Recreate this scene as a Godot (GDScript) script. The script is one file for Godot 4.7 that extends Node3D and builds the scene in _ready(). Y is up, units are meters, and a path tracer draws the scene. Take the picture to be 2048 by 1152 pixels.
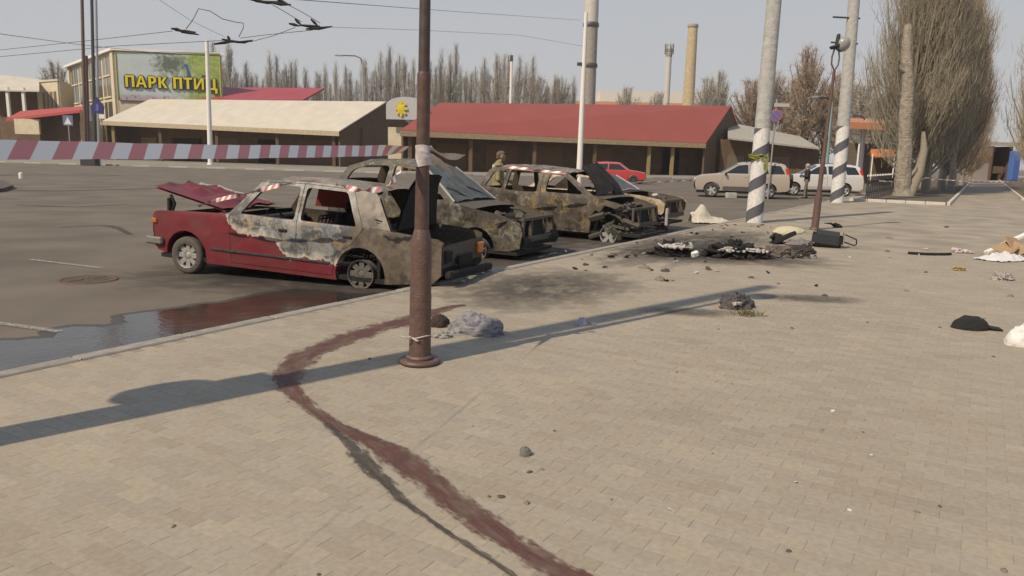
extends Node3D
# A burnt-out row of parked cars beside a paved square, market halls across the road. Units are metres, y is up.
# Street frame: origin on the kerb, K runs along the kerb away from the viewer, N points from the road onto the pavement.

const ORIGIN := Vector3(-1.40, 0, -9.26)
const K := Vector3(0.525, 0, -0.851)
const N := Vector3(0.851, 0, 0.525)
const ROAD_Y := -0.10

var M := {}
var taken := {}
var rng := RandomNumberGenerator.new()
var noise := FastNoiseLite.new()

func st(s: float, t: float, y := 0.0) -> Vector3:
	return ORIGIN + K * s + N * t + Vector3(0, y, 0)

func to_st(p: Vector3) -> Vector2:
	var q = p - ORIGIN
	return Vector2(q.dot(K), q.dot(N))

# ---------------------------------------------------------------- mesh collector
class Shape:
	var v := PackedVector3Array()
	var n := PackedVector3Array()
	var uv := PackedVector2Array()
	var c := PackedColorArray()
	var tint := Color.WHITE

	func tri(a: Vector3, b: Vector3, d: Vector3, na := Vector3.ZERO, nb := Vector3.ZERO, nd := Vector3.ZERO, ua := Vector2.ZERO, ub := Vector2.ZERO, ud := Vector2.ZERO):
		var g = (d - a).cross(b - a)
		if g.length_squared() < 1e-14:
			return
		g = g.normalized()
		if na == Vector3.ZERO:
			na = g; nb = g; nd = g
		elif g.dot(na + nb + nd) < 0:
			var t = b; b = d; d = t
			t = nb; nb = nd; nd = t
			var w = ub; ub = ud; ud = w
		v.append(a); v.append(b); v.append(d)
		n.append(na); n.append(nb); n.append(nd)
		uv.append(ua); uv.append(ub); uv.append(ud)
		c.append(tint); c.append(tint); c.append(tint)

	func quad(a, b, d, e, ua := Vector2(0, 1), ub := Vector2(1, 1), ud := Vector2(1, 0), ue := Vector2(0, 0)):
		tri(a, b, d, Vector3.ZERO, Vector3.ZERO, Vector3.ZERO, ua, ub, ud)
		tri(a, d, e, Vector3.ZERO, Vector3.ZERO, Vector3.ZERO, ua, ud, ue)

	func box(center: Vector3, size: Vector3, b := Basis.IDENTITY, bevel := 0.0):
		# a box with chamfered vertical and horizontal edges when bevel > 0
		var h = size * 0.5
		if bevel <= 0.0:
			for ax in 3:
				for sg in [-1.0, 1.0]:
					var i = (ax + 1) % 3
					var j = (ax + 2) % 3
					var p = []
					for q in [[-1, -1], [1, -1], [1, 1], [-1, 1]]:
						var w = Vector3.ZERO
						w[ax] = h[ax] * sg; w[i] = h[i] * q[0]; w[j] = h[j] * q[1]
						p.append(center + b * w)
					var nn = Vector3.ZERO
					nn[ax] = sg
					nn = b * nn
					tri(p[0], p[1], p[2], nn, nn, nn, Vector2(0, 0), Vector2(1, 0), Vector2(1, 1))
					tri(p[0], p[2], p[3], nn, nn, nn, Vector2(0, 0), Vector2(1, 1), Vector2(0, 1))
			return
		var k = h - Vector3.ONE * bevel
		for ax in 3:
			var i = (ax + 1) % 3
			var j = (ax + 2) % 3
			for sg in [-1.0, 1.0]:
				var p = []
				for q in [[-1, -1], [1, -1], [1, 1], [-1, 1]]:
					var w = Vector3.ZERO
					w[ax] = h[ax] * sg; w[i] = k[i] * q[0]; w[j] = k[j] * q[1]
					p.append(center + b * w)
				var nn = Vector3.ZERO
				nn[ax] = sg
				nn = b * nn
				tri(p[0], p[1], p[2], nn, nn, nn)
				tri(p[0], p[2], p[3], nn, nn, nn)
			for si in [-1.0, 1.0]:
				for sj in [-1.0, 1.0]:
					var e = []
					for q in [[-1, 0], [1, 0], [1, 1], [-1, 1]]:
						var w = Vector3.ZERO
						w[ax] = k[ax] * q[0]
						w[i] = (h[i] if q[1] == 0 else k[i]) * si
						w[j] = (k[j] if q[1] == 0 else h[j]) * sj
						e.append(center + b * w)
					var m = Vector3.ZERO
					m[i] = si; m[j] = sj
					m = (b * m).normalized()
					tri(e[0], e[1], e[2], m, m, m)
					tri(e[0], e[2], e[3], m, m, m)

	func tube(pts: Array, radii, sides := 8, caps := true):
		var k = pts.size()
		var rings = []
		var norms = []
		var ref = Vector3.UP
		var along = 0.0
		var lens = [0.0]
		for i in range(1, k):
			along += (pts[i] - pts[i - 1]).length()
			lens.append(along)
		for i in k:
			var d = (pts[min(i + 1, k - 1)] - pts[max(i - 1, 0)]).normalized()
			if i == 0:
				ref = Vector3.RIGHT if absf(d.y) > 0.9 else Vector3.UP
			var x = d.cross(ref).normalized()
			var y = x.cross(d).normalized()
			ref = y
			var r = radii[i] if radii is Array else radii
			var ring = []
			var nr = []
			for j in sides + 1:
				var a = TAU * j / sides
				var o = x * cos(a) + y * sin(a)
				ring.append(pts[i] + o * r)
				nr.append(o)
			rings.append(ring)
			norms.append(nr)
		for i in k - 1:
			for j in sides:
				var u0 = Vector2(float(j) / sides, lens[i]); var u1 = Vector2(float(j + 1) / sides, lens[i])
				var u2 = Vector2(float(j + 1) / sides, lens[i + 1]); var u3 = Vector2(float(j) / sides, lens[i + 1])
				tri(rings[i][j], rings[i][j + 1], rings[i + 1][j + 1], norms[i][j], norms[i][j + 1], norms[i + 1][j + 1], u0, u1, u2)
				tri(rings[i][j], rings[i + 1][j + 1], rings[i + 1][j], norms[i][j], norms[i + 1][j + 1], norms[i + 1][j], u0, u2, u3)
		if caps:
			for e in [0, k - 1]:
				var d = (pts[1] - pts[0]).normalized() * -1.0 if e == 0 else (pts[k - 1] - pts[k - 2]).normalized()
				for j in sides:
					tri(pts[e], rings[e][j], rings[e][j + 1], d, d, d)

	func lathe(prof: Array, sides := 16, at := Transform3D.IDENTITY):
		# prof: Vector2(radius, height), turned round the local y axis
		var k = prof.size()
		var nn = []
		for i in k:
			var d: Vector2 = prof[min(i + 1, k - 1)] - prof[max(i - 1, 0)]
			nn.append(Vector2(d.y, -d.x).normalized())
		for i in k - 1:
			for j in sides:
				var a = TAU * j / sides
				var b = TAU * (j + 1) / sides
				var da = Vector3(cos(a), 0, sin(a)); var db = Vector3(cos(b), 0, sin(b))
				var f = func(d, q): return at * (d * prof[q].x + Vector3(0, prof[q].y, 0))
				var g = func(d, q): return (at.basis * (d * nn[q].x + Vector3(0, nn[q].y, 0))).normalized()
				var u0 = float(j) / sides; var u1 = float(j + 1) / sides
				tri(f.call(da, i), f.call(db, i), f.call(db, i + 1), g.call(da, i), g.call(db, i), g.call(db, i + 1), Vector2(u0, prof[i].y), Vector2(u1, prof[i].y), Vector2(u1, prof[i + 1].y))
				tri(f.call(da, i), f.call(db, i + 1), f.call(da, i + 1), g.call(da, i), g.call(db, i + 1), g.call(da, i + 1), Vector2(u0, prof[i].y), Vector2(u1, prof[i + 1].y), Vector2(u0, prof[i + 1].y))

	func sheet(p: Array, us: Array):
		# p[i][j] a grid of points with smooth normals; us the same grid of uv
		var r = p.size()
		var q = p[0].size()
		var nn = []
		for i in r:
			var row = []
			for j in q:
				var di = p[min(i + 1, r - 1)][j] - p[max(i - 1, 0)][j]
				var dj = p[i][min(j + 1, q - 1)] - p[i][max(j - 1, 0)]
				var m = di.cross(dj)
				row.append(m.normalized() if m.length_squared() > 1e-14 else Vector3.UP)
			nn.append(row)
		for i in r - 1:
			for j in q - 1:
				tri(p[i][j], p[i + 1][j], p[i + 1][j + 1], nn[i][j], nn[i + 1][j], nn[i + 1][j + 1], us[i][j], us[i + 1][j], us[i + 1][j + 1])
				tri(p[i][j], p[i + 1][j + 1], p[i][j + 1], nn[i][j], nn[i + 1][j + 1], nn[i][j + 1], us[i][j], us[i + 1][j + 1], us[i][j + 1])

	func poly(pts: PackedVector2Array, f: Callable):
		# a flat polygon; f maps a 2D point to a 3D one, uv is the 2D point
		var idx = Geometry2D.triangulate_polygon(pts)
		for i in range(0, idx.size(), 3):
			tri(f.call(pts[idx[i]]), f.call(pts[idx[i + 1]]), f.call(pts[idx[i + 2]]), Vector3.ZERO, Vector3.ZERO, Vector3.ZERO, pts[idx[i]], pts[idx[i + 1]], pts[idx[i + 2]])

	func mesh(mat: Material) -> ArrayMesh:
		var m := ArrayMesh.new()
		if v.size() == 0:
			return m
		var a := []
		a.resize(Mesh.ARRAY_MAX)
		a[Mesh.ARRAY_VERTEX] = v
		a[Mesh.ARRAY_NORMAL] = n
		a[Mesh.ARRAY_TEX_UV] = uv
		a[Mesh.ARRAY_COLOR] = c
		m.add_surface_from_arrays(Mesh.PRIMITIVE_TRIANGLES, a)
		m.surface_set_material(0, mat)
		return m

# ---------------------------------------------------------------- nodes
func numbered(called: String) -> String:
	taken[called] = taken.get(called, -1) + 1
	return called if taken[called] == 0 else "%s_%03d" % [called, taken[called]]

func tag(o: Node, label := "", category := "", group := "", kind := ""):
	if label: o.set_meta("label", label)
	if category: o.set_meta("category", category)
	if group: o.set_meta("group", group)
	if kind: o.set_meta("kind", kind)
	return o

func thing(called: String, label: String, category: String, at := Vector3.ZERO, turn := 0.0, group := "") -> Node3D:
	var o := Node3D.new()
	o.name = numbered(called)
	add_child(o)
	o.position = at
	o.rotation.y = turn
	tag(o, label, category, group)
	return o

func part(parent: Node, called: String, s: Shape, mat: Material, at := Vector3.ZERO) -> MeshInstance3D:
	var o := MeshInstance3D.new()
	o.name = called
	o.mesh = s.mesh(mat)
	o.position = at
	parent.add_child(o, true)
	return o

func solo(called: String, s: Shape, mat: Material, label: String, category: String, at := Vector3.ZERO, turn := 0.0, group := "") -> MeshInstance3D:
	var o := MeshInstance3D.new()
	o.name = numbered(called)
	o.mesh = s.mesh(mat)
	add_child(o)
	o.position = at
	o.rotation.y = turn
	tag(o, label, category, group)
	return o

func setting(called: String, s: Shape, mat: Material) -> MeshInstance3D:
	var o := MeshInstance3D.new()
	o.name = numbered(called)
	o.mesh = s.mesh(mat)
	add_child(o)
	o.set_meta("kind", "structure")
	return o

# ---------------------------------------------------------------- materials and textures
func lin(r: float, g: float, b: float) -> Color:
	return Color(r, g, b).linear_to_srgb()

func flat(c: Color, rough := 0.85, metal := 0.0) -> StandardMaterial3D:
	var m := StandardMaterial3D.new()
	m.albedo_color = c.linear_to_srgb()
	m.roughness = rough
	m.metallic = metal
	m.cull_mode = BaseMaterial3D.CULL_DISABLED
	return m

func nz(x: float, y: float, z := 0.0) -> float:
	return noise.get_noise_3d(x, y, z)

func fb(x: float, y: float, z := 0.0) -> float:
	return nz(x, y, z) * 0.55 + nz(x * 2.1, y * 2.1, z + 7.0) * 0.3 + nz(x * 4.3, y * 4.3, z + 13.0) * 0.15

func painted(w: int, h: int, f: Callable, alpha := false) -> ImageTexture:
	# f(u, v) gives a linear colour
	var im := Image.create(w, h, true, Image.FORMAT_RGBA8)
	for j in h:
		for i in w:
			var c: Color = f.call((i + 0.5) / w, (j + 0.5) / h)
			im.set_pixel(i, j, c.linear_to_srgb())
	im.generate_mipmaps()
	return ImageTexture.create_from_image(im)

func grain(freq: float, lo: Color, hi: Color, size := 512, octaves := 5, seed := 1) -> NoiseTexture2D:
	var n := FastNoiseLite.new()
	n.seed = seed
	n.noise_type = FastNoiseLite.TYPE_SIMPLEX_SMOOTH
	n.frequency = freq
	n.fractal_octaves = octaves
	var t := NoiseTexture2D.new()
	t.width = size
	t.height = size
	t.seamless = true
	t.noise = n
	var r := Gradient.new()
	r.set_color(0, lo.linear_to_srgb())
	r.set_color(1, hi.linear_to_srgb())
	t.color_ramp = r
	return t

func noisy(lo: Color, hi: Color, scale: float, rough := 0.85, freq := 0.02, seed := 1, metal := 0.0, world := true) -> StandardMaterial3D:
	# a triplanar two-tone mottled surface; scale is repeats per metre. Its grain is shared between alike surfaces
	var m := flat(Color.WHITE, rough, metal)
	var q = snappedf(clampf(lo.get_luminance() / maxf(hi.get_luminance(), 0.001), 0.2, 0.8), 0.2)
	var f = 0.008 if freq < 0.011 else (0.015 if freq < 0.018 else 0.025)
	var key = "grain %s %s %d" % [q, f, seed % 2]
	if not M.has(key):
		M[key] = grain(f, Color(q, q, q), Color.WHITE, 512, 5, 1 + seed)
	m.albedo_color = hi.lerp(lo, 0.5).linear_to_srgb()
	var gain = hi.get_luminance() / maxf(hi.lerp(lo, 0.5).get_luminance(), 0.001)
	m.albedo_color = (hi.lerp(lo, 0.5) * gain).linear_to_srgb()
	m.albedo_texture = M[key]
	m.uv1_triplanar = true
	m.uv1_world_triplanar = world
	m.uv1_scale = Vector3.ONE * scale
	m.uv1_offset = Vector3(seed * 0.37, seed * 0.61, seed * 0.83)
	return m

func textured(t: Texture2D, rough := 0.85, metal := 0.0) -> StandardMaterial3D:
	var m := flat(Color.WHITE, rough, metal)
	m.albedo_color = Color.WHITE
	m.albedo_texture = t
	return m

func bump(m: StandardMaterial3D, freq: float, height := 1.0, seed := 5):
	var key = "bump %s" % freq
	m.normal_enabled = true
	m.normal_scale = height
	if M.has(key):
		m.normal_texture = M[key]
		return m
	var n := FastNoiseLite.new()
	n.seed = seed
	n.frequency = freq
	n.fractal_octaves = 4
	var t := NoiseTexture2D.new()
	M[key] = t
	t.width = 512
	t.height = 512
	t.seamless = true
	t.noise = n
	t.as_normal_map = true
	t.bump_strength = 8.0
	m.normal_texture = t
	return m


func _ready():
	rng.seed = 20240
	noise.noise_type = FastNoiseLite.TYPE_SIMPLEX_SMOOTH
	noise.frequency = 1.0
	noise.seed = 11
	# camera
	var cam := Camera3D.new()
	cam.name = "camera"
	cam.fov = 42.03
	cam.near = 0.05
	cam.far = 2500.0
	add_child(cam)
	cam.transform = Transform3D(Basis(Vector3(0.999712, 0.023638, -0.004137), Vector3(-0.023998, 0.984747, -0.172331), Vector3(-0.000000, 0.172380, 0.985030)), Vector3(0, 1.7, 0))
	cam.current = true
	# sky: thin milky haze, bluer overhead
	var env := Environment.new()
	env.background_mode = Environment.BG_SKY
	var sky := Sky.new()
	var sm := ProceduralSkyMaterial.new()
	sm.sky_top_color = Color(0.55, 0.63, 0.755)
	sm.sky_horizon_color = Color(0.742, 0.743, 0.742)
	sm.sky_curve = 0.5
	sm.ground_bottom_color = Color(0.35, 0.33, 0.30)
	sm.ground_horizon_color = Color(0.66, 0.66, 0.66)
	sm.sun_angle_max = 1.0
	sky.sky_material = sm
	env.sky = sky
	env.tonemap_mode = Environment.TONE_MAPPER_LINEAR
	env.tonemap_exposure = 1.06
	env.sdfgi_enabled = true
	env.ssao_enabled = true
	env.ssil_enabled = true
	env.fog_enabled = true
	env.fog_density = 0.00035
	env.fog_light_color = Color(0.74, 0.74, 0.735)
	var we := WorldEnvironment.new()
	we.name = "world_environment"
	we.environment = env
	add_child(we)
	# sun: from behind the viewer's left shoulder, 45 degrees up
	var sun := DirectionalLight3D.new()
	sun.name = "sun"
	sun.light_color = Color(1.0, 0.93, 0.82)
	sun.light_energy = 1.35
	sun.light_angular_distance = 0.6
	sun.shadow_enabled = true
	add_child(sun)
	sun.look_at_from_position(Vector3.ZERO, Vector3(0.731 * 0.707, -0.707, -0.682 * 0.707))

	make_materials()
	ground()
	buildings()
	chimneys()
	poles()
	trees()
	cars()
	people()
	tapes()
	wires()
	debris()

func make_materials():
	M.concrete = bump(noisy(Color(0.33, 0.325, 0.31), Color(0.48, 0.475, 0.455), 0.5, 0.9, 0.012, 3), 0.05, 0.4)
	M.brown_paint = bump(noisy(Color(0.075, 0.042, 0.034), Color(0.135, 0.082, 0.068), 1.6, 0.5, 0.015, 4), 0.04, 0.35)
	M.white_paint = noisy(Color(0.6, 0.58, 0.55), Color(0.78, 0.76, 0.73), 0.8, 0.75, 0.02, 6)
	M.black_paint = noisy(Color(0.02, 0.02, 0.022), Color(0.05, 0.05, 0.052), 0.9, 0.7, 0.02, 7)
	M.black = flat(Color(0.012, 0.011, 0.011), 0.85)
	M.rubber = noisy(Color(0.018, 0.018, 0.019), Color(0.05, 0.047, 0.044), 2.0, 0.85, 0.03, 8)
	M.steel = flat(Color(0.42, 0.42, 0.42), 0.45, 0.7)
	M.dark_steel = flat(Color(0.09, 0.09, 0.09), 0.5, 0.6)
	M.glass = flat(Color(0.02, 0.024, 0.026), 0.06)
	M.char = bump(noisy(Color(0.006, 0.006, 0.006), Color(0.022, 0.019, 0.017), 1.5, 0.95, 0.02, 9), 0.03, 1.0)
	M.rust = noisy(Color(0.06, 0.032, 0.018), Color(0.16, 0.10, 0.06), 1.8, 0.9, 0.02, 10)
	M.ash = noisy(Color(0.24, 0.22, 0.20), Color(0.58, 0.55, 0.52), 2.5, 0.95, 0.03, 12)

# ---------------------------------------------------------------- ground
func trail(called: String, label: String, pts: Array, widths: Array, y: float, tex: Texture2D, rough: float, span: float):
	# a ragged stain: a strip along pts whose print runs along u and across v
	var s := Shape.new()
	var p = []
	var u = []
	var along = 0.0
	for i in pts.size():
		if i > 0: along += (pts[i] - pts[i - 1]).length()
		var d = (pts[min(i + 1, pts.size() - 1)] - pts[max(i - 1, 0)]).normalized()
		var side = Vector3(d.z, 0, -d.x)
		var row = []
		var ur = []
		for j in 5:
			row.append(pts[i] + side * widths[i] * (j / 2.0 - 1.0) + Vector3(0, y, 0))
			ur.append(Vector2(along / span, j / 4.0))
		p.append(row)
		u.append(ur)
	s.sheet(p, u)
	var m := textured(tex, rough)
	m.transparency = BaseMaterial3D.TRANSPARENCY_ALPHA
	var o = solo(called, s, m, label, "stain")
	return o

func smooth_path(pts: Array, w: Array, per := 4) -> Array:
	var a = []
	var b = []
	for i in pts.size() - 1:
		var p0 = pts[max(i - 1, 0)]; var p3 = pts[min(i + 2, pts.size() - 1)]
		for k in per:
			var t = float(k) / per
			a.append(pts[i].cubic_interpolate(pts[i + 1], p0, p3, t))
			b.append(lerpf(w[i], w[i + 1], t))
	a.append(pts[-1]); b.append(w[-1])
	return [a, b]

func ground():
	# road: one sheet to the horizon
	var s := Shape.new()
	s.quad(Vector3(-900, ROAD_Y, 400), Vector3(900, ROAD_Y, 400), Vector3(900, ROAD_Y, -1400), Vector3(-900, ROAD_Y, -1400))
	var road_m := noisy(Color(0.092, 0.076, 0.057), Color(0.155, 0.131, 0.099), 0.09, 0.92, 0.006, 21)
	M.road = road_m
	road_m.roughness = 0.94
	setting("road", s, road_m)
	# pavement bed under the paving stones, and plain paving past them
	var pm := noisy(Color(0.247, 0.209, 0.154), Color(0.348, 0.30, 0.228), 0.16, 0.9, 0.008, 23)
	M.paving = pm
	s = Shape.new()
	s.quad(st(-40, 0.05, -0.0018), st(-40, 40, -0.0018), st(220, 40, -0.0018), st(220, 0.05, -0.0018))
	var pav = setting("pavement", s, pm)
	# kerb stones, one metre each
	var kerb := Node3D.new()
	kerb.name = "kerb"
	add_child(kerb)
	kerb.set_meta("kind", "structure")
	var kb := Basis(N, Vector3.UP, -K)
	var kms = [noisy(Color(0.20, 0.18, 0.15), Color(0.34, 0.31, 0.27), 0.5, 0.9, 0.02, 25), noisy(Color(0.17, 0.155, 0.13), Color(0.30, 0.275, 0.24), 0.5, 0.9, 0.02, 26)]
	var kmesh = []
	for k in 2:
		var q := Shape.new()
		q.box(Vector3.ZERO, Vector3(0.15, 0.30, 0.992), kb, 0.012)
		kmesh.append(q.mesh(kms[k]))
	for i in range(-9, 46):
		var o := MeshInstance3D.new()
		o.name = "kerb_stone"
		o.mesh = kmesh[(i * 7 + i * i) % 2 if i >= 0 else -i % 2]
		kerb.add_child(o, true)
		o.position = st(i + 0.5, -0.025, -0.137 + rng.randf_range(-0.004, 0.004))
	paving_stones(pav)
	street_marks()
	tree_beds()

func paving_stones(pav: Node3D):
	# herring courses: each stone 0.2 m across the street and 0.1 m along it
	var spots = []
	for i in range(-75, 160):
		var sc = -0.05 + i * 0.1
		for j in range(-4, 70):
			var tc = 0.155 + j * 0.2 + (0.1 if posmod(i, 2) == 1 else 0.0)
			if tc < 0.15: continue
			var w = st(sc, tc)
			if w.z > -2.35 or w.z < -14.5 or absf(w.x) > -w.z * 0.72 + 0.45: continue
			spots.append([w.length(), w])
	spots.sort_custom(func(a, b): return a[0] < b[0])
	var b := Basis(N, Vector3.UP, -K)
	var tones = []
	var tex = grain(0.03, Color(0.80, 0.79, 0.77), Color(1.0, 1.0, 1.0), 512, 5, 31)
	for k in 7:
		var m := flat(Color(1, 1, 1), 0.88)
		m.albedo_texture = tex
		m.uv1_triplanar = true
		m.uv1_world_triplanar = true
		m.uv1_scale = Vector3.ONE * 1.3
		tones.append(m)
	var cols = []
	for k in 7:
		var f = 0.93 + 0.042 * k
		var warm = [0.0, 0.02, -0.01, 0.01, -0.02, 0.015, 0.0][k]
		cols.append(Color(0.314 * f + warm * 0.25, 0.269 * f, 0.206 * f - warm * 0.25))
		tones[k].albedo_color = cols[k].linear_to_srgb()
	var shape := Shape.new()
	shape.box(Vector3(0, -0.03, 0), Vector3(0.1987, 0.06, 0.0987), Basis.IDENTITY, 0.001)
	var meshes = []
	for k in 7:
		meshes.append(shape.mesh(tones[k]))
	var mm := MultiMesh.new()
	mm.transform_format = MultiMesh.TRANSFORM_3D
	mm.use_colors = true
	var mat := flat(Color.WHITE, 0.88)
	mat.albedo_color = Color.WHITE
	mat.albedo_texture = tex
	mat.vertex_color_use_as_albedo = true
	mat.uv1_triplanar = true
	mat.uv1_world_triplanar = true
	mat.uv1_scale = Vector3.ONE * 1.3
	mm.mesh = shape.mesh(mat)
	var near = mini(300, spots.size())
	mm.instance_count = spots.size() - near
	for i in spots.size():
		var w: Vector3 = spots[i][1]
		var q = nz(w.x * 0.9, w.z * 0.9, 3.0) * 1.6 + rng.randf_range(-1.0, 1.0)
		var k = clampi(int(round(3.0 + q * 1.7)), 0, 6)
		var bb = b * Basis(Vector3.RIGHT, rng.randf_range(-0.004, 0.004)) * Basis(Vector3.FORWARD, rng.randf_range(-0.004, 0.004)) * Basis(Vector3.UP, rng.randf_range(-0.008, 0.008))
		var t := Transform3D(bb, w + Vector3(0, rng.randf_range(-0.0003, 0.0004), 0))
		if i < near:
			var o := MeshInstance3D.new()
			o.name = "paving_stone"
			o.mesh = meshes[k]
			pav.add_child(o, true)
			o.transform = t
		else:
			mm.set_instance_transform(i - near, t)
			mm.set_instance_color(i - near, cols[k])
	var mi := MultiMeshInstance3D.new()
	mi.name = "paving_stones"
	mi.multimesh = mm
	pav.add_child(mi, true)
	mi.set_meta("kind", "stuff")

func stain_texture(seed: float, core: Color, alpha: float, ragged: float, streak: float) -> ImageTexture:
	return painted(768, 96, func(u, v):
		var d = absf(v * 2.0 - 1.0)
		var e = fb(u * 26.0, v * 3.0, seed) * ragged + fb(u * 90.0, v * 9.0, seed + 3.0) * ragged * 0.5
		var a = smoothstep(0.80, 0.40, d + e)
		var tone = 0.78 + 0.5 * fb(u * 40.0, v * 6.0, seed + 9.0) - streak * absf(nz(u * 120.0, v * 2.0, seed + 5.0))
		a *= alpha * clampf(0.75 + 0.7 * fb(u * 14.0, v * 3.0, seed + 21.0), 0.25, 1.0)
		return Color(core.r * tone, core.g * tone, core.b * tone, a))

func street_marks():
	var a = smooth_path([Vector3(-0.54, 0.00, -8.50), Vector3(-0.75, 0.00, -8.27), Vector3(-1.05, 0.00, -7.63), Vector3(-1.37, 0.00, -7.10), Vector3(-1.60, 0.00, -6.56), Vector3(-1.73, 0.00, -6.14), Vector3(-1.73, 0.00, -5.72), Vector3(-1.63, 0.00, -5.30), Vector3(-1.40, 0.00, -4.91), Vector3(-1.11, 0.00, -4.54), Vector3(-0.80, 0.00, -4.23), Vector3(-0.55, 0.00, -3.93), Vector3(-0.39, 0.00, -3.70), Vector3(-0.24, 0.00, -3.45), Vector3(-0.08, 0.00, -3.24), Vector3(0.06, 0.00, -3.06), Vector3(0.19, 0.00, -2.92), Vector3(0.36, 0.00, -2.75)],
		[0.05, 0.14, 0.24, 0.25, 0.21, 0.21, 0.20, 0.13, 0.085, 0.085, 0.11, 0.17, 0.15, 0.125, 0.115, 0.11, 0.11, 0.11])
	trail("ground_stain", "long reddish brown stain bending across the paving in front of the brown post", a[0], a[1], 0.0045, stain_texture(1.0, Color(0.135, 0.047, 0.036), 0.86, 0.65, 0.15), 0.7, 6.0)
	a = smooth_path([Vector3(-1.17, 0.00, -4.54), Vector3(-1.01, 0.00, -4.31), Vector3(-0.87, 0.00, -4.08), Vector3(-0.75, 0.00, -3.87), Vector3(-0.62, 0.00, -3.67), Vector3(-0.54, 0.00, -3.51), Vector3(-0.41, 0.00, -3.35), Vector3(-0.27, 0.00, -3.18), Vector3(-0.13, 0.00, -3.02), Vector3(-0.02, 0.00, -2.90), Vector3(0.08, 0.00, -2.76)],
		[0.03, 0.04, 0.075, 0.08, 0.05, 0.045, 0.024, 0.022, 0.030, 0.024, 0.022])
	trail("ground_stain", "thin dark wet streak running beside the reddish stain", a[0], a[1], 0.0075, stain_texture(5.0, Color(0.055, 0.042, 0.03), 0.88, 0.9, 0.1), 0.45, 3.0)
	# soot and oil soaked into the paving and the road along the burnt cars
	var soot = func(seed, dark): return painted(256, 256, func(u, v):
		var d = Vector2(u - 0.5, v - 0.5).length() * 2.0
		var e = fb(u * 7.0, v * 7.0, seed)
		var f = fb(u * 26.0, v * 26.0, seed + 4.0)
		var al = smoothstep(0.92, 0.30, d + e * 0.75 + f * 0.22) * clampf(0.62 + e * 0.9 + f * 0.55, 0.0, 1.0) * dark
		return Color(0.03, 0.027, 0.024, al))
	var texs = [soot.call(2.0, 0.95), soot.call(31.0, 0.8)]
	var patch = func(called, label, p: Vector3, along: float, across: float, y: float, k: int, turn := 0.0):
		var s := Shape.new()
		var d = K.rotated(Vector3.UP, turn); var e = N.rotated(Vector3.UP, turn)
		s.quad(p - d * along - e * across, p - d * along + e * across, p + d * along + e * across, p + d * along - e * across)
		var m := textured(texs[k], 0.8)
		m.transparency = BaseMaterial3D.TRANSPARENCY_ALPHA
		solo(called, s, m, label, "stain", Vector3(0, y, 0))
	patch.call("soot_stain", "black soot spread on the paving at the noses of the burnt cars", st(8.0, 1.15), 5.2, 1.7, 0.005, 0)
	patch.call("soot_stain", "black sooty ground under the charred heap of debris", Vector3(3.79, 0.00, -13.64), 1.6, 2.7, 0.009, 0, 0.2)
	patch.call("soot_stain", "grey scuffed soot between the brown post and the burnt cars", Vector3(0.37, 0.00, -9.80), 2.4, 1.5, 0.0125, 1)
	patch.call("soot_stain", "small dark oily patch beside the torn black bag", Vector3(2.00, 0.00, -8.37), 0.33, 0.75, 0.016, 1, 0.5)
	patch.call("soot_stain", "faint dark smear right of the torn black bag", Vector3(3.81, 0.00, -9.43), 0.4, 0.9, 0.0125, 1, 0.5)
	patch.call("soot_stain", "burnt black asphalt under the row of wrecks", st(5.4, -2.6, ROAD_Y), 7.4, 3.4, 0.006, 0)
	patch.call("soot_stain", "dark damp ring round the red sedan", Vector3(-3.0, ROAD_Y, -10.5), 2.0, 3.4, 0.010, 1, 0.3)
	# puddle against the kerb
	var s := Shape.new()
	var raw = [Vector3(-4.17, -0.10, -5.57), Vector3(-4.06, -0.10, -5.75), Vector3(-3.38, -0.10, -6.36), Vector3(-2.62, -0.10, -7.33), Vector3(-1.35, -0.10, -8.90), Vector3(-1.52, -0.10, -9.62), Vector3(-2.10, -0.10, -9.54), Vector3(-2.53, -0.10, -9.70), Vector3(-2.90, -0.10, -9.77), Vector3(-3.19, -0.10, -9.33), Vector3(-3.43, -0.10, -8.86), Vector3(-3.72, -0.10, -8.49), Vector3(-4.03, -0.10, -8.17), Vector3(-4.19, -0.10, -7.89), Vector3(-3.96, -0.10, -7.62), Vector3(-4.12, -0.10, -7.46), Vector3(-4.40, -0.10, -7.36), Vector3(-4.48, -0.10, -7.16), Vector3(-4.36, -0.10, -6.92), Vector3(-4.51, -0.10, -6.83), Vector3(-4.74, -0.10, -6.75), Vector3(-4.91, -0.10, -6.60)]
	var outline := PackedVector2Array()
	for i in raw.size():
		var p = raw[i]; var q = raw[(i + 1) % raw.size()]
		for k in 6:
			var r = p.lerp(q, k / 6.0)
			outline.append(Vector2(r.x + nz(r.x * 2.5, r.z * 2.5) * 0.10, r.z + nz(r.x * 2.5, r.z * 2.5, 9.0) * 0.10))
	s.poly(outline, func(p): return Vector3(p.x, ROAD_Y + 0.005, p.y))
	var wet = bump(noisy(Color(0.026, 0.02, 0.015), Color(0.055, 0.043, 0.032), 0.4, 0.11, 0.01, 36), 0.05, 0.04)
	solo("puddle", s, wet, "dark shallow puddle lying along the kerb, mirroring the red sedan", "puddle")
	# damp rim of the puddle
	s = Shape.new()
	var grown = Geometry2D.offset_polygon(outline, 0.12)[0]
	s.poly(grown, func(p): return Vector3(p.x, ROAD_Y + 0.002, p.y))
	solo("damp_asphalt", s, noisy(Color(0.045, 0.038, 0.03), Color(0.075, 0.064, 0.052), 0.5, 0.6, 0.03, 33), "damp dark asphalt rim round the puddle", "stain")
	# rubbed tyre marks and oil on the carriageway
	var rub = stain_texture(61.0, Color(0.045, 0.038, 0.03), 0.55, 0.8, 0.3)
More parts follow.
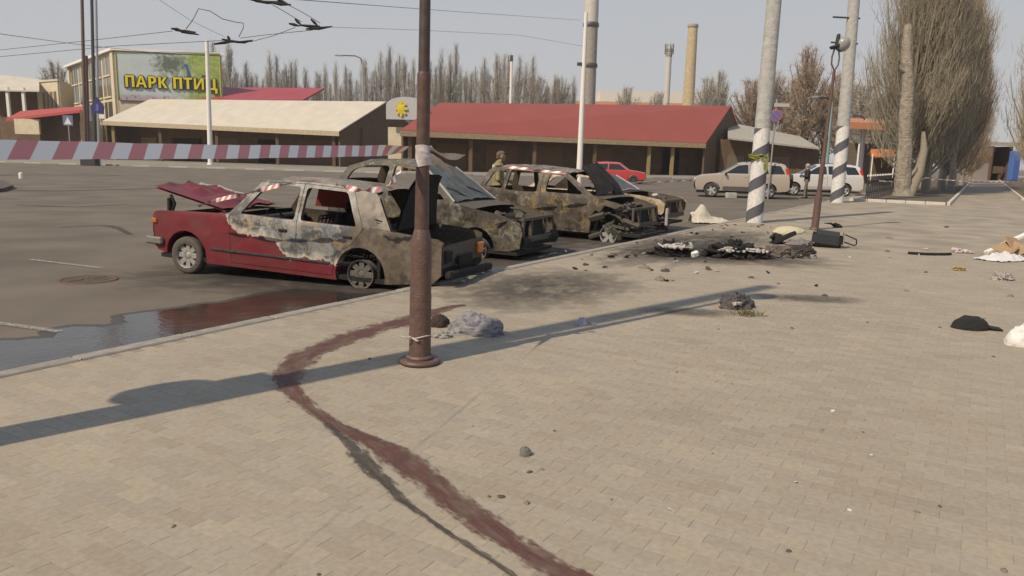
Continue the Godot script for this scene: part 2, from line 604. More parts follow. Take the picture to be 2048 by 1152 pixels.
	for l in [[[Vector3(-31.15, -0.10, -42.46), Vector3(-29.29, -0.10, -46.67), Vector3(-23.82, -0.10, -49.43)], 0.5, "long dark tyre mark across the road, farthest of three"], [[Vector3(-21.96, -0.10, -30.41), Vector3(-18.39, -0.10, -30.52), Vector3(-16.12, -0.10, -34.81)], 0.35, "dark tyre mark on the road behind the red bonnet"], [[Vector3(-15.14, -0.10, -22.80), Vector3(-13.20, -0.10, -22.58), Vector3(-12.43, -0.10, -24.34)], 0.16, "short dark tyre mark left of the red sedan's nose"], [[Vector3(-10.15, -0.10, -16.73), Vector3(-9.39, -0.10, -17.30), Vector3(-7.99, -0.10, -15.60)], 0.12, "small oil smear on the asphalt left of the red sedan"]]:
		var sp = smooth_path(l[0], [l[1], l[1] * 1.3, l[1] * 0.7], 6)
		trail("tyre_mark", l[2], sp[0], sp[1], 0.012, rub, 0.9, 9.0)
	# painted bay lines, worn
	var worn = painted(256, 32, func(u, v):
		var e = fb(u * 30.0, v * 4.0, 50.0)
		return Color(0.42, 0.40, 0.36, clampf(0.42 + e * 1.6, 0.0, 0.8) * smoothstep(0.0, 0.15, v) * smoothstep(1.0, 0.85, v)))
	var wm := textured(worn, 0.9)
	wm.transparency = BaseMaterial3D.TRANSPARENCY_ALPHA
	for l in [[Vector3(-5.61, -0.10, -7.58), Vector3(-4.42, -0.10, -7.14), "worn white bay line ending at the puddle"], [Vector3(-7.68, -0.10, -11.80), Vector3(-6.19, -0.10, -11.12), "worn white bay line beside the manhole cover"]]:
		var q := Shape.new()
		var d = (l[1] - l[0]).normalized()
		var e = Vector3(d.z, 0, -d.x) * 0.05
		q.quad(l[0] - e, l[1] - e, l[1] + e, l[0] + e)
		solo("bay_line", q, wm, l[2], "road marking", Vector3(0, 0.013, 0), 0.0, "worn parking bay lines")
	# manhole cover
	var mh = thing("manhole_cover", "round rusty manhole cover set in the road left of the red sedan", "manhole cover", Vector3(-5.81, -0.10, -10.11))
	s = Shape.new()
	s.lathe([Vector2(0, 0.012), Vector2(0.30, 0.012), Vector2(0.305, 0.006), Vector2(0.305, -0.02)], 28)
	part(mh, "lid", s, noisy(Color(0.05, 0.038, 0.028), Color(0.09, 0.07, 0.052), 2.0, 0.75, 0.03, 34))
	s = Shape.new()
	s.lathe([Vector2(0.312, -0.02), Vector2(0.312, 0.014), Vector2(0.37, 0.014), Vector2(0.38, -0.02)], 28)
	part(mh, "frame", s, M.rust)
	s = Shape.new()
	for k in 6:
		var ang = TAU * k / 6.0
		s.box(Vector3(cos(ang) * 0.16, 0.014, sin(ang) * 0.16), Vector3(0.2, 0.008, 0.03), Basis(Vector3.UP, -ang))
	part(mh, "rib", s, M.rust)
	# storm drain at the corner of the square
	var dr = thing("storm_drain", "small dark storm drain at the kerb behind the nearer striped pole", "drain", Vector3(9.91, -0.10, -27.40), -0.56)
	s = Shape.new()
	s.box(Vector3(0, 0.01, 0), Vector3(0.9, 0.03, 0.5), Basis.IDENTITY, 0.005)
	part(dr, "frame", s, M.dark_steel)
	for k in 7:
		s = Shape.new()
		s.box(Vector3(-0.36 + k * 0.12, 0.032, 0), Vector3(0.05, 0.015, 0.44))
		part(dr, "bar", s, M.rust)
	var kms = [noisy(Color(0.22, 0.20, 0.17), Color(0.36, 0.33, 0.29), 0.5, 0.9, 0.02, 27), M.concrete]
	# far pavement in front of the market halls
	s = Shape.new()
	var f0 = Vector3(-95, 0, -84); var f1 = Vector3(-10, 0, -70); var f2 = Vector3(40, 0, -84)
	for seg in [[f0, f1], [f1, f2]]:
		s.quad(seg[0], seg[1], seg[1] + Vector3(0, 0, -60), seg[0] + Vector3(0, 0, -60))
	var fp = setting("market_pavement", s, noisy(Color(0.20, 0.175, 0.145), Color(0.29, 0.26, 0.21), 0.15, 0.9, 0.01, 35))
	for seg in [[f0, f1], [f1, f2]]:
		var d = (seg[1] - seg[0])
		var cnt = int(d.length() / 2.0)
		var kb := Basis(d.normalized(), Vector3.UP, d.normalized().cross(Vector3.UP))
		for i in cnt:
			var q := Shape.new()
			q.box(Vector3.ZERO, Vector3(1.98, 0.2, 0.15), kb, 0.01)
			part(fp, "kerb_stone", q, kms[i % 2], seg[0] + d * ((i + 0.5) / cnt) + Vector3(0, -0.07, 0.08))

func tree_beds():
	# earth bed with whitewashed border on the left of the avenue, another on its right
	var soil := noisy(Color(0.06, 0.045, 0.03), Color(0.14, 0.115, 0.08), 0.4, 0.98, 0.02, 41)
	var s := Shape.new()
	s.quad(st(32.3, 0.75, 0.05), st(32.3, 4.8, 0.05), st(160, 4.8, 0.05), st(160, 0.75, 0.05))
	var bed = setting("tree_bed", s, soil)
	s = Shape.new()
	s.quad(st(43, 8.1, 0.05), st(43, 26, 0.05), st(170, 26, 0.05), st(170, 8.1, 0.05))
	var bed2 = setting("tree_bed", s, soil)
	var wash := noisy(Color(0.42, 0.39, 0.34), Color(0.62, 0.58, 0.52), 0.6, 0.9, 0.02, 42)
	var kb := Basis(N, Vector3.UP, -K)
	var q := Shape.new()
	q.box(Vector3.ZERO, Vector3(0.14, 0.2, 0.98), kb, 0.012)
	var along = q.mesh(wash)
	q = Shape.new()
	q.box(Vector3.ZERO, Vector3(0.79, 0.2, 0.14), kb, 0.012)
	var across = q.mesh(wash)
	for i in 90:
		for o3 in [[bed, st(32.8 + i, 4.85, 0.03)], [bed2, st(43.5 + i, 8.05, 0.03)]]:
			var o := MeshInstance3D.new()
			o.name = "border_stone"
			o.mesh = along
			o3[0].add_child(o, true)
			o.position = o3[1]
	for i in 5:
		var o := MeshInstance3D.new()
		o.name = "border_stone"
		o.mesh = across
		bed.add_child(o, true)
		o.position = st(32.25, 1.1 + i * 0.81, 0.03)


# ---------------------------------------------------------------- cars
# A car's own frame: x forward from the rear axle, y up from the road, z across. c describes its sides.
func hw(c: Dictionary, x: float, y: float) -> float:
	var mid = (c.x0 + c.x1) * 0.5
	var half = (c.x1 - c.x0) * 0.5
	var t = clampf((x - mid) / half, -1.0, 1.0)
	var w: float = c.W * (1.0 - c.taper * pow(absf(t), 4.0))
	if y > c.belt:
		w -= (y - c.belt) * c.tum
	var d = c.belt * 0.72 - y
	w -= 0.10 * d * d
	if c.dent > 0.0:
		w += c.dent * (nz(x * 1.7, y * 2.0, c.seed) + 0.5 * nz(x * 4.5, y * 4.5, c.seed + 3.0))
	return w

func skin(s: Shape, c: Dictionary, polys: Array, holes: Array, zs: float, inset: float, cell := 0.11):
	# side skin: polygons in (x, y) laid on the curved flank, cut by a grid so that it can bend
	for poly in polys:
		var lo := Vector2(1e9, 1e9)
		var hi := Vector2(-1e9, -1e9)
		for p in poly:
			lo = lo.min(p)
			hi = hi.max(p)
		var nx = int(ceil((hi.x - lo.x) / cell))
		var ny = int(ceil((hi.y - lo.y) / cell))
		for i in nx:
			for j in ny:
				var r := PackedVector2Array([lo + Vector2(i, j) * cell, lo + Vector2(i + 1, j) * cell, lo + Vector2(i + 1, j + 1) * cell, lo + Vector2(i, j + 1) * cell])
				var bits = Geometry2D.intersect_polygons(poly, r)
				for h in holes:
					var nb = []
					for b in bits:
						nb.append_array(Geometry2D.clip_polygons(b, h))
					bits = nb
				for b in bits:
					if b.size() < 3 or Geometry2D.is_polygon_clockwise(b):
						continue
					var idx = Geometry2D.triangulate_polygon(b)
					for q in range(0, idx.size(), 3):
						var P = []
						var Q = []
						var U = []
						for e in 3:
							var p: Vector2 = b[idx[q + e]]
							var w = hw(c, p.x, p.y)
							P.append(Vector3(p.x, p.y, zs * (w - inset)))
							var gx = (hw(c, p.x + 0.03, p.y) - hw(c, p.x - 0.03, p.y)) / 0.06
							var gy = (hw(c, p.x, p.y + 0.03) - hw(c, p.x, p.y - 0.03)) / 0.06
							var nn = Vector3(-gx, -gy, 1.0).normalized() * (-1.0 if inset > 0.02 else 1.0)
							Q.append(Vector3(nn.x, nn.y, nn.z * zs))
							U.append(Vector2((p.x + 1.4) / 5.2, 1.0 - p.y / 1.8))
						s.tri(P[0], P[1], P[2], Q[0], Q[1], Q[2], U[0], U[1], U[2])

func rim(s: Shape, c: Dictionary, poly: PackedVector2Array, zs: float, depth: float):
	for i in poly.size():
		var p = poly[i]
		var q = poly[(i + 1) % poly.size()]
		if minf(p.y, q.y) < 0.20:
			continue
		s.quad(Vector3(p.x, p.y, zs * (hw(c, p.x, p.y) + 0.001)), Vector3(q.x, q.y, zs * (hw(c, q.x, q.y) + 0.001)), Vector3(q.x, q.y, zs * (hw(c, q.x, q.y) - depth)), Vector3(p.x, p.y, zs * (hw(c, p.x, p.y) - depth)),
			Vector2((p.x + 1.4) / 5.2, 1.0 - p.y / 1.8), Vector2((q.x + 1.4) / 5.2, 1.0 - q.y / 1.8), Vector2((q.x + 1.4) / 5.2, 1.0 - q.y / 1.8), Vector2((p.x + 1.4) / 5.2, 1.0 - p.y / 1.8))

func loft(s: Shape, c: Dictionary, prof: Array, crown: float, frac := 1.0, sag := 0.0, thick := 0.0):
	# a sheet across the car following a profile of (x, y), arched by crown
	var dense = []
	for i in prof.size() - 1:
		for k in 4:
			dense.append(prof[i].lerp(prof[i + 1], k / 4.0))
	dense.append(prof[-1])
	for layer in (2 if thick > 0.0 else 1):
		var p = []
		var u = []
		for i in dense.size():
			var d = (dense[min(i + 1, dense.size() - 1)] - dense[max(i - 1, 0)]).normalized()
			var nrm = Vector2(-d.y, d.x)
			var w = hw(c, dense[i].x, dense[i].y) * frac
			var row = []
			var ur = []
			for j in 13:
				var t = j / 6.0 - 1.0
				var a = dense[i] + nrm * (crown * (1.0 - t * t) - layer * thick)
				var dz = sag * nz(dense[i].x * 2.0, t * 2.0, c.seed + 30.0) * (1.0 - t * t)
				row.append(Vector3(a.x, a.y + dz, t * w))
				ur.append(Vector2((a.x + 1.4) / 5.2, 1.0 - (a.y + t * 0.35) / 1.8))
			p.append(row)
			u.append(ur)
		s.sheet(p, u)

func ring(cx: float, cy: float, r: float, k := 20) -> PackedVector2Array:
	var a := PackedVector2Array()
	for i in k:
		a.append(Vector2(cx + cos(TAU * i / k) * r, cy + sin(TAU * i / k) * r))
	return a

func pv(a: Array) -> PackedVector2Array:
	var r := PackedVector2Array()
	for i in range(0, a.size(), 2):
		r.append(Vector2(a[i], a[i + 1]))
	if Geometry2D.is_polygon_clockwise(r):
		r.reverse()
	return r

func round_corners(poly: PackedVector2Array, r := 0.05) -> PackedVector2Array:
	var o := PackedVector2Array()
	var k = poly.size()
	for i in k:
		var p = poly[i]
		var a = poly[(i + k - 1) % k] - p
		var b = poly[(i + 1) % k] - p
		var e = minf(r, minf(a.length(), b.length()) * 0.45)
		var q0 = p + a.normalized() * e
		var q1 = p + b.normalized() * e
		for t in [0.0, 0.33, 0.67, 1.0]:
			o.append(q0.lerp(p, t).lerp(p.lerp(q1, t), t))
	return o

func wheel(parent: Node3D, at: Vector3, zs: float, r: float, width: float, tyre, rim_mat: Material, spokes: int, rr := 0.62):
	var w := Node3D.new()
	w.name = "wheel"
	parent.add_child(w, true)
	w.position = at
	var turn := Transform3D(Basis(Vector3.RIGHT, PI / 2 * zs), Vector3.ZERO)   # local y of the lathe points outwards
	var s := Shape.new()
	var h = width * 0.5
	var q = r * rr
	if tyre:
		s.lathe([Vector2(q, -h), Vector2(r * 0.86, -h * 1.02), Vector2(r * 0.97, -h * 0.78), Vector2(r, -h * 0.4), Vector2(r, h * 0.4), Vector2(r * 0.97, h * 0.78), Vector2(r * 0.86, h * 1.02), Vector2(q, h)], 28, turn)
		part(w, "tyre", s, tyre)
	s = Shape.new()
	s.lathe([Vector2(q * 1.02, -h * 0.9), Vector2(q * 0.93, -h * 0.5), Vector2(q * 0.93, h * 0.75), Vector2(q * 1.02, h * 0.95), Vector2(q * 1.04, h * 0.9), Vector2(q * 1.02, h * 0.86)], 28, turn)
	s.lathe([Vector2(0.0, h * 0.62), Vector2(q * 0.2, h * 0.62), Vector2(q * 0.26, h * 0.45), Vector2(q * 0.42, h * 0.38)], 20, turn)
	for k in spokes:
		var a = TAU * k / spokes
		var d = Vector3(cos(a), sin(a), 0)
		var b := Basis(d, Vector3(-sin(a), cos(a), 0), Vector3(0, 0, 1))
		s.box(d * q * 0.62 + Vector3(0, 0, zs * h * 0.40), Vector3(q * 0.72, q * ((3.3 if spokes > 6 else 2.6) / spokes), h * 0.3), b, 0.006)
	part(w, "rim", s, rim_mat)
	s = Shape.new()
	s.lathe([Vector2(0.0, h * 0.05), Vector2(q * 0.95, h * 0.05)], 24, turn)
	part(w, "brake_disc", s, M.char if spokes > 6 else M.dark_steel)
	return w

func flank(root: Node3D, c: Dictionary, body: Material, inner: Material, doors: Array, windows: Array, arches: Array, outline: PackedVector2Array, cuts := [[], []]):
	# body sides, doors with shut lines, reveals of the openings
	for sd in 2:
		var zs = -1.0 if sd == 0 else 1.0
		var polys = [outline]
		for a in arches + cuts[sd]:
			var nb = []
			for b in polys:
				nb.append_array(Geometry2D.clip_polygons(b, a))
			polys = nb
		var dp = []
		for d in doors:
			for b in polys:
				for q in Geometry2D.intersect_polygons(b, d):
					dp.append(q)
		var grown = []
		for d in doors:
			for q in Geometry2D.offset_polygon(d, 0.006):
				grown.append(q)
		var s := Shape.new()
		skin(s, c, polys, windows + grown, zs, 0.0)
		for a in arches:
			rim(s, c, a, zs, 0.16)
		part(root, "body_side", s, body)
		s = Shape.new()
		skin(s, c, polys, windows, zs, 0.055, 0.2)
		for w in windows:
			rim(s, c, w, zs, 0.055)
		part(root, "inner_panel", s, inner)
		for d in dp:
			s = Shape.new()
			skin(s, c, [d], windows, zs, 0.0)
			part(root, "door", s, body)

func floor_pan(root: Node3D, c: Dictionary, mat: Material, y := 0.24):
	var s := Shape.new()
	s.box(Vector3((c.x0 + c.x1) * 0.5, y, 0), Vector3(c.x1 - c.x0 - 0.25, 0.06, c.W * 1.86))
	part(root, "floor", s, mat)

func seat(root: Node3D, x: float, z: float, mat: Material, springs: bool, tilt := 0.25):
	var s := Shape.new()
	var b := Basis(Vector3(0, 0, 1), tilt)
	if springs:
		# bare frame and springs
		var base = Vector3(x, 0.42, z)
		var fr = func(a, b2): s.tube([a, b2], 0.014, 5)
		var top = base + b * Vector3(0, 0.62, 0)
		for e in [-0.2, 0.2]:
			fr.call(base + Vector3(0, 0, e), top + Vector3(0, 0, e))
			fr.call(base + Vector3(0, 0, e), base + Vector3(0.45, 0.02, e))
			fr.call(base + Vector3(0.4, 0, e), base + Vector3(0.4, -0.18, e))
		fr.call(top + Vector3(0, 0, -0.2), top + Vector3(0, 0, 0.2))
		for k in 7:
			var f = (k + 0.5) / 7.0
			var p = base.lerp(top, f)
			fr.call(p + Vector3(0, 0, -0.2), p + Vector3(0, 0, 0.2))
			var q = base.lerp(base + Vector3(0.45, 0.02, 0), f)
			fr.call(q + Vector3(0, 0, -0.2), q + Vector3(0, 0, 0.2))
		for e in [-0.1, 0.0, 0.1]:
			fr.call(base + Vector3(0, 0, e), top + Vector3(0, 0, e))
	else:
		s.box(Vector3(x + 0.2, 0.42, z), Vector3(0.5, 0.14, 0.48), Basis.IDENTITY, 0.04)
		s.box(Vector3(x - 0.02, 0.72, z), Vector3(0.13, 0.6, 0.46), b, 0.04)
		s.box(Vector3(x - 0.13, 1.1, z), Vector3(0.1, 0.17, 0.26), b, 0.03)
	part(root, "seat", s, mat)

func wheel_hoop(root: Node3D, at: Vector3, mat: Material):
	var s := Shape.new()
	var pts = []
	var b := Basis(Vector3(0, 0, 1), -0.5)
	for k in 17:
		var a = TAU * k / 16.0
		pts.append(at + b * Vector3(0, cos(a) * 0.18, sin(a) * 0.18))
	s.tube(pts, 0.013, 6, false)
	s.tube([at + b * Vector3(0, 0, -0.18), at + b * Vector3(0, 0, 0.18)], 0.012, 5)
	s.tube([at, at + Vector3(0.35, -0.22, 0)], 0.02, 6)
	part(root, "steering_wheel", s, mat)

func engine_bay(root: Node3D, c: Dictionary, x0: float, x1: float, y: float, seed: int, front := true):
	# charred engine, pulleys, hoses and brackets left in an open bay
	var r := RandomNumberGenerator.new()
	r.seed = seed
	var w: float = c.W * 0.84
	var s := Shape.new()
	s.box(Vector3((x0 + x1) * 0.5 + 0.05, y - 0.22, 0.05), Vector3((x1 - x0) * 0.5, 0.36, w * 0.8), Basis(Vector3.UP, 0.08), 0.04)
	s.box(Vector3((x0 + x1) * 0.5, y - 0.02, 0.0), Vector3((x1 - x0) * 0.36, 0.12, w * 0.5), Basis(Vector3.UP, 0.08), 0.03)
	part(root, "engine", s, M.char)
	s = Shape.new()
	for k in 26:
		var p = Vector3(r.randf_range(x0, x1), y + r.randf_range(-0.16, 0.05), r.randf_range(-w, w))
		var b := Basis.from_euler(Vector3(r.randf_range(-0.6, 0.6), r.randf_range(0, TAU), r.randf_range(-0.6, 0.6)))
		match k % 4:
			0: s.box(p, Vector3(r.randf_range(0.06, 0.2), r.randf_range(0.04, 0.12), r.randf_range(0.05, 0.16)), b, 0.01)
			1: s.tube([p, p + b * Vector3(0.16, 0.05, 0), p + b * Vector3(0.3, -0.02, 0.1)], 0.02, 6)
			2: s.lathe([Vector2(0.0, 0.03), Vector2(0.07, 0.03), Vector2(0.075, 0.0), Vector2(0.07, -0.03), Vector2(0, -0.03)], 12, Transform3D(b, p))
			3: s.box(p, Vector3(r.randf_range(0.15, 0.4), 0.02, r.randf_range(0.03, 0.1)), b, 0.004)
	part(root, "engine_scrap", s, M.engine_scrap)
	if front:
		# radiator frame and crash bar across the nose
		s = Shape.new()
		s.box(Vector3(x1 + 0.10, y + 0.0, 0), Vector3(0.06, 0.06, w * 1.9), Basis.IDENTITY, 0.01)
		s.box(Vector3(x1 + 0.12, y - 0.36, 0), Vector3(0.08, 0.10, w * 1.9), Basis.IDENTITY, 0.01)
		for e in [-0.92, -0.45, 0.45, 0.92]:
			s.box(Vector3(x1 + 0.11, y - 0.18, w * e), Vector3(0.05, 0.34, 0.06), Basis.IDENTITY, 0.01)
		part(root, "radiator_frame", s, M.burnt_steel)
		s = Shape.new()
		s.box(Vector3(x1 + 0.06, y - 0.19, 0), Vector3(0.04, 0.3, w * 0.86), Basis(Vector3(0, 0, 1), 0.1), 0.01)
		part(root, "radiator", s, M.char)

func burn_tex(seed: float, base: Array) -> ImageTexture:
	# scorched sheet metal: bare blue-grey steel, tan oxide, pale ash, soot; patches of the metal itself
	return painted(384, 132, func(u, v):
		var x = u * 5.2; var y = (1.0 - v) * 1.8
		var wx = fb(x * 3.2, y * 3.2, seed + 40.0)
		var wy = fb(x * 3.2, y * 3.2, seed + 47.0)
		x += wx * 0.5
		y += wy * 0.4 + wx * 0.15
		var run = fb(x * 8.0, y * 1.1, seed + 51.0)
		var a = fb(x * 1.1, y * 1.5, seed)
		var b = fb(x * 2.8, y * 3.2, seed + 5.0)
		var d = fb(x * 9.0, y * 9.0, seed + 11.0)
		var k: Color = base[0].lerp(base[1], clampf(0.5 + a * 1.5, 0, 1))
		k = k.lerp(base[2], smoothstep(0.03, 0.34, b) * 0.9)
		k = k.lerp(base[3], smoothstep(0.10, 0.36, fb(x * 2.2, y * 2.6, seed + 17.0) + d * 0.2) * 0.85)
		k = k.lerp(Color(0.014, 0.012, 0.010), smoothstep(-0.10, 0.40, fb(x * 1.3, y * 1.6, seed + 23.0) + run * 0.4 + d * 0.25) * 0.92)
		var m = 1.0 + d * 0.5
		return Color(k.r * m, k.g * m, k.b * m, 1.0))

func sedan_tex() -> ImageTexture:
	# the red sedan: paint survives on the nose and along the bottom of the doors; above and behind it is burnt off
	var xs = [-1.5, -0.45, -0.3, 0.0, 0.2, 0.45, 0.62, 0.85, 0.97, 1.08, 1.18, 1.32, 1.5, 1.75, 1.95, 2.08, 2.13, 2.2, 4.0]
	var ys = [0.0, 0.0, 0.05, 0.34, 0.40, 0.42, 0.47, 0.44, 0.40, 0.40, 0.46, 0.62, 0.69, 0.66, 0.70, 0.80, 0.93, 1.3, 1.5]
	return painted(640, 224, func(u, v):
		var x = u * 5.2 - 1.4; var y = (1.0 - v) * 1.8
		var lim = 1.5
		for i in xs.size() - 1:
			if x >= xs[i] and x < xs[i + 1]:
				lim = lerpf(ys[i], ys[i + 1], (x - xs[i]) / (xs[i + 1] - xs[i]))
		var gx = x + fb(x * 4.0, y * 4.0, 91.0) * 0.4
		var gy = y + fb(x * 4.0, y * 4.0, 92.0) * 0.3
		var e = y - lim + fb(x * 6.0, y * 6.0, 71.0) * 0.10 + fb(x * 17.0, y * 17.0, 72.0) * 0.03
		var d = fb(x * 9.0, y * 9.0, 73.0)
		if e < 0.0:
			var red = Color(0.155, 0.012, 0.021).lerp(Color(0.125, 0.030, 0.030), clampf(0.4 + fb(x * 2.0, y * 5.0, 94.0) * 1.6, 0.0, 1.0))
			red = red.lerp(Color(0.05, 0.03, 0.025), clampf(fb(x * 4.0, y * 12.0, 74.0) * 1.3 - 0.25, 0.0, 0.6))
			return Color(red.r * (1.0 + d * 0.25), red.g, red.b, 1.0)
		var a = fb(gx * 1.6, gy * 2.0, 75.0) + fb(gx * 9.0, gy * 1.6, 93.0) * 0.25
		var k = Color(0.21, 0.215, 0.22).lerp(Color(0.06, 0.064, 0.07), smoothstep(-0.15, 0.22, a))     # bare steel
		k = k.lerp(Color(0.34, 0.30, 0.235), smoothstep(0.10, 0.42, fb(gx * 2.4, gy * 3.0, 76.0)) * 0.9)          # pale ash
		k = k.lerp(Color(0.25, 0.15, 0.06), smoothstep(0.06, 0.30, fb(gx * 2.2, gy * 2.6, 77.0)) * 0.85)    # tan oxide
		k = k.lerp(Color(0.50, 0.45, 0.37), smoothstep(0.12 + fb(x * 5.0, y * 5.0, 90.0) * 0.12, 0.0, e) * 0.85)                            # curled white edge of the paint
		if x < 0.28:
			# rear quarter: even brown-grey scale
			var f = smoothstep(0.28, 0.05, x + fb(x * 5.0, y * 5.0, 78.0) * 0.2)
			var q = Color(0.075, 0.058, 0.043).lerp(Color(0.16, 0.13, 0.098), clampf(0.5 + fb(x * 2.0, y * 3.0, 79.0) * 1.8, 0, 1))
			q = q.lerp(Color(0.055, 0.045, 0.037), smoothstep(0.05, 0.28, fb(x * 3.0, y * 2.0, 80.0)))
			k = k.lerp(q, f)
		var m = 1.0 + d * 0.55
		return Color(k.r * m, k.g * m, k.b * m, 1.0))

func place_car(called: String, label: String, at: Vector3, heading: Vector3, pitch := 0.0, sc := 1.0, group := "") -> Node3D:
	var o = thing(called, label, "car", at, 0.0, group)
	var turn = atan2(-heading.z, heading.x)
	o.transform = Transform3D((Basis(Vector3.UP, turn) * Basis(Vector3(0, 0, 1), pitch)).scaled(Vector3.ONE * sc), at)
	return o

func cars():
	M.engine_scrap = noisy(Color(0.01, 0.009, 0.008), Color(0.14, 0.12, 0.10), 3.0, 0.8, 0.02, 51)
	M.burnt_steel = noisy(Color(0.035, 0.03, 0.026), Color(0.16, 0.125, 0.09), 1.6, 0.7, 0.02, 52)
	M.chrome = flat(Color(0.5, 0.5, 0.5), 0.25, 0.9)
	M.sooty_glass = noisy(Color(0.035, 0.04, 0.038), Color(0.15, 0.155, 0.145), 0.9, 0.55, 0.01, 53)
	red_sedan()
	wreck_minivan()
	wreck_wagon()
	wreck_tan()
	parked_cars()

func red_sedan():
	var a := Vector3(-0.9537, 0, -0.3009)
	var z := Vector3(0.3009, 0, -0.9537)
	var root = place_car("burnt_sedan", "red boxy sedan with its rear half burnt bare, bonnet and boot lid raised", Vector3(-2.061, ROAD_Y - 0.12, -9.948) + z * 0.78, a, 0.042, 1.0, "burnt-out cars along the kerb")
	var c = {"W": 0.80, "x0": -1.18, "x1": 3.43, "taper": 0.05, "belt": 0.92, "tum": 0.30, "dent": 0.013, "seed": 3.0}
	var tex = textured(sedan_tex(), 0.5)
	M.sedan = tex
	var outline = pv([3.36, 0.32, 3.41, 0.55, 3.42, 0.84, 3.36, 0.885, 2.9, 0.915, 2.10, 0.945, 1.68, 1.41, 1.56, 1.455, 0.9, 1.475, 0.2, 1.455, -0.10, 1.41, -0.17, 1.36, -0.44, 0.93, -1.08, 0.885, -1.16, 0.85, -1.17, 0.42, -1.05, 0.30, -0.4, 0.22, 0.4, 0.2, 2.45, 0.2, 3.2, 0.28])
	var w1 = round_corners(pv([1.91, 0.965, 1.58, 1.385, 1.03, 1.405, 1.03, 0.955]), 0.05)
	var w2 = round_corners(pv([0.93, 0.955, 0.93, 1.40, 0.30, 1.385, 0.07, 0.945]), 0.05)
	var d1 = pv([2.05, 0.26, 2.07, 0.92, 1.62, 1.425, 0.985, 1.445, 0.98, 0.26])
	var d2 = pv([0.975, 0.26, 0.975, 1.445, 0.22, 1.425, -0.03, 0.93, 0.12, 0.72, 0.38, 0.56, 0.42, 0.26])
	flank(root, c, tex, M.burnt_steel, [d1, d2], [w1, w2], [ring(2.83, 0.28, 0.36), ring(0.0, 0.31, 0.37)], outline)
	var s := Shape.new()
	loft(s, c, [Vector2(1.70, 1.40), Vector2(1.56, 1.455), Vector2(0.9, 1.475), Vector2(0.2, 1.455), Vector2(-0.12, 1.40)], -0.04, 1.0, 0.03)
	part(root, "roof", s, textured(burn_tex(54.0, [Color(0.14, 0.115, 0.085), Color(0.22, 0.19, 0.15), Color(0.27, 0.13, 0.07), Color(0.34, 0.31, 0.26)]), 0.6))
	s = Shape.new()
	loft(s, c, [Vector2(3.42, 0.84), Vector2(3.43, 0.6), Vector2(3.40, 0.36)], -0.02)
	part(root, "front_panel", s, tex)
	s = Shape.new()
	loft(s, c, [Vector2(-1.16, 0.5), Vector2(-1.18, 0.62), Vector2(-1.17, 0.80)], -0.02)
	part(root, "rear_panel", s, M.burnt_steel)
	s = Shape.new()
	loft(s, c, [Vector2(2.32, 0.935), Vector2(2.06, 0.945)], -0.02)
	part(root, "cowl", s, M.burnt_steel)
	s = Shape.new()
	loft(s, c, [Vector2(-0.12, 0.95), Vector2(-0.46, 0.93)], -0.01)
	part(root, "parcel_shelf", s, M.char)
	floor_pan(root, c, M.char)
	# dashboard, bulkheads, seats
	s = Shape.new()
	s.box(Vector3(1.86, 0.78, 0), Vector3(0.22, 0.26, 1.4), Basis.IDENTITY, 0.03)
	s.box(Vector3(2.1, 0.6, 0), Vector3(0.04, 0.7, 1.45))
	s.box(Vector3(-0.25, 0.58, 0), Vector3(0.04, 0.66, 1.45))
	part(root, "dashboard", s, M.char)
	seat(root, 0.92, -0.36, M.char, true)
	seat(root, 0.92, 0.36, M.char, false)
	seat(root, 0.1, -0.3, M.char, true)
	seat(root, 0.1, 0.3, M.char, true)
	wheel_hoop(root, Vector3(1.6, 0.88, -0.36), M.char)
	engine_bay(root, c, 2.3, 3.2, 0.72, 5, false)
	# bonnet, hinged at the windscreen, nose up
	s = Shape.new()
	var h := Vector2(2.26, 0.972)
	var dir := Vector2(cos(0.17), sin(0.17))
	loft(s, c, [h + dir * 1.30, h + dir * 1.22, h + dir * 0.9, h + dir * 0.45, h], -0.045, 0.90, 0.14, 0.03)
	part(root, "bonnet", s, tex)
	for e in [-0.66, 0.66]:
		s = Shape.new()
		s.tube([Vector3(3.18, 0.84, e), Vector3(3.12, 1.0, e), Vector3(3.2, 1.12, e * 0.98)], 0.022, 6)
		s.box(Vector3(3.2, 0.98, e), Vector3(0.05, 0.2, 0.09), Basis.IDENTITY, 0.01)
		part(root, "bonnet_latch", s, M.black)
	# boot lid, standing open
	s = Shape.new()
	loft(s, c, [Vector2(-0.47, 0.93), Vector2(-0.50, 1.2), Vector2(-0.56, 1.5), Vector2(-0.64, 1.65)], -0.03, 0.82, 0.02, 0.035)
	part(root, "boot_lid", s, M.char)
	s = Shape.new()
	s.box(Vector3(-0.8, 0.42, 0), Vector3(0.6, 0.1, 1.3), Basis.IDENTITY, 0.02)
	s.box(Vector3(-0.85, 0.58, 0.25), Vector3(0.4, 0.25, 0.5), Basis(Vector3.UP, 0.3), 0.06)
	s.lathe([Vector2(0.1, -0.08), Vector2(0.27, -0.09), Vector2(0.3, 0.0), Vector2(0.27, 0.09), Vector2(0.1, 0.08)], 20, Transform3D(Basis(Vector3.RIGHT, 0.5), Vector3(-0.75, 0.62, -0.35)))
	part(root, "boot_scrap", s, M.char)
	# lights, bumpers, trim, handles
	s = Shape.new()
	s.box(Vector3(3.39, 0.74, -0.70), Vector3(0.09, 0.07, 0.18), Basis.IDENTITY, 0.012)
	tag(part(root, "indicator_lamp", s, flat(Color(0.45, 0.14, 0.03), 0.25)), "orange front indicator")
	for e in [-0.52, 0.52]:
		s = Shape.new()
		s.box(Vector3(3.43, 0.68, e), Vector3(0.05, 0.16, 0.34), Basis.IDENTITY, 0.015)
		part(root, "headlamp", s, M.glass)
	s = Shape.new()
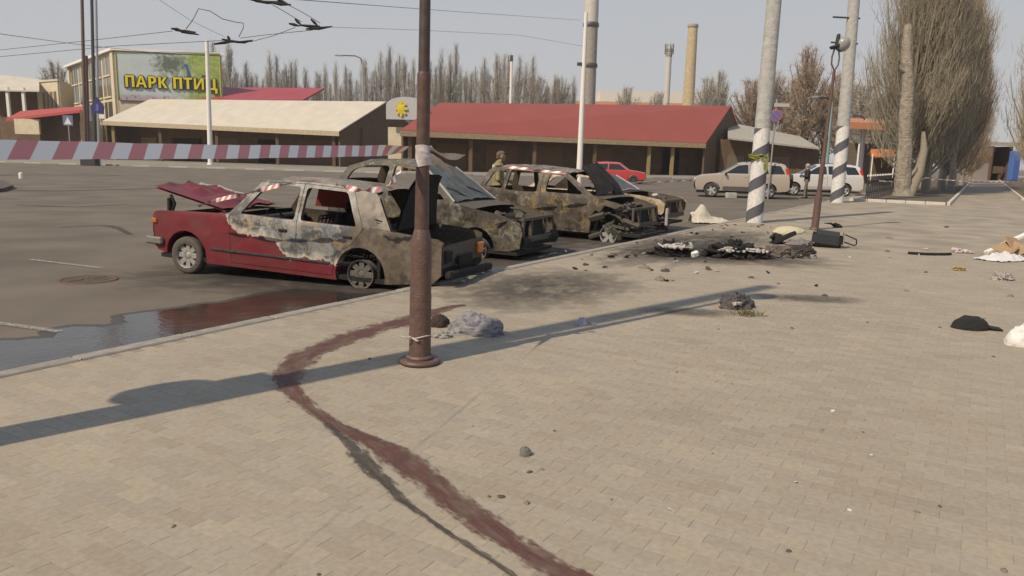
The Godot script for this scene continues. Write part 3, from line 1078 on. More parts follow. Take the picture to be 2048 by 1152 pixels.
	s.box(Vector3(-1.19, 0.66, 0.60), Vector3(0.05, 0.16, 0.22), Basis.IDENTITY, 0.015)
	tag(part(root, "tail_lamp", s, flat(Color(0.50, 0.16, 0.03), 0.3)), "orange tail lamp that survived the fire")
	s = Shape.new()
	s.box(Vector3(-1.19, 0.66, -0.60), Vector3(0.05, 0.16, 0.22), Basis.IDENTITY, 0.015)
	part(root, "tail_lamp", s, M.char)
	s = Shape.new()
	s.box(Vector3(3.50, 0.45, 0), Vector3(0.10, 0.11, 1.6), Basis.IDENTITY, 0.02)
	s.box(Vector3(3.38, 0.45, -0.79), Vector3(0.3, 0.11, 0.06), Basis.IDENTITY, 0.02)
	s.box(Vector3(3.38, 0.45, 0.79), Vector3(0.3, 0.11, 0.06), Basis.IDENTITY, 0.02)
	part(root, "front_bumper", s, noisy(Color(0.10, 0.095, 0.09), Color(0.2, 0.19, 0.175), 1.5, 0.6, 0.02, 54))
	s = Shape.new()
	s.box(Vector3(-1.28, 0.40, 0.02), Vector3(0.10, 0.10, 1.62), Basis(Vector3(1, 0, 0), 0.05), 0.02)
	s.box(Vector3(-1.20, 0.56, 0.0), Vector3(0.03, 0.14, 0.5), Basis.IDENTITY, 0.005)
	part(root, "rear_bumper", s, M.char)
	for zs in [-1.0, 1.0]:
		s = Shape.new()
		for k in 9:
			var x0 = 0.45 + k * 0.215
			var y0 = 0.425
			s.box(Vector3(x0 + 0.107, y0, zs * (hw(c, x0 + 0.1, y0) + 0.008)), Vector3(0.213, 0.032, 0.02), Basis.IDENTITY, 0.004)
		part(root, "trim_strip", s, M.black_paint)
		for hx in [1.16, 0.16]:
			s = Shape.new()
			s.box(Vector3(hx + 0.03, 0.80, zs * (hw(c, hx, 0.80) + 0.006)), Vector3(0.14, 0.035, 0.02), Basis.IDENTITY, 0.006)
			part(root, "door_handle", s, M.black)
	s = Shape.new()
	for k in 3:
		s.box(Vector3(-0.24 - k * 0.02, 1.06 - k * 0.04, -(hw(c, -0.24, 1.05) + 0.002)), Vector3(0.1, 0.012, 0.014), Basis(Vector3(0, 0, 1), 0.2))
	part(root, "pillar_vent", s, M.black)
	# red cloth hanging in the far front window
	s = Shape.new()
	skin(s, c, [pv([1.62, 1.02, 1.46, 1.385, 0.78, 1.40, 0.62, 1.03])], [], 1.0, 0.07, 0.2)
	tag(part(root, "window_cloth", s, noisy(Color(0.22, 0.035, 0.03), Color(0.34, 0.06, 0.05), 2.0, 0.9, 0.02, 155)), "red cloth in the far front window")
	# door frames seen through the openings
	for zs in [-1.0, 1.0]:
		s = Shape.new()
		s.tube([Vector3(1.93, 0.95, zs * (hw(c, 1.93, 0.95) - 0.02)), Vector3(1.58, 1.40, zs * (hw(c, 1.58, 1.4) - 0.02)), Vector3(1.02, 1.415, zs * (hw(c, 1.02, 1.415) - 0.02))], 0.014, 6)
		part(root, "window_frame", s, M.steel)
	var grey_tyre = noisy(Color(0.055, 0.05, 0.044), Color(0.12, 0.11, 0.095), 2.0, 0.9, 0.03, 55)
	var silver = noisy(Color(0.22, 0.21, 0.2), Color(0.5, 0.48, 0.45), 3.0, 0.5, 0.02, 56, 0.3)
	wheel(root, Vector3(2.83, 0.275, -0.70), -1.0, 0.275, 0.17, grey_tyre, silver, 8, 0.66)
	wheel(root, Vector3(2.83, 0.275, 0.70), 1.0, 0.275, 0.17, grey_tyre, silver, 8, 0.66)
	wheel(root, Vector3(0.0, 0.31, -0.70), -1.0, 0.29, 0.15, null, M.rim_burnt if M.has("rim_burnt") else burnt_rim(), 8, 0.66)
	wheel(root, Vector3(0.0, 0.31, 0.70), 1.0, 0.29, 0.15, null, burnt_rim(), 8, 0.66)

func burnt_rim() -> Material:
	if not M.has("rim_burnt"):
		M.rim_burnt = noisy(Color(0.05, 0.045, 0.04), Color(0.22, 0.2, 0.18), 3.0, 0.65, 0.02, 57, 0.2)
	return M.rim_burnt

func wreck_minivan():
	var a := Vector3(0.8985, 0, 0.439)
	var z := Vector3(-0.439, 0, 0.8985)
	var root = place_car("burnt_minivan", "scorched grey-brown compact car with a sooty windscreen behind the red sedan's boot", Vector3(0.05, ROAD_Y - 0.05, -12.95) - a * 3.35 - z * 0.80, a, -0.02, 1.0, "burnt-out cars along the kerb")
	var c = {"W": 0.82, "x0": -0.82, "x1": 3.48, "taper": 0.07, "belt": 1.02, "tum": 0.28, "dent": 0.03, "seed": 13.0}
	var tex = textured(burn_tex(4.0, [Color(0.050, 0.045, 0.036), Color(0.105, 0.096, 0.076), Color(0.22, 0.155, 0.05), Color(0.25, 0.24, 0.21)]), 0.62)
	var outline = pv([3.40, 0.34, 3.44, 0.62, 3.36, 0.78, 3.0, 0.90, 2.3, 1.0, 2.08, 1.05, 1.30, 1.64, 1.1, 1.70, 0.5, 1.73, -0.1, 1.70, -0.46, 1.60, -0.64, 1.34, -0.78, 1.05, -0.80, 0.45, -0.7, 0.30, 0.5, 0.22, 2.2, 0.22, 3.2, 0.28])
	var w1 = round_corners(pv([1.88, 1.09, 1.24, 1.58, 0.62, 1.645, 0.62, 1.08]), 0.06)
	var w2 = round_corners(pv([0.52, 1.08, 0.52, 1.645, 0.0, 1.63, -0.34, 1.53, -0.56, 1.14]), 0.1)
	var d1 = pv([1.88, 0.28, 1.9, 0.95, 1.98, 1.06, 1.26, 1.62, 0.575, 1.69, 0.57, 0.28])
	flank(root, c, tex, M.burnt_steel, [d1], [w1, w2], [ring(2.55, 0.3, 0.36), ring(0.0, 0.3, 0.36)], outline)
	var s := Shape.new()
	loft(s, c, [Vector2(1.30, 1.63), Vector2(1.1, 1.70), Vector2(0.5, 1.73), Vector2(-0.1, 1.70), Vector2(-0.46, 1.60)], -0.05, 1.0, 0.05)
	part(root, "roof", s, tex)
	s = Shape.new()
	loft(s, c, [Vector2(2.10, 1.07), Vector2(1.7, 1.38), Vector2(1.31, 1.645)], -0.05, 0.93, 0.05)
	tag(part(root, "windscreen", s, M.sooty_glass), "crazed windscreen grey with soot")
	for e in [-0.5, 0.25]:
		s = Shape.new()
		s.tube([Vector3(2.08, 1.12, e), Vector3(1.98, 1.24, e + 0.28), Vector3(1.88, 1.31, e + 0.5)], 0.010, 5)
		part(root, "wiper", s, M.black)
	s = Shape.new()
	for zs in [-1.0, 1.0]:
		s.tube([Vector3(2.08, 1.07, zs * (hw(c, 2.08, 1.06) - 0.01)), Vector3(1.30, 1.65, zs * (hw(c, 1.30, 1.65) - 0.01))], 0.022, 6)
	part(root, "windscreen_pillar", s, noisy(Color(0.22, 0.22, 0.2), Color(0.45, 0.44, 0.41), 2.0, 0.6, 0.02, 58))
	s = Shape.new()
	loft(s, c, [Vector2(2.50, 0.975), Vector2(2.06, 1.05)], -0.03)
	part(root, "cowl", s, M.burnt_steel)
	s = Shape.new()
	loft(s, c, [Vector2(-0.64, 1.33), Vector2(-0.78, 1.05), Vector2(-0.81, 0.7), Vector2(-0.8, 0.45)], -0.04)
	part(root, "tailgate", s, tex)
	s = Shape.new()
	loft(s, c, [Vector2(3.46, 0.56), Vector2(3.49, 0.46), Vector2(3.44, 0.33)], -0.06)
	part(root, "front_bumper", s, M.char)
	floor_pan(root, c, M.char)
	s = Shape.new()
	s.box(Vector3(1.85, 0.90, 0), Vector3(0.3, 0.26, 1.4), Basis.IDENTITY, 0.03)
	s.box(Vector3(2.08, 0.65, 0), Vector3(0.04, 0.7, 1.45))
	part(root, "dashboard", s, M.char)
	seat(root, 0.8, -0.36, M.char, true)
	seat(root, 0.8, 0.36, M.char, true)
	seat(root, 0.0, 0.0, M.char, false)
	engine_bay(root, c, 2.5, 3.28, 0.84, 6)
	for zs in [-1.0, 1.0]:
		wheel(root, Vector3(2.55, 0.25, 0.71 * zs), zs, 0.30, 0.16, null, burnt_rim(), 7, 0.68)
		wheel(root, Vector3(0.0, 0.20, 0.71 * zs), zs, 0.30, 0.16, null, burnt_rim(), 7, 0.68)

func wreck_wagon():
	var a := Vector3(0.848, 0, 0.53)
	var z := Vector3(-0.53, 0, 0.848)
	var root = place_car("burnt_wagon", "scorched tan and grey estate car, windows gone, black bonnet standing upright", Vector3(2.11, ROAD_Y - 0.02, -16.46) - a * 2.65 - z * 0.78, a, -0.015, 1.0, "burnt-out cars along the kerb")
	var c = {"W": 0.84, "x0": -0.95, "x1": 3.5, "taper": 0.06, "belt": 1.0, "tum": 0.27, "dent": 0.036, "seed": 23.0}
	var tex = textured(burn_tex(14.0, [Color(0.052, 0.040, 0.030), Color(0.105, 0.088, 0.068), Color(0.25, 0.155, 0.045), Color(0.20, 0.18, 0.15)]), 0.6)
	var outline = pv([3.16, 0.5, 3.1, 0.82, 2.8, 0.92, 2.38, 1.0, 2.22, 1.04, 1.45, 1.51, 1.2, 1.56, 0.4, 1.60, -0.4, 1.58, -0.68, 1.50, -0.85, 1.15, -0.92, 0.95, -0.93, 0.45, -0.8, 0.32, 0.4, 0.22, 2.1, 0.22, 3.0, 0.30])
	var w1 = round_corners(pv([1.98, 1.06, 1.42, 1.43, 1.02, 1.47, 0.98, 1.06]), 0.09)
	var w2 = round_corners(pv([0.76, 1.05, 0.78, 1.50, -0.05, 1.52, -0.10, 1.05]), 0.06)
	var w3 = round_corners(pv([-0.2, 1.07, -0.16, 1.50, -0.55, 1.45, -0.72, 1.10]), 0.06)
	var d1 = pv([2.06, 0.28, 2.08, 1.03, 1.42, 1.49, 0.88, 1.53, 0.86, 0.28])
	var d2 = pv([0.84, 0.28, 0.86, 1.54, -0.12, 1.56, -0.15, 0.95, 0.1, 0.8, 0.38, 0.62, 0.40, 0.28])
	# the near front wing has burnt and torn away
	var torn = pv([2.16, 0.1, 2.2, 0.62, 2.30, 0.74, 2.42, 0.70, 2.52, 0.86, 2.75, 0.80, 2.92, 0.88, 3.6, 0.80, 3.7, 0.1])
	flank(root, c, tex, M.burnt_steel, [d1, d2], [w1, w2, w3], [ring(2.65, 0.3, 0.37), ring(0.0, 0.3, 0.37)], outline, [[], [torn]])
	var s := Shape.new()
	loft(s, c, [Vector2(1.47, 1.50), Vector2(1.2, 1.56), Vector2(0.4, 1.60), Vector2(-0.4, 1.58), Vector2(-0.68, 1.50)], -0.04, 1.0, 0.06)
	part(root, "roof", s, textured(burn_tex(44.0, [Color(0.13, 0.115, 0.095), Color(0.25, 0.23, 0.20), Color(0.18, 0.12, 0.07), Color(0.36, 0.34, 0.31)]), 0.65))
	s = Shape.new()
	loft(s, c, [Vector2(2.5, 0.985), Vector2(2.2, 1.04)], -0.03)
	part(root, "cowl", s, M.burnt_steel)
	s = Shape.new()
	loft(s, c, [Vector2(-0.86, 1.08), Vector2(-0.94, 0.8), Vector2(-0.93, 0.45)], -0.04)
	part(root, "tailgate", s, tex)
	# bonnet, folded back upright
	s = Shape.new()
	loft(s, c, [Vector2(2.26, 1.03), Vector2(2.14, 1.26), Vector2(1.94, 1.48), Vector2(1.74, 1.64)], -0.06, 0.86, 0.22, 0.03)
	tag(part(root, "bonnet", s, M.char), "black charred bonnet standing upright")
	floor_pan(root, c, M.char)
	s = Shape.new()
	s.box(Vector3(1.95, 0.86, 0), Vector3(0.26, 0.26, 1.4), Basis.IDENTITY, 0.03)
	s.box(Vector3(2.18, 0.65, 0), Vector3(0.04, 0.7, 1.45))
	part(root, "dashboard", s, M.char)
	for e in [-0.36, 0.36]:
		seat(root, 1.0, e, M.rust, true)
		seat(root, 0.05, e, M.rust, true)
	wheel_hoop(root, Vector3(1.62, 0.98, -0.36), M.char)
	engine_bay(root, c, 2.42, 3.02, 0.80, 7)
	s = Shape.new()
	var r := RandomNumberGenerator.new()
	r.seed = 77
	for k in 22:
		var p = Vector3(r.randf_range(2.25, 3.1), r.randf_range(0.1, 0.62), r.randf_range(0.45, 0.82))
		s.box(p, Vector3(r.randf_range(0.08, 0.4), r.randf_range(0.02, 0.12), r.randf_range(0.03, 0.14)), Basis.from_euler(Vector3(r.randf_range(-0.8, 0.8), r.randf_range(-0.7, 0.7), r.randf_range(-0.9, 0.9))), 0.008)
	s.tube([Vector3(2.5, 0.25, 0.6), Vector3(2.7, 0.55, 0.66), Vector3(2.78, 0.8, 0.6)], 0.05, 8)
	s.tube([Vector3(2.3, 0.2, 0.3), Vector3(3.3, 0.24, 0.34)], 0.05, 6)
	part(root, "wing_scrap", s, M.engine_scrap)
	var alloy = noisy(Color(0.1, 0.1, 0.1), Color(0.6, 0.59, 0.57), 3.0, 0.5, 0.03, 59, 0.2)
	wheel(root, Vector3(2.65, 0.22, 0.78), 1.0, 0.29, 0.13, null, alloy, 6, 0.68)
	wheel(root, Vector3(2.65, 0.22, -0.74), -1.0, 0.29, 0.13, null, burnt_rim(), 7, 0.68)
	for zs in [-1.0, 1.0]:
		wheel(root, Vector3(0.0, 0.20, 0.74 * zs), zs, 0.29, 0.16, null, burnt_rim(), 7, 0.68)

func wreck_tan():
	var a := Vector3(0.848, 0, 0.53)
	var z := Vector3(-0.53, 0, 0.848)
	var root = place_car("burnt_saloon", "burnt saloon with a pale tan front wing, farthest of the four wrecks", Vector3(3.80, ROAD_Y, -18.45) - a * 3.62 - z * 0.80, a, 0.0, 1.0, "burnt-out cars along the kerb")
	var c = {"W": 0.82, "x0": -1.0, "x1": 3.55, "taper": 0.06, "belt": 0.95, "tum": 0.30, "dent": 0.03, "seed": 33.0}
	var tex = textured(burn_tex(24.0, [Color(0.36, 0.29, 0.19), Color(0.45, 0.37, 0.26), Color(0.34, 0.21, 0.08), Color(0.5, 0.44, 0.35)]), 0.6)
	var dark = textured(burn_tex(34.0, [Color(0.05, 0.046, 0.04), Color(0.12, 0.11, 0.10), Color(0.18, 0.12, 0.06), Color(0.28, 0.27, 0.25)]), 0.6)
	var outline = pv([3.48, 0.55, 3.50, 0.76, 3.36, 0.85, 2.9, 0.92, 2.30, 0.97, 2.15, 1.0, 1.52, 1.36, 1.35, 1.40, 0.8, 1.42, 0.3, 1.40, 0.05, 1.34, -0.45, 1.0, -0.95, 0.94, -1.0, 0.85, -1.0, 0.40, -0.8, 0.30, 0.4, 0.22, 2.1, 0.22, 3.3, 0.30])
	var w1 = round_corners(pv([1.92, 1.01, 1.45, 1.31, 0.98, 1.34, 0.98, 1.0]), 0.06)
	var w2 = round_corners(pv([0.88, 1.0, 0.88, 1.34, 0.35, 1.32, 0.0, 1.0]), 0.06)
	var d1 = pv([2.05, 0.28, 2.06, 0.98, 1.45, 1.35, 0.94, 1.38, 0.93, 0.28])
	var d2 = pv([0.91, 0.28, 0.92, 1.38, 0.3, 1.36, -0.06, 0.95, 0.1, 0.75, 0.4, 0.58, 0.42, 0.28])
	var torn = pv([2.05, 0.1, 2.1, 0.55, 2.3, 0.62, 2.55, 0.74, 2.85, 0.66, 3.05, 0.52, 3.3, 0.47, 3.6, 0.5, 3.7, 0.1])
	flank(root, c, tex, M.burnt_steel, [d1, d2], [w1, w2], [ring(2.62, 0.3, 0.36), ring(0.0, 0.3, 0.36)], outline, [[], [torn]])
	var s := Shape.new()
	loft(s, c, [Vector2(1.53, 1.35), Vector2(1.35, 1.40), Vector2(0.8, 1.42), Vector2(0.3, 1.40), Vector2(0.05, 1.34)], -0.04, 1.0, 0.05)
	part(root, "roof", s, dark)
	s = Shape.new()
	loft(s, c, [Vector2(2.17, 1.0), Vector2(1.85, 1.18), Vector2(1.53, 1.36)], -0.05, 0.94, 0.06)
	tag(part(root, "windscreen", s, M.sooty_glass), "sooty windscreen")
	s = Shape.new()
	for zs in [-1.0, 1.0]:
		s.tube([Vector3(2.15, 1.01, zs * (hw(c, 2.15, 1.0) - 0.01)), Vector3(1.52, 1.37, zs * (hw(c, 1.52, 1.37) - 0.01))], 0.022, 6)
	s.tube([Vector3(2.2, 1.0, -0.7), Vector3(2.22, 1.04, 0.0), Vector3(2.2, 1.0, 0.7)], 0.018, 6)
	part(root, "windscreen_pillar", s, noisy(Color(0.25, 0.25, 0.23), Color(0.5, 0.49, 0.46), 2.0, 0.6, 0.02, 60))
	s = Shape.new()
	loft(s, c, [Vector2(2.42, 0.955), Vector2(2.14, 1.0)], -0.03)
	part(root, "cowl", s, M.char)
	s = Shape.new()
	loft(s, c, [Vector2(-0.45, 1.0), Vector2(-0.95, 0.94), Vector2(-1.0, 0.8), Vector2(-1.0, 0.42)], -0.04)
	part(root, "boot", s, dark)
	floor_pan(root, c, M.char)
	s = Shape.new()
	s.box(Vector3(1.9, 0.82, 0), Vector3(0.26, 0.26, 1.4), Basis.IDENTITY, 0.03)
	part(root, "dashboard", s, M.char)
	seat(root, 0.95, -0.36, M.char, true)
	seat(root, 0.95, 0.36, M.char, true)
	engine_bay(root, c, 2.42, 3.34, 0.80, 8)
	s = Shape.new()
	s.box(Vector3(3.52, 0.42, 0.66), Vector3(0.07, 0.44, 0.14), Basis(Vector3.UP, 0.3), 0.02)
	tag(part(root, "bumper_bracket", s, M.ash), "ash grey bracket hanging at the nose")
	s = Shape.new()
	s.lathe([Vector2(0.0, 0.02), Vector2(0.07, 0.02), Vector2(0.085, 0.0), Vector2(0.07, -0.02), Vector2(0.0, -0.02)], 14, Transform3D(Basis(Vector3.RIGHT, 0.3), Vector3(3.0, 0.93, 0.2)))
	part(root, "headlamp_ring", s, M.ash)
	s = Shape.new()
	var r := RandomNumberGenerator.new()
	r.seed = 78
	for k in 18:
		var p = Vector3(r.randf_range(2.2, 3.5), r.randf_range(0.08, 0.5), r.randf_range(0.4, 0.8))
		s.box(p, Vector3(r.randf_range(0.08, 0.35), r.randf_range(0.02, 0.12), r.randf_range(0.03, 0.14)), Basis.from_euler(Vector3(r.randf_range(-0.8, 0.8), r.randf_range(-0.7, 0.7), r.randf_range(-0.9, 0.9))), 0.008)
	part(root, "wing_scrap", s, M.engine_scrap)
	wheel(root, Vector3(2.62, 0.27, 0.76), 1.0, 0.29, 0.17, M.char, burnt_rim(), 7, 0.6)
	wheel(root, Vector3(2.62, 0.25, -0.74), -1.0, 0.29, 0.16, null, burnt_rim(), 7, 0.68)
	for zs in [-1.0, 1.0]:
		wheel(root, Vector3(0.0, 0.22, 0.74 * zs), zs, 0.29, 0.16, null, burnt_rim(), 7, 0.68)

func intact(root: Node3D, c: Dictionary, paint: Material, outline: PackedVector2Array, windows: Array, doors: Array, arches: Array, roof: Array, screen: Array, hood: Array, nose: Array, tail: Array, back: Array, lower: Material):
	flank(root, c, paint, M.black, doors, windows, arches, outline)
	for w in windows:
		for zs in [-1.0, 1.0]:
			var g := Shape.new()
			skin(g, c, [w], [], zs, 0.016, 0.2)
			part(root, "window", g, M.glass)
	for e in [["roof", roof, paint, 1.0], ["windscreen", screen, M.glass, 0.94], ["bonnet", hood, paint, 0.99], ["front_bumper", nose, lower, 1.0], ["tailgate", tail, paint, 1.0], ["rear_window", back, M.glass, 0.92]]:
		var s := Shape.new()
		loft(s, c, e[1], -0.05, e[3])
		part(root, e[0], s, e[2])
	floor_pan(root, c, M.black)

func parked_cars():
	var silver = noisy(Color(0.42, 0.42, 0.42), Color(0.62, 0.62, 0.62), 3.0, 0.35, 0.03, 61, 0.6)
	# beige off-roader, nose to the left
	var beige := flat(Color(0.44, 0.38, 0.32), 0.25, 0.3)
	beige.clearcoat_enabled = true
	beige.clearcoat = 0.6
	var cladding := flat(Color(0.07, 0.066, 0.062), 0.6)
	var a := Vector3(-0.975, 0, -0.222)
	var z := Vector3(0.222, 0, -0.975)
	var suv = {"W": 0.88, "x0": -0.95, "x1": 3.45, "taper": 0.05, "belt": 1.12, "tum": 0.30, "dent": 0.0, "seed": 0.0}
	var so = pv([3.36, 0.40, 3.42, 0.70, 3.36, 0.92, 3.1, 1.02, 2.35, 1.10, 2.22, 1.14, 1.45, 1.60, 1.2, 1.66, 0.3, 1.69, -0.5, 1.65, -0.72, 1.58, -0.88, 1.15, -0.94, 0.85, -0.94, 0.45, -0.8, 0.36, 0.4, 0.34, 2.3, 0.34, 3.1, 0.36])
	var sw = [round_corners(pv([2.05, 1.16, 1.42, 1.55, 0.98, 1.59, 0.96, 1.16]), 0.05), round_corners(pv([0.88, 1.16, 0.89, 1.60, 0.12, 1.60, 0.02, 1.16]), 0.05), round_corners(pv([-0.06, 1.16, 0.03, 1.59, -0.5, 1.56, -0.72, 1.18]), 0.06)]
	var sd = [pv([2.18, 0.42, 2.16, 1.12, 1.42, 1.60, 0.93, 1.63, 0.92, 0.42]), pv([0.91, 0.42, 0.915, 1.63, 0.06, 1.63, -0.03, 1.12, 0.12, 0.85, 0.40, 0.7, 0.42, 0.42])]
	var sa = [ring(2.62, 0.36, 0.40), ring(0.0, 0.36, 0.40)]
	var roof = [Vector2(1.45, 1.60), Vector2(1.2, 1.66), Vector2(0.3, 1.69), Vector2(-0.5, 1.65), Vector2(-0.72, 1.58)]
	var screen = [Vector2(2.24, 1.13), Vector2(1.85, 1.36), Vector2(1.45, 1.605)]
	var hood = [Vector2(3.36, 0.92), Vector2(3.1, 1.02), Vector2(2.35, 1.10), Vector2(2.20, 1.14)]
	var nose = [Vector2(3.36, 0.92), Vector2(3.44, 0.72), Vector2(3.46, 0.5), Vector2(3.38, 0.36)]
	var tail = [Vector2(-0.89, 1.12), Vector2(-0.95, 0.85), Vector2(-0.95, 0.45)]
	var back = [Vector2(-0.72, 1.57), Vector2(-0.80, 1.36), Vector2(-0.89, 1.13)]
	var make_suv = func(label, at, ha, sc, paint, lower):
		var root = place_car("parked_offroader", label, at, ha, 0.0, sc, "parked cars across the road")
		intact(root, suv, paint, so, sw, sd, sa, roof, screen, hood, nose, tail, back, lower)
		for zs in [-1.0, 1.0]:
			for x in [0.0, 2.62]:
				wheel(root, Vector3(x, 0.34, 0.78 * zs), zs, 0.34, 0.21, M.rubber, silver, 5, 0.66)
			var s := Shape.new()
			s.box(Vector3(-0.83, 1.2, zs * (hw(suv, -0.83, 1.2) - 0.03)), Vector3(0.13, 0.55, 0.09), Basis(Vector3(0, 0, 1), -0.26), 0.02)
			part(root, "tail_lamp", s, flat(Color(0.5, 0.04, 0.02), 0.25))
			s = Shape.new()
			s.box(Vector3(3.33, 0.82, zs * 0.62), Vector3(0.2, 0.16, 0.34), Basis(Vector3.UP, -0.35 * zs), 0.03)
			part(root, "headlamp", s, flat(Color(0.45, 0.45, 0.45), 0.15))
			s = Shape.new()
			s.box(Vector3(2.0, 1.14, zs * 0.98), Vector3(0.1, 0.14, 0.2), Basis.IDENTITY, 0.03)
			part(root, "mirror", s, M.black)
			s = Shape.new()
			for k in 8:
				var x = 0.45 + 0.22 * k
				s.box(Vector3(x, 0.46, zs * (hw(suv, x, 0.46) + 0.01)), Vector3(0.225, 0.17, 0.03), Basis.IDENTITY, 0.006)
			part(root, "sill_trim", s, lower)
			s = Shape.new()
			s.tube([Vector3(1.1, 1.68, zs * 0.58), Vector3(1.0, 1.74, zs * 0.58), Vector3(-0.3, 1.74, zs * 0.58), Vector3(-0.45, 1.66, zs * 0.58)], 0.018, 6)
			part(root, "roof_rail", s, M.dark_steel)
			for hx in [1.05, 0.06]:
				s = Shape.new()
				s.box(Vector3(hx, 1.0, zs * (hw(suv, hx, 1.0) + 0.01)), Vector3(0.16, 0.035, 0.03), Basis.IDENTITY, 0.01)
				part(root, "door_handle", s, paint)
		return root
	var p0 = Vector3(12.81, -0.10, -38.18)
	var o = make_suv.call("beige off-roader parked broadside behind the nearer striped pole", p0 + z * 0.86, a, 1.06, beige, cladding)
	# its spare wheel hangs on the tailgate
	var sp := Shape.new()
	sp.lathe([Vector2(0.0, 0.10), Vector2(0.2, 0.11), Vector2(0.31, 0.09), Vector2(0.33, 0.0), Vector2(0.31, -0.09), Vector2(0.0, -0.1)], 24, Transform3D(Basis(Vector3(0, 0, 1), PI / 2), Vector3(-1.06, 0.86, 0.0)))
	part(o, "spare_wheel", sp, M.rubber)
	var white := flat(Color(0.58, 0.57, 0.55), 0.25, 0.1)
	white.clearcoat_enabled = true
	white.clearcoat = 0.6
	var white_lower := flat(Color(0.36, 0.35, 0.34), 0.5)
	make_suv.call("white off-roader parked beyond the beige one, between the two striped poles", Vector3(18.51, -0.10, -42.68) + z * 0.9, Vector3(-0.99, 0, -0.12), 1.06, white, white_lower)
	# red hatchback in front of the market hall, nose to the right
	var red := flat(Color(0.42, 0.035, 0.04), 0.3)
	red.clearcoat_enabled = true
	red.clearcoat = 0.5
	var hb = {"W": 0.82, "x0": -0.65, "x1": 3.3, "taper": 0.06, "belt": 0.88, "tum": 0.30, "dent": 0.0, "seed": 0.0}
	var ho = pv([3.24, 0.30, 3.28, 0.55, 3.2, 0.72, 2.2, 0.87, 1.55, 1.32, 1.35, 1.37, 0.5, 1.39, -0.15, 1.34, -0.3, 1.26, -0.60, 0.85, -0.64, 0.4, -0.5, 0.28, 0.5, 0.24, 2.2, 0.24, 3.0, 0.28])
	var hwin = [round_corners(pv([1.98, 0.91, 1.5, 1.28, 0.82, 1.31, 0.80, 0.91]), 0.05), round_corners(pv([0.72, 0.91, 0.74, 1.31, -0.12, 1.27, -0.4, 0.92]), 0.05)]
	var hd = [pv([2.1, 0.3, 2.08, 0.87, 1.5, 1.32, 0.77, 1.35, 0.76, 0.3])]
	var root = place_car("parked_hatchback", "small red hatchback parked in front of the red-roofed market hall", Vector3(6.30, -0.10, -57.14) + Vector3(0, 0, -0.8), Vector3(0.985, 0, 0.17), 0.0, 1.12, "parked cars across the road")
	intact(root, hb, red, ho, hwin, hd, [ring(2.45, 0.28, 0.33), ring(0.0, 0.28, 0.33)], [Vector2(1.55, 1.32), Vector2(1.35, 1.37), Vector2(0.5, 1.39), Vector2(-0.15, 1.34), Vector2(-0.3, 1.26)], [Vector2(2.22, 0.87), Vector2(1.85, 1.11), Vector2(1.55, 1.325)], [Vector2(3.2, 0.72), Vector2(2.7, 0.81), Vector2(2.2, 0.88)], [Vector2(3.2, 0.72), Vector2(3.28, 0.6), Vector2(3.3, 0.4), Vector2(3.24, 0.3)], [Vector2(-0.6, 0.85), Vector2(-0.65, 0.6), Vector2(-0.64, 0.36)], [Vector2(-0.3, 1.26), Vector2(-0.46, 1.05), Vector2(-0.6, 0.86)], flat(Color(0.2, 0.03, 0.03), 0.5))
	for zs in [-1.0, 1.0]:
		for x in [0.0, 2.45]:
			wheel(root, Vector3(x, 0.28, 0.72 * zs), zs, 0.28, 0.17, M.rubber, M.dark_steel, 8, 0.6)
		var s := Shape.new()
		s.box(Vector3(3.22, 0.6, zs * 0.55), Vector3(0.12, 0.12, 0.3), Basis.IDENTITY, 0.02)
		part(root, "headlamp", s, flat(Color(0.45, 0.45, 0.45), 0.15))


# ---------------------------------------------------------------- buildings
func slab(s: Shape, a: Vector3, b: Vector3, d: Vector3, e: Vector3, thick: float):
	# a roof slab over the four corners, thick metres deep
	var dn = Vector3(0, -thick, 0)
	s.quad(a, b, d, e)
	s.quad(a + dn, b + dn, d + dn, e + dn)
	for q in [[a, b], [b, d], [d, e], [e, a]]:
		s.quad(q[0], q[1], q[1] + dn, q[0] + dn)

func wall_between(s: Shape, a: Vector3, b: Vector3, top_a: float, top_b: float, thick := 0.2, foot := -0.12):
	var d = (b - a)
	d.y = 0
	var n = d.normalized().cross(Vector3.UP) * thick * 0.5
	var A = Vector3(a.x, foot, a.z); var B = Vector3(b.x, foot, b.z)
	var C = Vector3(b.x, top_b, b.z); var D = Vector3(a.x, top_a, a.z)
	s.quad(A + n, B + n, C + n, D + n)
	s.quad(A - n, B - n, C - n, D - n)
	s.quad(A + n, A - n, D - n, D + n)
	s.quad(B + n, B - n, C - n, C + n)
	s.quad(D + n, C + n, C - n, D - n)

func panel_on(s: Shape, a: Vector3, b: Vector3, u0: float, u1: float, y0: float, y1: float, out: float, thick := 0.08):
	# a thin upright box on the vertical plane a-b, from share u0 to u1, proud by out
	var d = (b - a)
	d.y = 0
	var n = Vector3.UP.cross(d).normalized()
	if n.z < 0: n = -n
	var p = a + d * ((u0 + u1) * 0.5)
	s.box(Vector3(p.x, (y0 + y1) * 0.5, p.z) + n * out, Vector3(d.length() * (u1 - u0), y1 - y0, thick), Basis(d.normalized(), Vector3.UP, d.normalized().cross(Vector3.UP)))

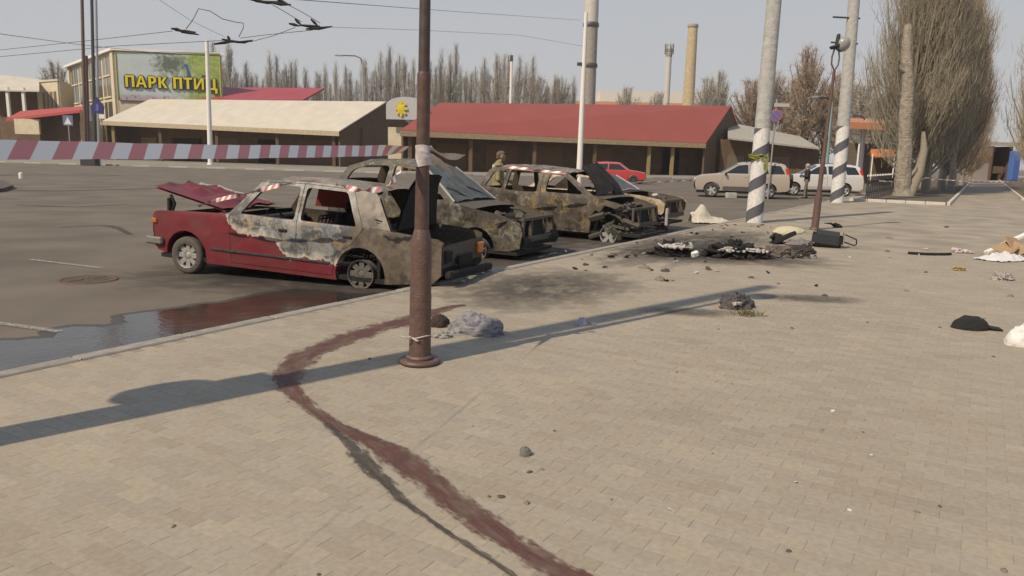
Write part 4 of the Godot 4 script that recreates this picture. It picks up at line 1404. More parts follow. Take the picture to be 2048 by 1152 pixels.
func hall(called: String, label: String, eL: Vector3, eR: Vector3, rL: Vector3, rR: Vector3, roof_m: Material, fascia_m: Material, wall_m: Material, porch: float, posts: Array, bays: Array, gap_doors: Array):
	var o = thing(called, label, "market hall")
	var s := Shape.new()
	slab(s, eL, eR, rR, rL, 0.16)
	part(o, "roof", s, roof_m)
	# far slope of the roof
	s = Shape.new()
	var bL = rL + (rL - eL) * Vector3(1, 0, 1); bL.y = eL.y
	var bR = rR + (rR - eR) * Vector3(1, 0, 1); bR.y = eR.y
	slab(s, rL + Vector3(0, 0.004, 0), rR + Vector3(0, 0.004, 0), bR, bL, 0.16)
	part(o, "rear_roof", s, roof_m)
	s = Shape.new()
	var d = (eR - eL)
	var out = Vector3(0, 0, 0.12)
	var dn = Vector3(0, -0.55, 0)
	var e0 = eL + out + Vector3(0, -0.05, 0); var e1 = eR + out + Vector3(0, -0.05, 0)
	s.quad(e0, e1, e1 + dn, e0 + dn)
	s.quad(e0 + dn, e1 + dn, e1 + dn - out * 1.5, e0 + dn - out * 1.5)
	s.quad(e0, e1, e1 - out * 1.5, e0 - out * 1.5)
	s.quad(e0, e0 + dn, e0 + dn - out * 1.5, e0 - out * 1.5)
	s.quad(e1, e1 + dn, e1 + dn - out * 1.5, e1 - out * 1.5)
	part(o, "fascia", s, fascia_m)
	var inL = (rL - eL); inL.y = 0; inL = inL.normalized() * porch
	var inR = (rR - eR); inR.y = 0; inR = inR.normalized() * porch
	# front wall in lengths between the open bays, with a lintel over each
	var w0 = eL + inL; var w1 = eR + inR
	var at = 0.0
	for g in bays + [[1.0, 1.0, 0.0]]:
		if g[0] > at:
			s = Shape.new()
			wall_between(s, w0.lerp(w1, at), w0.lerp(w1, g[0]), eL.y + 0.6, eR.y + 0.6)
			part(o, "front_wall", s, wall_m)
		if g[1] > g[0]:
			s = Shape.new()
			wall_between(s, w0.lerp(w1, g[0]), w0.lerp(w1, g[1]), eL.y + 0.6, eR.y + 0.6, 0.2, g[2])
			part(o, "lintel", s, wall_m)
		at = g[1]
	# gable ends and the back wall close the hall
	var inset = (eR - eL).normalized() * 0.35
	for g in [[eL + inL * 0.1, rL], [eR - inset + inR * 0.1, rR - inset], [rL, bL], [rR - inset, bR - inset]]:
		s = Shape.new()
		wall_between(s, g[0], g[1], g[0].y - 0.25, g[1].y - 0.3)
		part(o, "gable_wall", s, wall_m)
	s = Shape.new()
	wall_between(s, bL - inL * 0.15, bR - inR * 0.15, bL.y - 0.1, bR.y - 0.1)
	part(o, "back_wall", s, wall_m)
	for k in posts:
		var f = k[0]
		var p = eL.lerp(eR, f) + inL * 0.15
		s = Shape.new()
		s.box(Vector3(p.x, p.y * 0.5 - 0.2, p.z), Vector3(0.42, p.y - 0.25, 0.42), Basis.IDENTITY, 0.03)
		part(o, "post", s, k[1])
	for g in gap_doors:
		s = Shape.new()
		panel_on(s, eL + inL, eR + inR, g[0], g[1], 0.0, g[2], 0.16)
		part(o, "shop_door", s, g[3])
	return o

func buildings():
	M.ochre = noisy(Color(0.20, 0.15, 0.07), Color(0.30, 0.23, 0.11), 0.4, 0.85, 0.02, 61)
	M.red_roof = noisy(Color(0.20, 0.045, 0.035), Color(0.27, 0.064, 0.049), 0.05, 0.7, 0.01, 62)
	M.cream_roof = noisy(Color(0.46, 0.415, 0.335), Color(0.56, 0.51, 0.425), 0.06, 0.7, 0.012, 63)
	M.brown_wall = noisy(Color(0.085, 0.052, 0.032), Color(0.14, 0.09, 0.056), 0.12, 0.9, 0.015, 64)
	M.shutter = noisy(Color(0.12, 0.07, 0.038), Color(0.18, 0.11, 0.062), 0.25, 0.8, 0.02, 65)
	M.cream = noisy(Color(0.50, 0.43, 0.31), Color(0.63, 0.55, 0.41), 0.1, 0.85, 0.015, 66)
	M.fascia = noisy(Color(0.30, 0.22, 0.13), Color(0.42, 0.32, 0.20), 0.2, 0.8, 0.02, 67)
	M.pale_fascia = noisy(Color(0.34, 0.28, 0.19), Color(0.48, 0.41, 0.29), 0.2, 0.8, 0.02, 68)
	M.window_dark = flat(Color(0.07, 0.065, 0.055), 0.15)
	# red-roofed market hall
	hall("market_hall", "long market hall with a plain red metal roof, right of the brown post", Vector3(-11.79, 4.11, -78.00), Vector3(22.42, 3.83, -90.00), Vector3(-8.63, 7.54, -87.00), Vector3(27.55, 8.78, -99.00), M.red_roof, M.fascia, M.brown_wall, 4.4, [[0.02, M.brown_wall], [0.2, M.brown_wall], [0.4, M.brown_wall], [0.6, M.brown_wall], [0.79, M.ochre], [0.875, M.ochre]], [[0.80, 0.865, 3.2]], [[0.05, 0.14, 3.0, M.shutter], [0.2, 0.3, 3.0, M.shutter], [0.36, 0.45, 3.0, M.shutter], [0.55, 0.62, 3.0, M.shutter]])
	# cream-roofed market hall
	hall("market_hall", "long market hall with a cream roof, left of the brown post", Vector3(-56.67, 5.26, -105.00), Vector3(-21.25, 4.25, -92.00), Vector3(-54.26, 8.85, -114.00), Vector3(-17.10, 8.44, -101.00), M.cream_roof, M.pale_fascia, M.brown_wall, 4.8, [[0.03, M.ochre], [0.25, M.brown_wall], [0.5, M.brown_wall], [0.75, M.brown_wall], [0.97, M.brown_wall]], [[0.2, 0.34, 3.2], [0.58, 0.66, 3.2]], [[0.06, 0.13, 3.2, M.ochre], [0.4, 0.5, 3.2, M.shutter], [0.75, 0.9, 3.2, M.shutter]])
	# hall behind with the crimson roof
	var o = thing("market_hall", "crimson roof of a hall showing above the cream roof", "market hall")
	var s := Shape.new()
	slab(s, Vector3(-56.17, 9.02, -118.00), Vector3(-31.03, 9.17, -112.00), Vector3(-29.94, 11.52, -120.00), Vector3(-49.52, 11.93, -128.00), 0.25)
	part(o, "roof", s, noisy(Color(0.26, 0.035, 0.045), Color(0.32, 0.05, 0.06), 0.05, 0.6, 0.01, 69))
	s = Shape.new()
	wall_between(s, Vector3(-30.87, 9.25, -113.00), Vector3(-29.93, 11.28, -119.00), 7.5, 9.2)
	part(o, "gable_wall", s, M.brown_wall)
	s = Shape.new()
	wall_between(s, Vector3(-56.26, 9.10, -119.00), Vector3(-31.31, 9.24, -113.00), 7.4, 7.2)
	part(o, "front_wall", s, M.brown_wall)
	billboard_building()
	left_shops()
	right_side()
	# arched kiosk with the flower emblem
	o = thing("kiosk", "cream kiosk with an arched sign bearing a yellow flower, between the two halls", "kiosk")
	s = Shape.new()
	var k0 = Vector3(-14.03, 2.11, -84.00); var k1 = Vector3(-11.49, 2.17, -84.00)
	wall_between(s, k0 + Vector3(0, 0, -1.2), k1 + Vector3(0, 0, -1.2), 4.6, 4.6, 2.4)
	part(o, "wall", s, M.cream)
	s = Shape.new()
	var arch := PackedVector2Array()
	var c0 = Vector3(-14.06, 5.39, -83.00); var c1 = Vector3(-9.74, 5.50, -83.00)
	var wd = c1.x - c0.x
	arch.append(Vector2(0, 0))
	for k in 17:
		var ang = PI - PI * k / 16.0
		arch.append(Vector2(wd * 0.5 + cos(ang) * wd * 0.5, 1.45 + sin(ang) * 0.95))
	arch.append(Vector2(wd, 0))
	for dz in [0.0, -0.15]:
		s.poly(arch, func(p): return c0 + Vector3(p.x, p.y, dz))
	for i in arch.size():
		var p = arch[i]; var q = arch[(i + 1) % arch.size()]
		s.quad(c0 + Vector3(p.x, p.y, 0), c0 + Vector3(q.x, q.y, 0), c0 + Vector3(q.x, q.y, -0.15), c0 + Vector3(p.x, p.y, -0.15))
	var sign = part(o, "arched_sign", s, noisy(Color(0.40, 0.39, 0.40), Color(0.50, 0.49, 0.50), 0.3, 0.7, 0.02, 70))
	s = Shape.new()
	var em = Vector3(-12.42, 6.53, -82.90)
	for k in 8:
		var ang = TAU * k / 8.0
		s.box(em + Vector3(cos(ang) * 0.42, sin(ang) * 0.55, 0.05), Vector3(0.5, 0.28, 0.03), Basis(Vector3(0, 0, 1), ang))
	s.lathe([Vector2(0, 0.07), Vector2(0.42, 0.07), Vector2(0.42, 0.0)], 16, Transform3D(Basis(Vector3.RIGHT, PI / 2), em))
	part(sign, "emblem", s, flat(Color(0.62, 0.50, 0.03), 0.6))

func billboard_building():
	var o = thing("office_building", "cream office building whose side wall carries a painted bird park hoarding", "building")
	var L = Vector3(-81.94, 15.88, -142.00); var C = Vector3(-59.36, 15.70, -115.00); var R = Vector3(-45.14, 15.85, -118.00)
	var top = C.y
	var back = R + (L - C) * 1.0
	var s := Shape.new()
	wall_between(s, L, C, top, top, 0.4)
	wall_between(s, C, R, top, top, 0.4)
	wall_between(s, R, back, top, top, 0.4)
	part(o, "wall", s, M.cream)
	s = Shape.new()
	slab(s, Vector3(L.x, top + 0.45, L.z) + Vector3(-1.0, 0, 0.4), Vector3(C.x, top + 0.45, C.z) + Vector3(-0.4, 0, 0.8), Vector3(R.x, top + 0.45, R.z) + Vector3(0.8, 0, 0.3), Vector3(back.x, top + 0.45, back.z), 0.4)
	part(o, "roof", s, M.white_paint)
	# front with bays of windows between piers
	var floors = [[1.2, 4.4], [5.4, 8.6], [9.4, 12.2], [12.6, 15.4]]
	for b in 5:
		var u0 = 0.06 + b * 0.175
		for f in floors:
			s = Shape.new()
			panel_on(s, L, C, u0, u0 + 0.145, f[0], f[1], 0.22)
			var w = part(o, "window", s, flat(Color(0.19, 0.165, 0.125), 0.2) if (b + int(f[0])) % 3 else M.window_dark)
			s = Shape.new()
			panel_on(s, L, C, u0 - 0.004, u0 + 0.149, f[0] - 0.25, f[0], 0.30, 0.2)
			part(w, "sill", s, M.cream)
			s = Shape.new()
			panel_on(s, L, C, u0 + 0.068, u0 + 0.077, f[0], f[1], 0.29)
			part(w, "mullion", s, M.cream)
	for u in [0.015, 0.965]:
		s = Shape.new()
		panel_on(s, L, C, u - 0.02, u + 0.03, 0.0, top, 0.35, 0.4)
		part(o, "pier", s, M.cream)
	# hoarding on the side wall: print of pale sky, foliage, a blue bird, pink ground
	var print_t = painted(512, 256, func(u, v):
		var x = u * 2.0
		var k = Color(0.40, 0.46, 0.47).lerp(Color(0.46, 0.52, 0.52), clampf(0.5 + fb(x * 3.0, v * 3.0, 81.0) * 1.5, 0, 1))
		var g = smoothstep(0.50, 0.78, u + fb(x * 4.0, v * 4.0, 82.0) * 0.2)
		k = k.lerp(Color(0.17, 0.26, 0.06).lerp(Color(0.34, 0.40, 0.10), clampf(0.5 + fb(x * 9.0, v * 9.0, 83.0) * 1.6, 0, 1)), g)
		var tree = smoothstep(0.26, 0.05, Vector2((u - 0.52) * 1.1, (v - 0.22) * 0.8).length() + fb(x * 8.0, v * 8.0, 84.0) * 0.22)
		k = k.lerp(Color(0.06, 0.085, 0.045), tree * 0.9)
		var pink = smoothstep(0.86, 0.92, v + fb(x * 6.0, v * 6.0, 85.0) * 0.05) * smoothstep(0.62, 0.5, u)
		k = k.lerp(Color(0.40, 0.33, 0.37).lerp(Color(0.12, 0.10, 0.12), smoothstep(0.1, 0.3, fb(x * 12.0, v * 12.0, 86.0))), pink)
		# bird: neck and breast
		var t = clampf((v - 0.22) / 0.5, 0.0, 1.0)
		var cx = 0.665 + 0.03 * t + 0.015 * sin(t * 5.0)
		if v > 0.20 and v < 0.74 and absf(u - cx) < 0.012 + 0.055 * t * t + 0.006 * smoothstep(0.1, 0.0, t):
			k = Color(0.035, 0.085, 0.26)
		return k)
	s = Shape.new()
	var d = (R - C)
	var n = Vector3.UP.cross(d).normalized()
	if n.z < 0: n = -n
	var y0 = Vector3(-59.84, 8.65, -115.00).y
	var q0 = C + n * 0.45; var q1 = R + n * 0.45
	var y1 = top - 0.1
	var bt = Vector3(0, 1, 0)
	s.quad(Vector3(q0.x, y0, q0.z), Vector3(q1.x, y0, q1.z), Vector3(q1.x, y1, q1.z), Vector3(q0.x, y1, q0.z), Vector2(0, 1), Vector2(1, 1), Vector2(1, 0), Vector2(0, 0))
	var board = part(o, "hoarding", s, textured(print_t, 0.7))
	s = Shape.new()
	s.quad(Vector3(q0.x, y0, q0.z) - n * 0.2, Vector3(q1.x, y0, q1.z) - n * 0.2, Vector3(q1.x, y1, q1.z) - n * 0.2, Vector3(q0.x, y1, q0.z) - n * 0.2)
	s.tube([q0 + Vector3(0, 0.1, 0), q1 + Vector3(0, 0.1, 0)], 0.15, 5)
	s.tube([Vector3(q0.x, y0, q0.z), Vector3(q0.x, y1, q0.z)], 0.12, 5)
	s.tube([Vector3(q1.x, y0, q1.z), Vector3(q1.x, y1, q1.z)], 0.15, 5)
	part(board, "hoarding_frame", s, flat(Color(0.30, 0.32, 0.12), 0.7))
	# lettering: dark outline behind yellow face
	var f := SystemFont.new()
	f.font_names = PackedStringArray(["Droid Sans"])
	f.font_weight = 700
	for e in [[0.16, Color(0.05, 0.05, 0.02), 0.10], [0.0, Color(0.60, 0.50, 0.02), 0.26]]:
		var tm := TextMesh.new()
		tm.font = f
		tm.text = "ПАРК ПТИЦ"
		tm.font_size = 64
		tm.pixel_size = 0.0365
		tm.depth = 0.1
		tm.material = flat(e[1], 0.6)
		for off in ([Vector2(0, 0)] if e[0] == 0.0 else [Vector2(-0.13, 0), Vector2(0.13, 0), Vector2(0, 0.13), Vector2(0, -0.13), Vector2(-0.22, -0.15)]):
			var mi := MeshInstance3D.new()
			mi.name = "lettering" if e[0] == 0.0 else "lettering_outline"
			mi.mesh = tm
			board.add_child(mi, true)
			var b := Basis(d.normalized() * Vector3(1, 0, 1), Vector3.UP, n)
			var at = Vector3(-51.84, 11.39, -116.00)
			var pl = C + d * ((at - C).dot(d) / d.length_squared())
			mi.transform = Transform3D(b.orthonormalized(), Vector3(pl.x, at.y, pl.z) + n * (0.45 + e[2]) + b * Vector3(off.x, off.y, 0))
			if e[0] == 0.0:
				pass

func left_shops():
	# open shed with white posts
	var o = thing("market_shed", "open shed with a pale roof on white posts at the far left", "shed")
	var s := Shape.new()
	slab(s, Vector3(-85.21, 9.91, -118.00), Vector3(-73.11, 9.97, -118.00), Vector3(-79.15, 12.52, -128.00), Vector3(-92.12, 13.66, -128.00), 0.2)
	part(o, "roof", s, M.cream_roof)
	for u in [-60, -20, 14, 45]:
		var p = Vector3(-78.28, 9.96, -118.40) + Vector3((u - 14) * 0.0787, 0, 0)
		s = Shape.new()
		s.box(Vector3(p.x, 5.2, p.z), Vector3(0.4, 10.4, 0.4))
		part(o, "post", s, M.white_paint)
	s = Shape.new()
	wall_between(s, Vector3(-91.17, 8.71, -126.00), Vector3(-78.20, 9.02, -126.00), 10.4, 10.4)
	part(o, "rear_wall", s, M.brown_wall)
	# cream block with four narrow windows
	o = thing("shop_building", "small cream block with narrow windows left of the hoarding building", "building")
	var a = Vector3(-78.29, 11.79, -126.00); var b = Vector3(-72.46, 11.78, -122.00); var d = Vector3(-76.17, 12.66, -132.00)
	s = Shape.new()
	wall_between(s, a, b, b.y, b.y, 0.3)
	wall_between(s, b, d, b.y, b.y, 0.3)
	part(o, "wall", s, M.cream)
	s = Shape.new()
	slab(s, Vector3(a.x, b.y + 0.3, a.z + 0.4), Vector3(b.x + 0.2, b.y + 0.3, b.z + 0.5), Vector3(d.x, b.y + 0.3, d.z), Vector3(a.x, b.y + 0.3, a.z - 8), 0.3)
	part(o, "roof", s, M.cream_roof)
	for k in 4:
		s = Shape.new()
		panel_on(s, a, b, 0.27 + k * 0.18, 0.37 + k * 0.18, 7.2, 10.2, 0.2)
		part(o, "window", s, flat(Color(0.16, 0.11, 0.06), 0.3))
	# row of stalls under a red awning
	o = thing("shop_stall", "dark shop stall under a sloping red awning at the far left", "stall")
	s = Shape.new()
	slab(s, Vector3(-71.91, 5.32, -108.00), Vector3(-58.74, 6.62, -104.00), Vector3(-62.10, 7.40, -110.00), Vector3(-73.71, 6.66, -114.00), 0.35)
	part(o, "awning", s, noisy(Color(0.30, 0.045, 0.04), Color(0.38, 0.07, 0.06), 0.2, 0.7, 0.02, 71))
	s = Shape.new()
	wall_between(s, Vector3(-75.47, 5.22, -112.00), Vector3(-61.11, 5.37, -108.00), 5.6, 6.6)
	part(o, "rear_wall", s, M.brown_wall)
	s = Shape.new()
	wall_between(s, Vector3(-59.05, 5.23, -104.00), Vector3(-62.17, 5.44, -110.00), 6.6, 6.6)
	part(o, "side_wall", s, M.ochre)
	o = thing("shop_counter", "cream boarded stall front under the red awning", "stall")
	s = Shape.new()
	wall_between(s, Vector3(-70.06, 4.43, -107.00), Vector3(-66.62, 4.51, -107.00), 5.3, 5.3, 0.4, 3.2)
	part(o, "board", s, M.cream)
	s = Shape.new()
	wall_between(s, Vector3(-70.06, 4.43, -107.00), Vector3(-66.62, 4.51, -107.00), 3.18, 3.18, 0.3)
	part(o, "base", s, M.brown_wall)
	# ochre shop end between the masts and the cream hall
	o = thing("shop_wall", "ochre shop front with pale piers behind the three masts", "building")
	s = Shape.new()
	wall_between(s, Vector3(-61.52, 4.67, -108.00), Vector3(-56.71, 4.78, -108.00), 5.2, 5.2, 0.3)
	part(o, "wall", s, M.ochre)
	for u in [0.1, 0.36, 0.62, 0.92]:
		s = Shape.new()
		panel_on(s, Vector3(-61.52, 4.67, -108.00), Vector3(-56.71, 4.78, -108.00), u - 0.06, u + 0.06, 0.0, 5.1, 0.25, 0.25)
		part(o, "pier", s, M.cream)

func right_side():
	# low shed right of the red hall
	var o = thing("market_shed", "low brown shed with a sagging grey asbestos roof behind the beige off-roader", "shed")
	var s := Shape.new()
	slab(s, Vector3(25.51, 4.59, -92.00), Vector3(36.67, 3.61, -92.00), Vector3(38.59, 5.39, -104.00), Vector3(28.69, 7.02, -104.00), 0.2)
	part(o, "roof", s, noisy(Color(0.24, 0.225, 0.19), Color(0.42, 0.39, 0.34), 0.15, 0.9, 0.02, 72))
	s = Shape.new()
	wall_between(s, Vector3(25.20, 3.12, -94.00), Vector3(37.49, 3.41, -94.00), Vector3(26.08, 4.47, -94.00).y, Vector3(37.47, 3.59, -94.00).y)
	part(o, "wall", s, M.brown_wall)
	for k in 4:
		s = Shape.new()
		panel_on(s, Vector3(25.20, 3.12, -94.00), Vector3(37.49, 3.41, -94.00), 0.08 + k * 0.23, 0.24 + k * 0.23, 0.4, 2.5, 0.15)
		part(o, "shutter", s, M.brown_wall if k % 2 else noisy(Color(0.10, 0.085, 0.06), Color(0.16, 0.135, 0.1), 0.3, 0.8, 0.02, 73))
	# orange petrol-style canopy on thin posts
	o = thing("canopy", "flat orange canopy on thin pale posts behind the second striped pole", "canopy")
	s = Shape.new()
	slab(s, Vector3(30.71, 5.68, -72.00), Vector3(34.79, 5.59, -72.00), Vector3(40.38, 6.52, -82.00), Vector3(35.57, 6.61, -82.00), 0.6)
	part(o, "canopy_roof", s, flat(Color(0.46, 0.19, 0.10), 0.7))
	for u in [1722, 1768]:
		var p = Vector3(32.83, 4.99, -73.00) + Vector3((u - 1722) * 0.0487, 0, 0)
		s = Shape.new()
		s.tube([Vector3(p.x, -0.1, p.z), Vector3(p.x, p.y, p.z)], 0.1, 8)
		part(o, "post", s, M.white_paint)
	s = Shape.new()
	wall_between(s, Vector3(35.38, 3.25, -82.00), Vector3(41.27, 3.39, -82.00), 4.0, 4.0)
	part(o, "rear_wall", s, noisy(Color(0.12, 0.10, 0.08), Color(0.18, 0.15, 0.12), 0.2, 0.9, 0.02, 74))
	o = thing("awning_stall", "small stall under an orange awning behind the black railings", "stall")
	s = Shape.new()
	slab(s, Vector3(30.77, 2.49, -66.00), Vector3(32.85, 2.50, -66.00), Vector3(34.27, 3.16, -69.00), Vector3(32.10, 3.15, -69.00), 0.1)
	part(o, "awning", s, flat(Color(0.50, 0.16, 0.03), 0.7))
	for u in [Vector3(30.94, 1.73, -66.00), Vector3(32.84, 1.78, -66.00)]:
		s = Shape.new()
		s.tube([Vector3(u.x, -0.1, u.z), Vector3(u.x, 2.7, u.z)], 0.06, 6)
		part(o, "post", s, M.white_paint)
	s = Shape.new()
	wall_between(s, Vector3(32.19, 1.50, -69.00), Vector3(34.54, 1.56, -69.00), 2.9, 2.9)
	part(o, "rear_wall", s, M.brown_wall)
	# end of the avenue
	o = thing("shuttered_kiosk", "dark open-fronted kiosk at the far end of the avenue", "kiosk")
	var a = Vector3(67.55, 1.45, -108.00); var b = Vector3(70.24, 1.51, -108.00)
	s = Shape.new()
	wall_between(s, a + Vector3(0, 0, -4), b + Vector3(0, 0, -4), 4.8, 4.8)
	wall_between(s, a, a + Vector3(0, 0, -4), 4.8, 4.8)
	wall_between(s, b, b + Vector3(0, 0, -4), 4.8, 4.8)
	part(o, "wall", s, M.brown_wall)
	s = Shape.new()
	slab(s, Vector3(a.x - 0.3, 5.3, a.z + 1), Vector3(b.x + 0.3, 5.3, b.z + 1), Vector3(b.x + 0.3, 5.6, b.z - 5), Vector3(a.x - 0.3, 5.6, a.z - 5), 0.5)
	part(o, "roof", s, noisy(Color(0.25, 0.23, 0.2), Color(0.4, 0.37, 0.33), 0.2, 0.9, 0.02, 75))
	s = Shape.new()
	panel_on(s, a, b, 0.2, 0.8, 1.0, 2.0, -0.5)
	part(o, "counter", s, M.brown_wall)
	o = thing("blue_cabin", "upright bright blue cabin beside the dark kiosk", "cabin")
	s = Shape.new()
	var c0 = Vector3(68.64, 1.21, -104.00)
	s.box(Vector3(c0.x, 2.1, c0.z - 0.8), Vector3(1.0, 4.0, 1.0), Basis.IDENTITY, 0.04)
	part(o, "shell", s, noisy(Color(0.05, 0.12, 0.36), Color(0.07, 0.16, 0.44), 0.3, 0.5, 0.02, 76))
	s = Shape.new()
	s.box(Vector3(c0.x, 1.9, c0.z - 0.28), Vector3(0.7, 3.3, 0.05), Basis.IDENTITY, 0.01)
	part(o, "door", s, flat(Color(0.04, 0.10, 0.32), 0.5))
	o = thing("boundary_wall", "low beige wall closing the avenue left of the dark kiosk", "wall")
	s = Shape.new()
	wall_between(s, Vector3(56.56, 1.00, -100.00), Vector3(65.79, 1.10, -106.00), 2.3, 2.3, 0.3)
	part(o, "wall", s, noisy(Color(0.40, 0.32, 0.25), Color(0.54, 0.45, 0.36), 0.2, 0.9, 0.02, 77))
	s = Shape.new()
	slab(s, Vector3(56.39, 1.00, -99.70) * Vector3(1, 0, 1) + Vector3(0, 2.45, 0), Vector3(65.60, 1.10, -105.70) * Vector3(1, 0, 1) + Vector3(0, 2.45, 0), Vector3(65.97, 1.10, -106.30) * Vector3(1, 0, 1) + Vector3(0, 2.45, 0), Vector3(56.73, 1.00, -100.30) * Vector3(1, 0, 1) + Vector3(0, 2.45, 0), 0.14)
	part(o, "coping", s, M.concrete)
	# factory far beyond the halls
	o = thing("factory_block", "long far factory block with white and orange bands below the chimneys", "building")
	var f0 = Vector3(16.34, 23.12, -290.00); var f1 = Vector3(73.60, 24.46, -290.00)
	var tones = [[0.0, 12.0, flat(Color(0.30, 0.26, 0.22), 0.9)], [12.0, 19.0, noisy(Color(0.30, 0.26, 0.23), Color(0.42, 0.33, 0.26), 0.03, 0.9, 0.03, 78)], [19.0, 22.5, flat(Color(0.52, 0.25, 0.13), 0.8)], [22.5, 26.5, flat(Color(0.62, 0.58, 0.52), 0.8)]]
	for k in tones.size():
		s = Shape.new()
		panel_on(s, f0, f1, 0.0 if k != 3 else 0.25, 1.0, tones[k][0], tones[k][1] - 0.02, 0.0, 14.0)
		part(o, ["base_band", "wall_band", "orange_band", "white_band"][k], s, tones[k][2])
	for k in 18:
		s = Shape.new()
		panel_on(s, f0, f1, 0.02 + k * 0.054, 0.05 + k * 0.054, 13.5, 17.5, 7.1, 0.3)
		part(o, "window", s, M.window_dark)

func chimneys():
	var tan = noisy(Color(0.26, 0.23, 0.20), Color(0.38, 0.345, 0.30), 0.08, 0.9, 0.02, 91)
	var pale = noisy(Color(0.44, 0.42, 0.38), Color(0.56, 0.53, 0.49), 0.08, 0.9, 0.02, 92)
	var stack = func(label, at: Vector3, h: float, r0: float, r1: float, bands: Array, body: Material, upper: Material, split: float):
		var o = thing("factory_chimney", label, "chimney", Vector3(at.x, 0, at.z), 0.0, "far factory chimneys")
		var rr = func(y): return lerpf(r0, r1, y / h)
		var s := Shape.new()
		s.lathe([Vector2(r0, -0.2), Vector2(rr.call(split), split)], 20)
		part(o, "shaft", s, body)
		s = Shape.new()
		s.lathe([Vector2(rr.call(split), split), Vector2(r1, h), Vector2(r1 * 0.8, h), Vector2(r1 * 0.8, h - 3)], 20)
		part(o, "upper_shaft", s, upper)
		for y in bands:
			s = Shape.new()
			s.lathe([Vector2(rr.call(y), y - 0.5), Vector2(rr.call(y) * 1.14, y - 0.4), Vector2(rr.call(y) * 1.14, y + 0.4), Vector2(rr.call(y), y + 0.5)], 20)
			part(o, "ring", s, M.dark_steel if body == tan else tan)
		return o
	var a = Vector3(16.67, 15.15, -180.00)
	stack.call("tall pale factory chimney with two rings behind the thin white pole", a, 62.0, 1.75, 1.5, [Vector3(15.99, 31.88, -180.00).y, Vector3(16.12, 22.91, -180.00).y], tan, pale, Vector3(15.99, 31.88, -180.00).y + 0.6)
	a = Vector3(42.74, 18.66, -220.00)
	var top = Vector3(42.01, 33.44, -220.00).y
	var o = stack.call("slim factory chimney with a railed top platform", a, top, 0.95, 0.8, [top - 1.2, top - 2.4], pale, pale, top - 3.0)
	var s := Shape.new()
	for k in 8:
		var ang = TAU * k / 8.0
		s.tube([Vector3(cos(ang) * 1.2, top - 2.2, sin(ang) * 1.2), Vector3(cos(ang) * 1.2, top + 0.6, sin(ang) * 1.2)], 0.08, 4)
	part(o, "railing", s, M.dark_steel)
	a = Vector3(57.92, 24.37, -260.00)
	top = Vector3(56.67, 46.37, -260.00).y
	var brick = noisy(Color(0.36, 0.27, 0.15), Color(0.54, 0.44, 0.28), 0.06, 0.9, 0.02, 93)
	stack.call("stout yellowish brick chimney right of the slim one", a, top, 2.3, 1.55, [top - 0.6], brick, brick, top - 12.0)


# ---------------------------------------------------------------- poles, posts, signs
func upright(foot: Vector3, lean: Vector3) -> Transform3D:
	var y = (Vector3.UP + lean).normalized()
	var x = y.cross(Vector3(0, 0, 1)).normalized()
	return Transform3D(Basis(x, y, x.cross(y)), foot)

